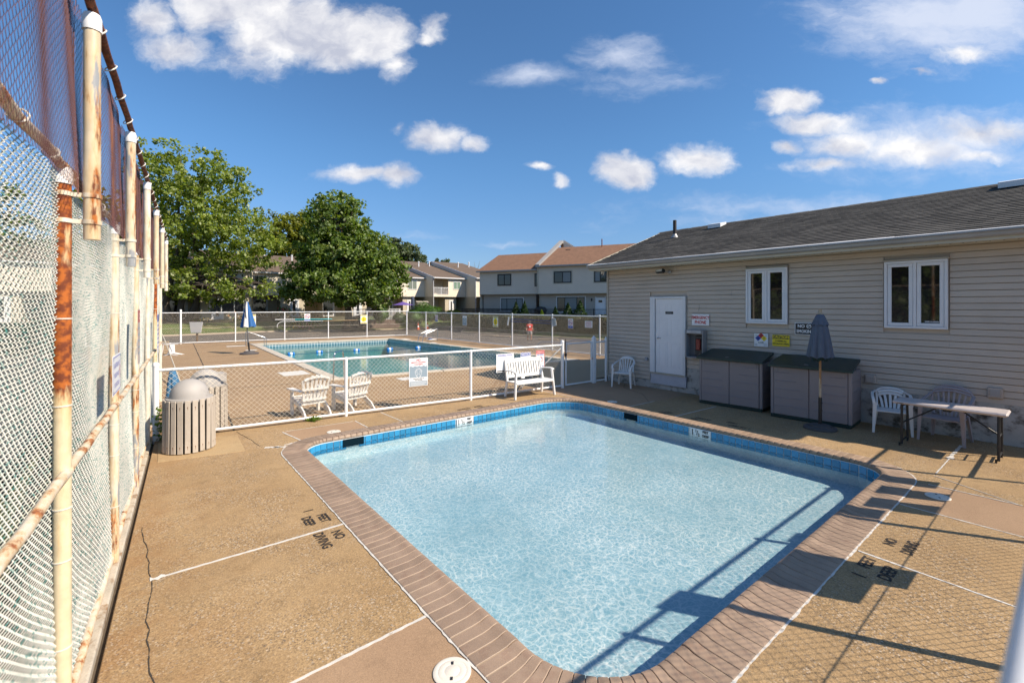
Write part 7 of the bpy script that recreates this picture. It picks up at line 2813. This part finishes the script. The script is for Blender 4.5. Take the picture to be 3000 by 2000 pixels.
# patio umbrella, closed navy umbrella, shed, cones
ux, uy = site(px(1180, 58), 58)
PURP = flat('purple_canvas', (0.12, 0.07, 0.30), .8)
pu = thing('umbrella', 'open purple patio umbrella before the cream townhouse', 'umbrella', (ux, uy, .7))
zt_ = pz(884, 58) - .7
MB().lathe([(1.38, zt_ - .42), (.9, zt_ - .27), (.45, zt_ - .12), (.06, zt_), (0, zt_ + .04)], 8).build('canopy', PURP, pu)
MB().tube([(0, 0, 0), (0, 0, zt_)], .025, 6).build('pole', WOOD, pu)
ux, uy = site(px(1209, 59), 59)
nu = thing('umbrella', 'tall closed navy umbrella by the purple one', 'umbrella', (ux, uy, .7))
folded_canopy('canopy', nu, pz(868, 59) - .7, .75, .14, .30, [flat('navy_canvas', (0.055, 0.07, 0.11), .8)], 8, .3, .6, 21)
MB().tube([(0, 0, 0), (0, 0, 1.2)], .03, 6).build('pole', BLACK, nu)
ux, uy = site(px(1236, 60.2), 60.2)
sh_ = thing('garden_shed', 'beige plastic shed between the closed umbrella and the next townhouse', 'shed', (ux, uy, .7), RD(-10))
SHB = flat('shed_beige', (0.36, 0.33, 0.26), .6)
MB().bbox((-.75, -.4, 0), (.75, .5, 2.0), .03).build('wall', SHB, sh_)
MB().bbox((-.68, -.43, .05), (-.02, -.405, 1.85), .01).build('door', SHB, sh_)
MB().bbox((.02, -.43, .05), (.68, -.405, 1.85), .01).build('door', SHB, sh_)
MB().add([(-.82, -.5, 2.0), (.82, -.5, 2.0), (.82, .55, 2.0), (-.82, .55, 2.0), (-.82, .05, 2.18), (.82, .05, 2.18)], [(0, 1, 5, 4), (2, 3, 4, 5), (0, 4, 3), (1, 2, 5), (3, 2, 1, 0)]).build('roof', SHB, sh_)
ORG = flat('cone_orange', (0.62, 0.10, 0.02), .5)
for i, (u, Z_, lb) in enumerate([(1225, 54, 'orange traffic cone with a white band, the left of two by the road'), (1253, 56, 'orange traffic cone, the right of two by the road')]):
    x, y = site(px(u, Z_), Z_)
    cn = thing('traffic_cone', lb, 'traffic cone', (x, y, road_z(x, y) + .13), 0, 'traffic cones by the road')
    MB().bbox((-.2, -.2, 0), (.2, .2, .04), .01).build('base', ORG, cn)
    MB().lathe([(.16, .04), (.12, .28)], 14).lathe([(.085, .46), (.03, .78), (0, .79)], 14).build('body', ORG, cn, True)
    MB().lathe([(.121, .28), (.086, .46)], 14).build('band', SW, cn, True)
# white board on a post by the far fence
ux, uy = site(px(575, 32), 32)
wb = thing('backboard', 'small white tapered board on a short post outside the far fence', 'board', (ux, uy, -.35), RD(-36))
q = pz(0, 1)
zb0, zb1 = pz(975, 32) + .35, pz(943, 32) + .35
MB().add([(-.36, 0, zb0), (.30, 0, zb0), (.43, 0, zb1), (-.46, 0, zb1), (-.36, .06, zb0), (.30, .06, zb0), (.43, .06, zb1), (-.46, .06, zb1)], [(0, 1, 2, 3), (7, 6, 5, 4), (0, 4, 5, 1), (1, 5, 6, 2), (2, 6, 7, 3), (3, 7, 4, 0)]).build('board', flat('dull_white_board', (0.55, 0.53, 0.50), .6), wb)
MB().box((-.05, .061, 0), (.05, .14, zb0 + .2)).build('post', WOOD, wb)
# parking lot bumpers
BUMP = pm('wheel_stop_concrete', (0.42, 0.32, 0.22), .9, var=.2, vs=4)
bme = MB().prism([(-.9, -.08), (.9, -.08), (.9, .08), (-.9, .08)], 0, .12, .03).mesh('body', BUMP)
for i, (u, Z_) in enumerate([(1435, 44.5), (1470, 43), (1605, 39.5)]):
    x, y = site(px(u, Z_), Z_)
    o = link('wheel_stop', bme, None, (x, y, road_z(x, y)), (0, 0, ar + .05))
    tag(o, ['concrete wheel stop on the car park furthest left of the walking person', 'concrete wheel stop on the car park just left of the walking person', 'concrete wheel stop on the car park right of the walking person'][i], 'wheel stop', 'wheel stops on the car park')
# what stands beyond the court on the left
town_unit('cream townhouse seen only through the wire of the tall fence, next to the maple', -14.5, -6.5, 57.8, 0, win=(.5, 1.6, 1.2), fill=(PANE, PANE))
town_unit('cream townhouse seen only through the wire of the tall fence, furthest left', -22.5, -14.5, 56.2, 0, win=(.5, 1.6, 1.2), fill=(PANE, PANE))
hx = thing('hedge', 'dark clipped hedge beyond the court, seen through the tall fence', 'hedge', (0, 0, 0))
r2 = np.random.default_rng(41)
q_ = np.stack([r2.uniform(-16, -2.0, 5000), 36 + r2.normal(size=5000) * .4, r2.uniform(-.3, 1.3, 5000)], 1)
link('foliage', leaves(q_, q_ * 0 + np.array([.2, -.8, .3]), .24, LEAF_K, 'foliage', seed=8), hx)
cg = MB()
cg.add([(-2.6, -30, -.20), (-12, -30, -.20), (-12, 30, -.20), (-1.2, 30, -.20)], [(3, 2, 1, 0)])
tag(cg.build('court', COURT), kind='structure')

# ================================================================== PERSON WALKING ON THE CAR PARK
SKIN = pm('skin', (0.42, 0.20, 0.13), .55, var=.06)
SHIRT = pm('red_shirt', (0.50, 0.035, 0.025), .8, var=.12, vs=9)
SHORT = pm('grey_shorts', (0.27, 0.25, 0.23), .85, var=.2, vs=14)
SHOE = flat('dark_shoe', (0.05, 0.045, 0.045), .6)
HAIR = flat('grey_hair', (0.12, 0.10, 0.09), .8)


def skin_mesh(name, verts, edges, rad, mat, parent, root=0, lev=2):
    me = bpy.data.meshes.new(name)
    me.from_pydata(verts, edges, [])
    o = link(name, me, parent)
    md = o.modifiers.new('skin', 'SKIN')
    for i, r in enumerate(rad):
        me.skin_vertices[0].data[i].radius = r if isinstance(r, tuple) else (r, r)
        me.skin_vertices[0].data[i].use_root = (i == root)
    sb = o.modifiers.new('sub', 'SUBSURF')
    sb.levels = sb.render_levels = lev
    me.materials.append(mat)
    dg = bpy.context.evaluated_depsgraph_get()
    m2 = bpy.data.meshes.new_from_object(o.evaluated_get(dg))
    m2.shade_smooth()
    if not m2.materials:
        m2.materials.append(mat)
    o.modifiers.clear()
    o.data = m2
    return o


Z_ = 38.6
x, y = site(px(1551, Z_), Z_)
pe = thing('person', 'person in a red shirt and grey shorts walking across the car park', 'person', (x, y, road_z(x, y)), RD(-38.75 + 12))
H_ = 1.62 / 1.72
V = [(0, 0, .95), (0, -.01, 1.12), (0, -.02, 1.30), (0, -.01, 1.45), (0, -.02, 1.53), (0, -.05, 1.60), (0, -.045, 1.71),
     (.11, 0, .90), (.12, -.17, .52), (.12, -.16, .10), (.12, -.27, .045),
     (-.11, 0, .90), (-.12, .03, .50), (-.12, .22, .16), (-.12, .12, .06),
     (.20, -.01, 1.42), (.29, .05, 1.16), (.30, -.08, .93), (.30, -.11, .83),
     (-.20, -.01, 1.42), (-.30, -.03, 1.16), (-.31, -.16, .95), (-.31, -.20, .86)]
E_ = [(0, 1), (1, 2), (2, 3), (3, 4), (4, 5), (5, 6), (0, 7), (7, 8), (8, 9), (9, 10), (0, 11), (11, 12), (12, 13), (13, 14), (3, 15), (15, 16), (16, 17), (17, 18), (3, 19), (19, 20), (20, 21), (21, 22)]
Rr = [(.155, .12), (.165, .13), (.175, .125), (.12, .09), .055, (.078, .09), (.07, .085), .095, .062, .043, .038, .095, .062, .043, .038, .062, .048, .036, .030, .062, .048, .036, .030]
body = skin_mesh('body', [Vector(v) * H_ for v in V], E_, [(tuple(q * H_ for q in r) if isinstance(r, tuple) else r * H_) for r in Rr], SKIN, pe)
SV = [(0, 0, .93), (0, -.01, 1.12), (0, -.02, 1.30), (0, -.01, 1.44), (0, -.015, 1.48), (.21, -.01, 1.42), (.265, .02, 1.25), (-.21, -.01, 1.42), (-.27, -.02, 1.25)]
SE = [(0, 1), (1, 2), (2, 3), (3, 4), (3, 5), (5, 6), (3, 7), (7, 8)]
SR = [(.205, .16), (.215, .17), (.21, .155), (.15, .11), (.075, .07), .088, .085, .088, .085]
skin_mesh('shirt', [Vector(v) * H_ for v in SV], SE, [(tuple(q * H_ for q in r) if isinstance(r, tuple) else r * H_) for r in SR], SHIRT, pe, 1)
HV = [(0, 0, 1.0), (0, 0, .90), (.12, -.02, .80), (.125, -.15, .52), (-.12, .01, .80), (-.125, .045, .50)]
skin_mesh('shorts', [Vector(v) * H_ for v in HV], [(0, 1), (1, 2), (2, 3), (1, 4), (4, 5)], [(.19, .15), (.19, .15), .135, .125, .135, .125], SHORT, pe, 1)
for (sx_, sy, sz, up_) in ((.12, -.16, .0, 0), (-.12, .20, .05, .45)):
    M_ = Matrix.Scale(H_, 4) @ Matrix.Translation((sx_, sy, sz)) @ Matrix.Rotation(up_, 4, 'X')
    MB().bbox((-.05, -.19, .0), (.05, .08, .085), .03, M_).build('shoe', SHOE, pe, True)
MB().lathe([(.0, .11), (.055, .10), (.088, .05), (.092, 0), (.08, -.03)], 14, Matrix.Scale(H_, 4) @ Matrix.Translation((0, -.03, 1.685)) @ Matrix.Rotation(RD(-12), 4, 'X')).build('hair', HAIR, pe, True)
disc(.07, .0, 1.28 * H_, -.19 * H_).build('shirt_print', SW, pe)
for sx_ in (-.03, .03):
    MB().lathe([(0, .008), (.01, .004), (.012, 0)], 8, Matrix.Scale(H_, 4) @ Matrix.Translation((sx_, -.128, 1.655)) @ Matrix.Rotation(RD(90), 4, 'X')).build('eye', SBLK, pe)
MB().add([Vector(v) * H_ for v in [(-.014, -.125, 1.61), (.014, -.125, 1.61), (0, -.155, 1.612), (0, -.13, 1.66)]], [(0, 2, 3), (2, 1, 3), (0, 1, 2)]).build('nose', SKIN, pe)
MB().box((-.022 * H_, -.137 * H_, 1.575 * H_), (.022 * H_, -.12 * H_, 1.583 * H_)).build('mouth', SRED, pe)
# weeds at the foot of the low fence
for i, (x, y, lb) in enumerate([(2.55, 9.42, 'small tuft of weeds at the foot of the low fence'), (.22, 9.55, 'taller weeds growing behind the litter bin at the fence corner')]):
    r2 = np.random.default_rng(i + 300)
    n2 = 90 if i == 0 else 200
    q_ = r2.normal(size=(n2, 3)) * np.array([.07, .04, .02]) + np.array([0, 0, .04])
    if i:
        q_ = np.stack([r2.normal(size=n2) * .07, r2.normal(size=n2) * .07, r2.uniform(0, .6, n2)], 1)
    t = thing('weed', lb, 'weed', (x, y, 0))
    link('foliage', leaves(q_, q_ * 0 + np.array([0, 0, .4]), .045, WEED, 'foliage', seed=i), t)
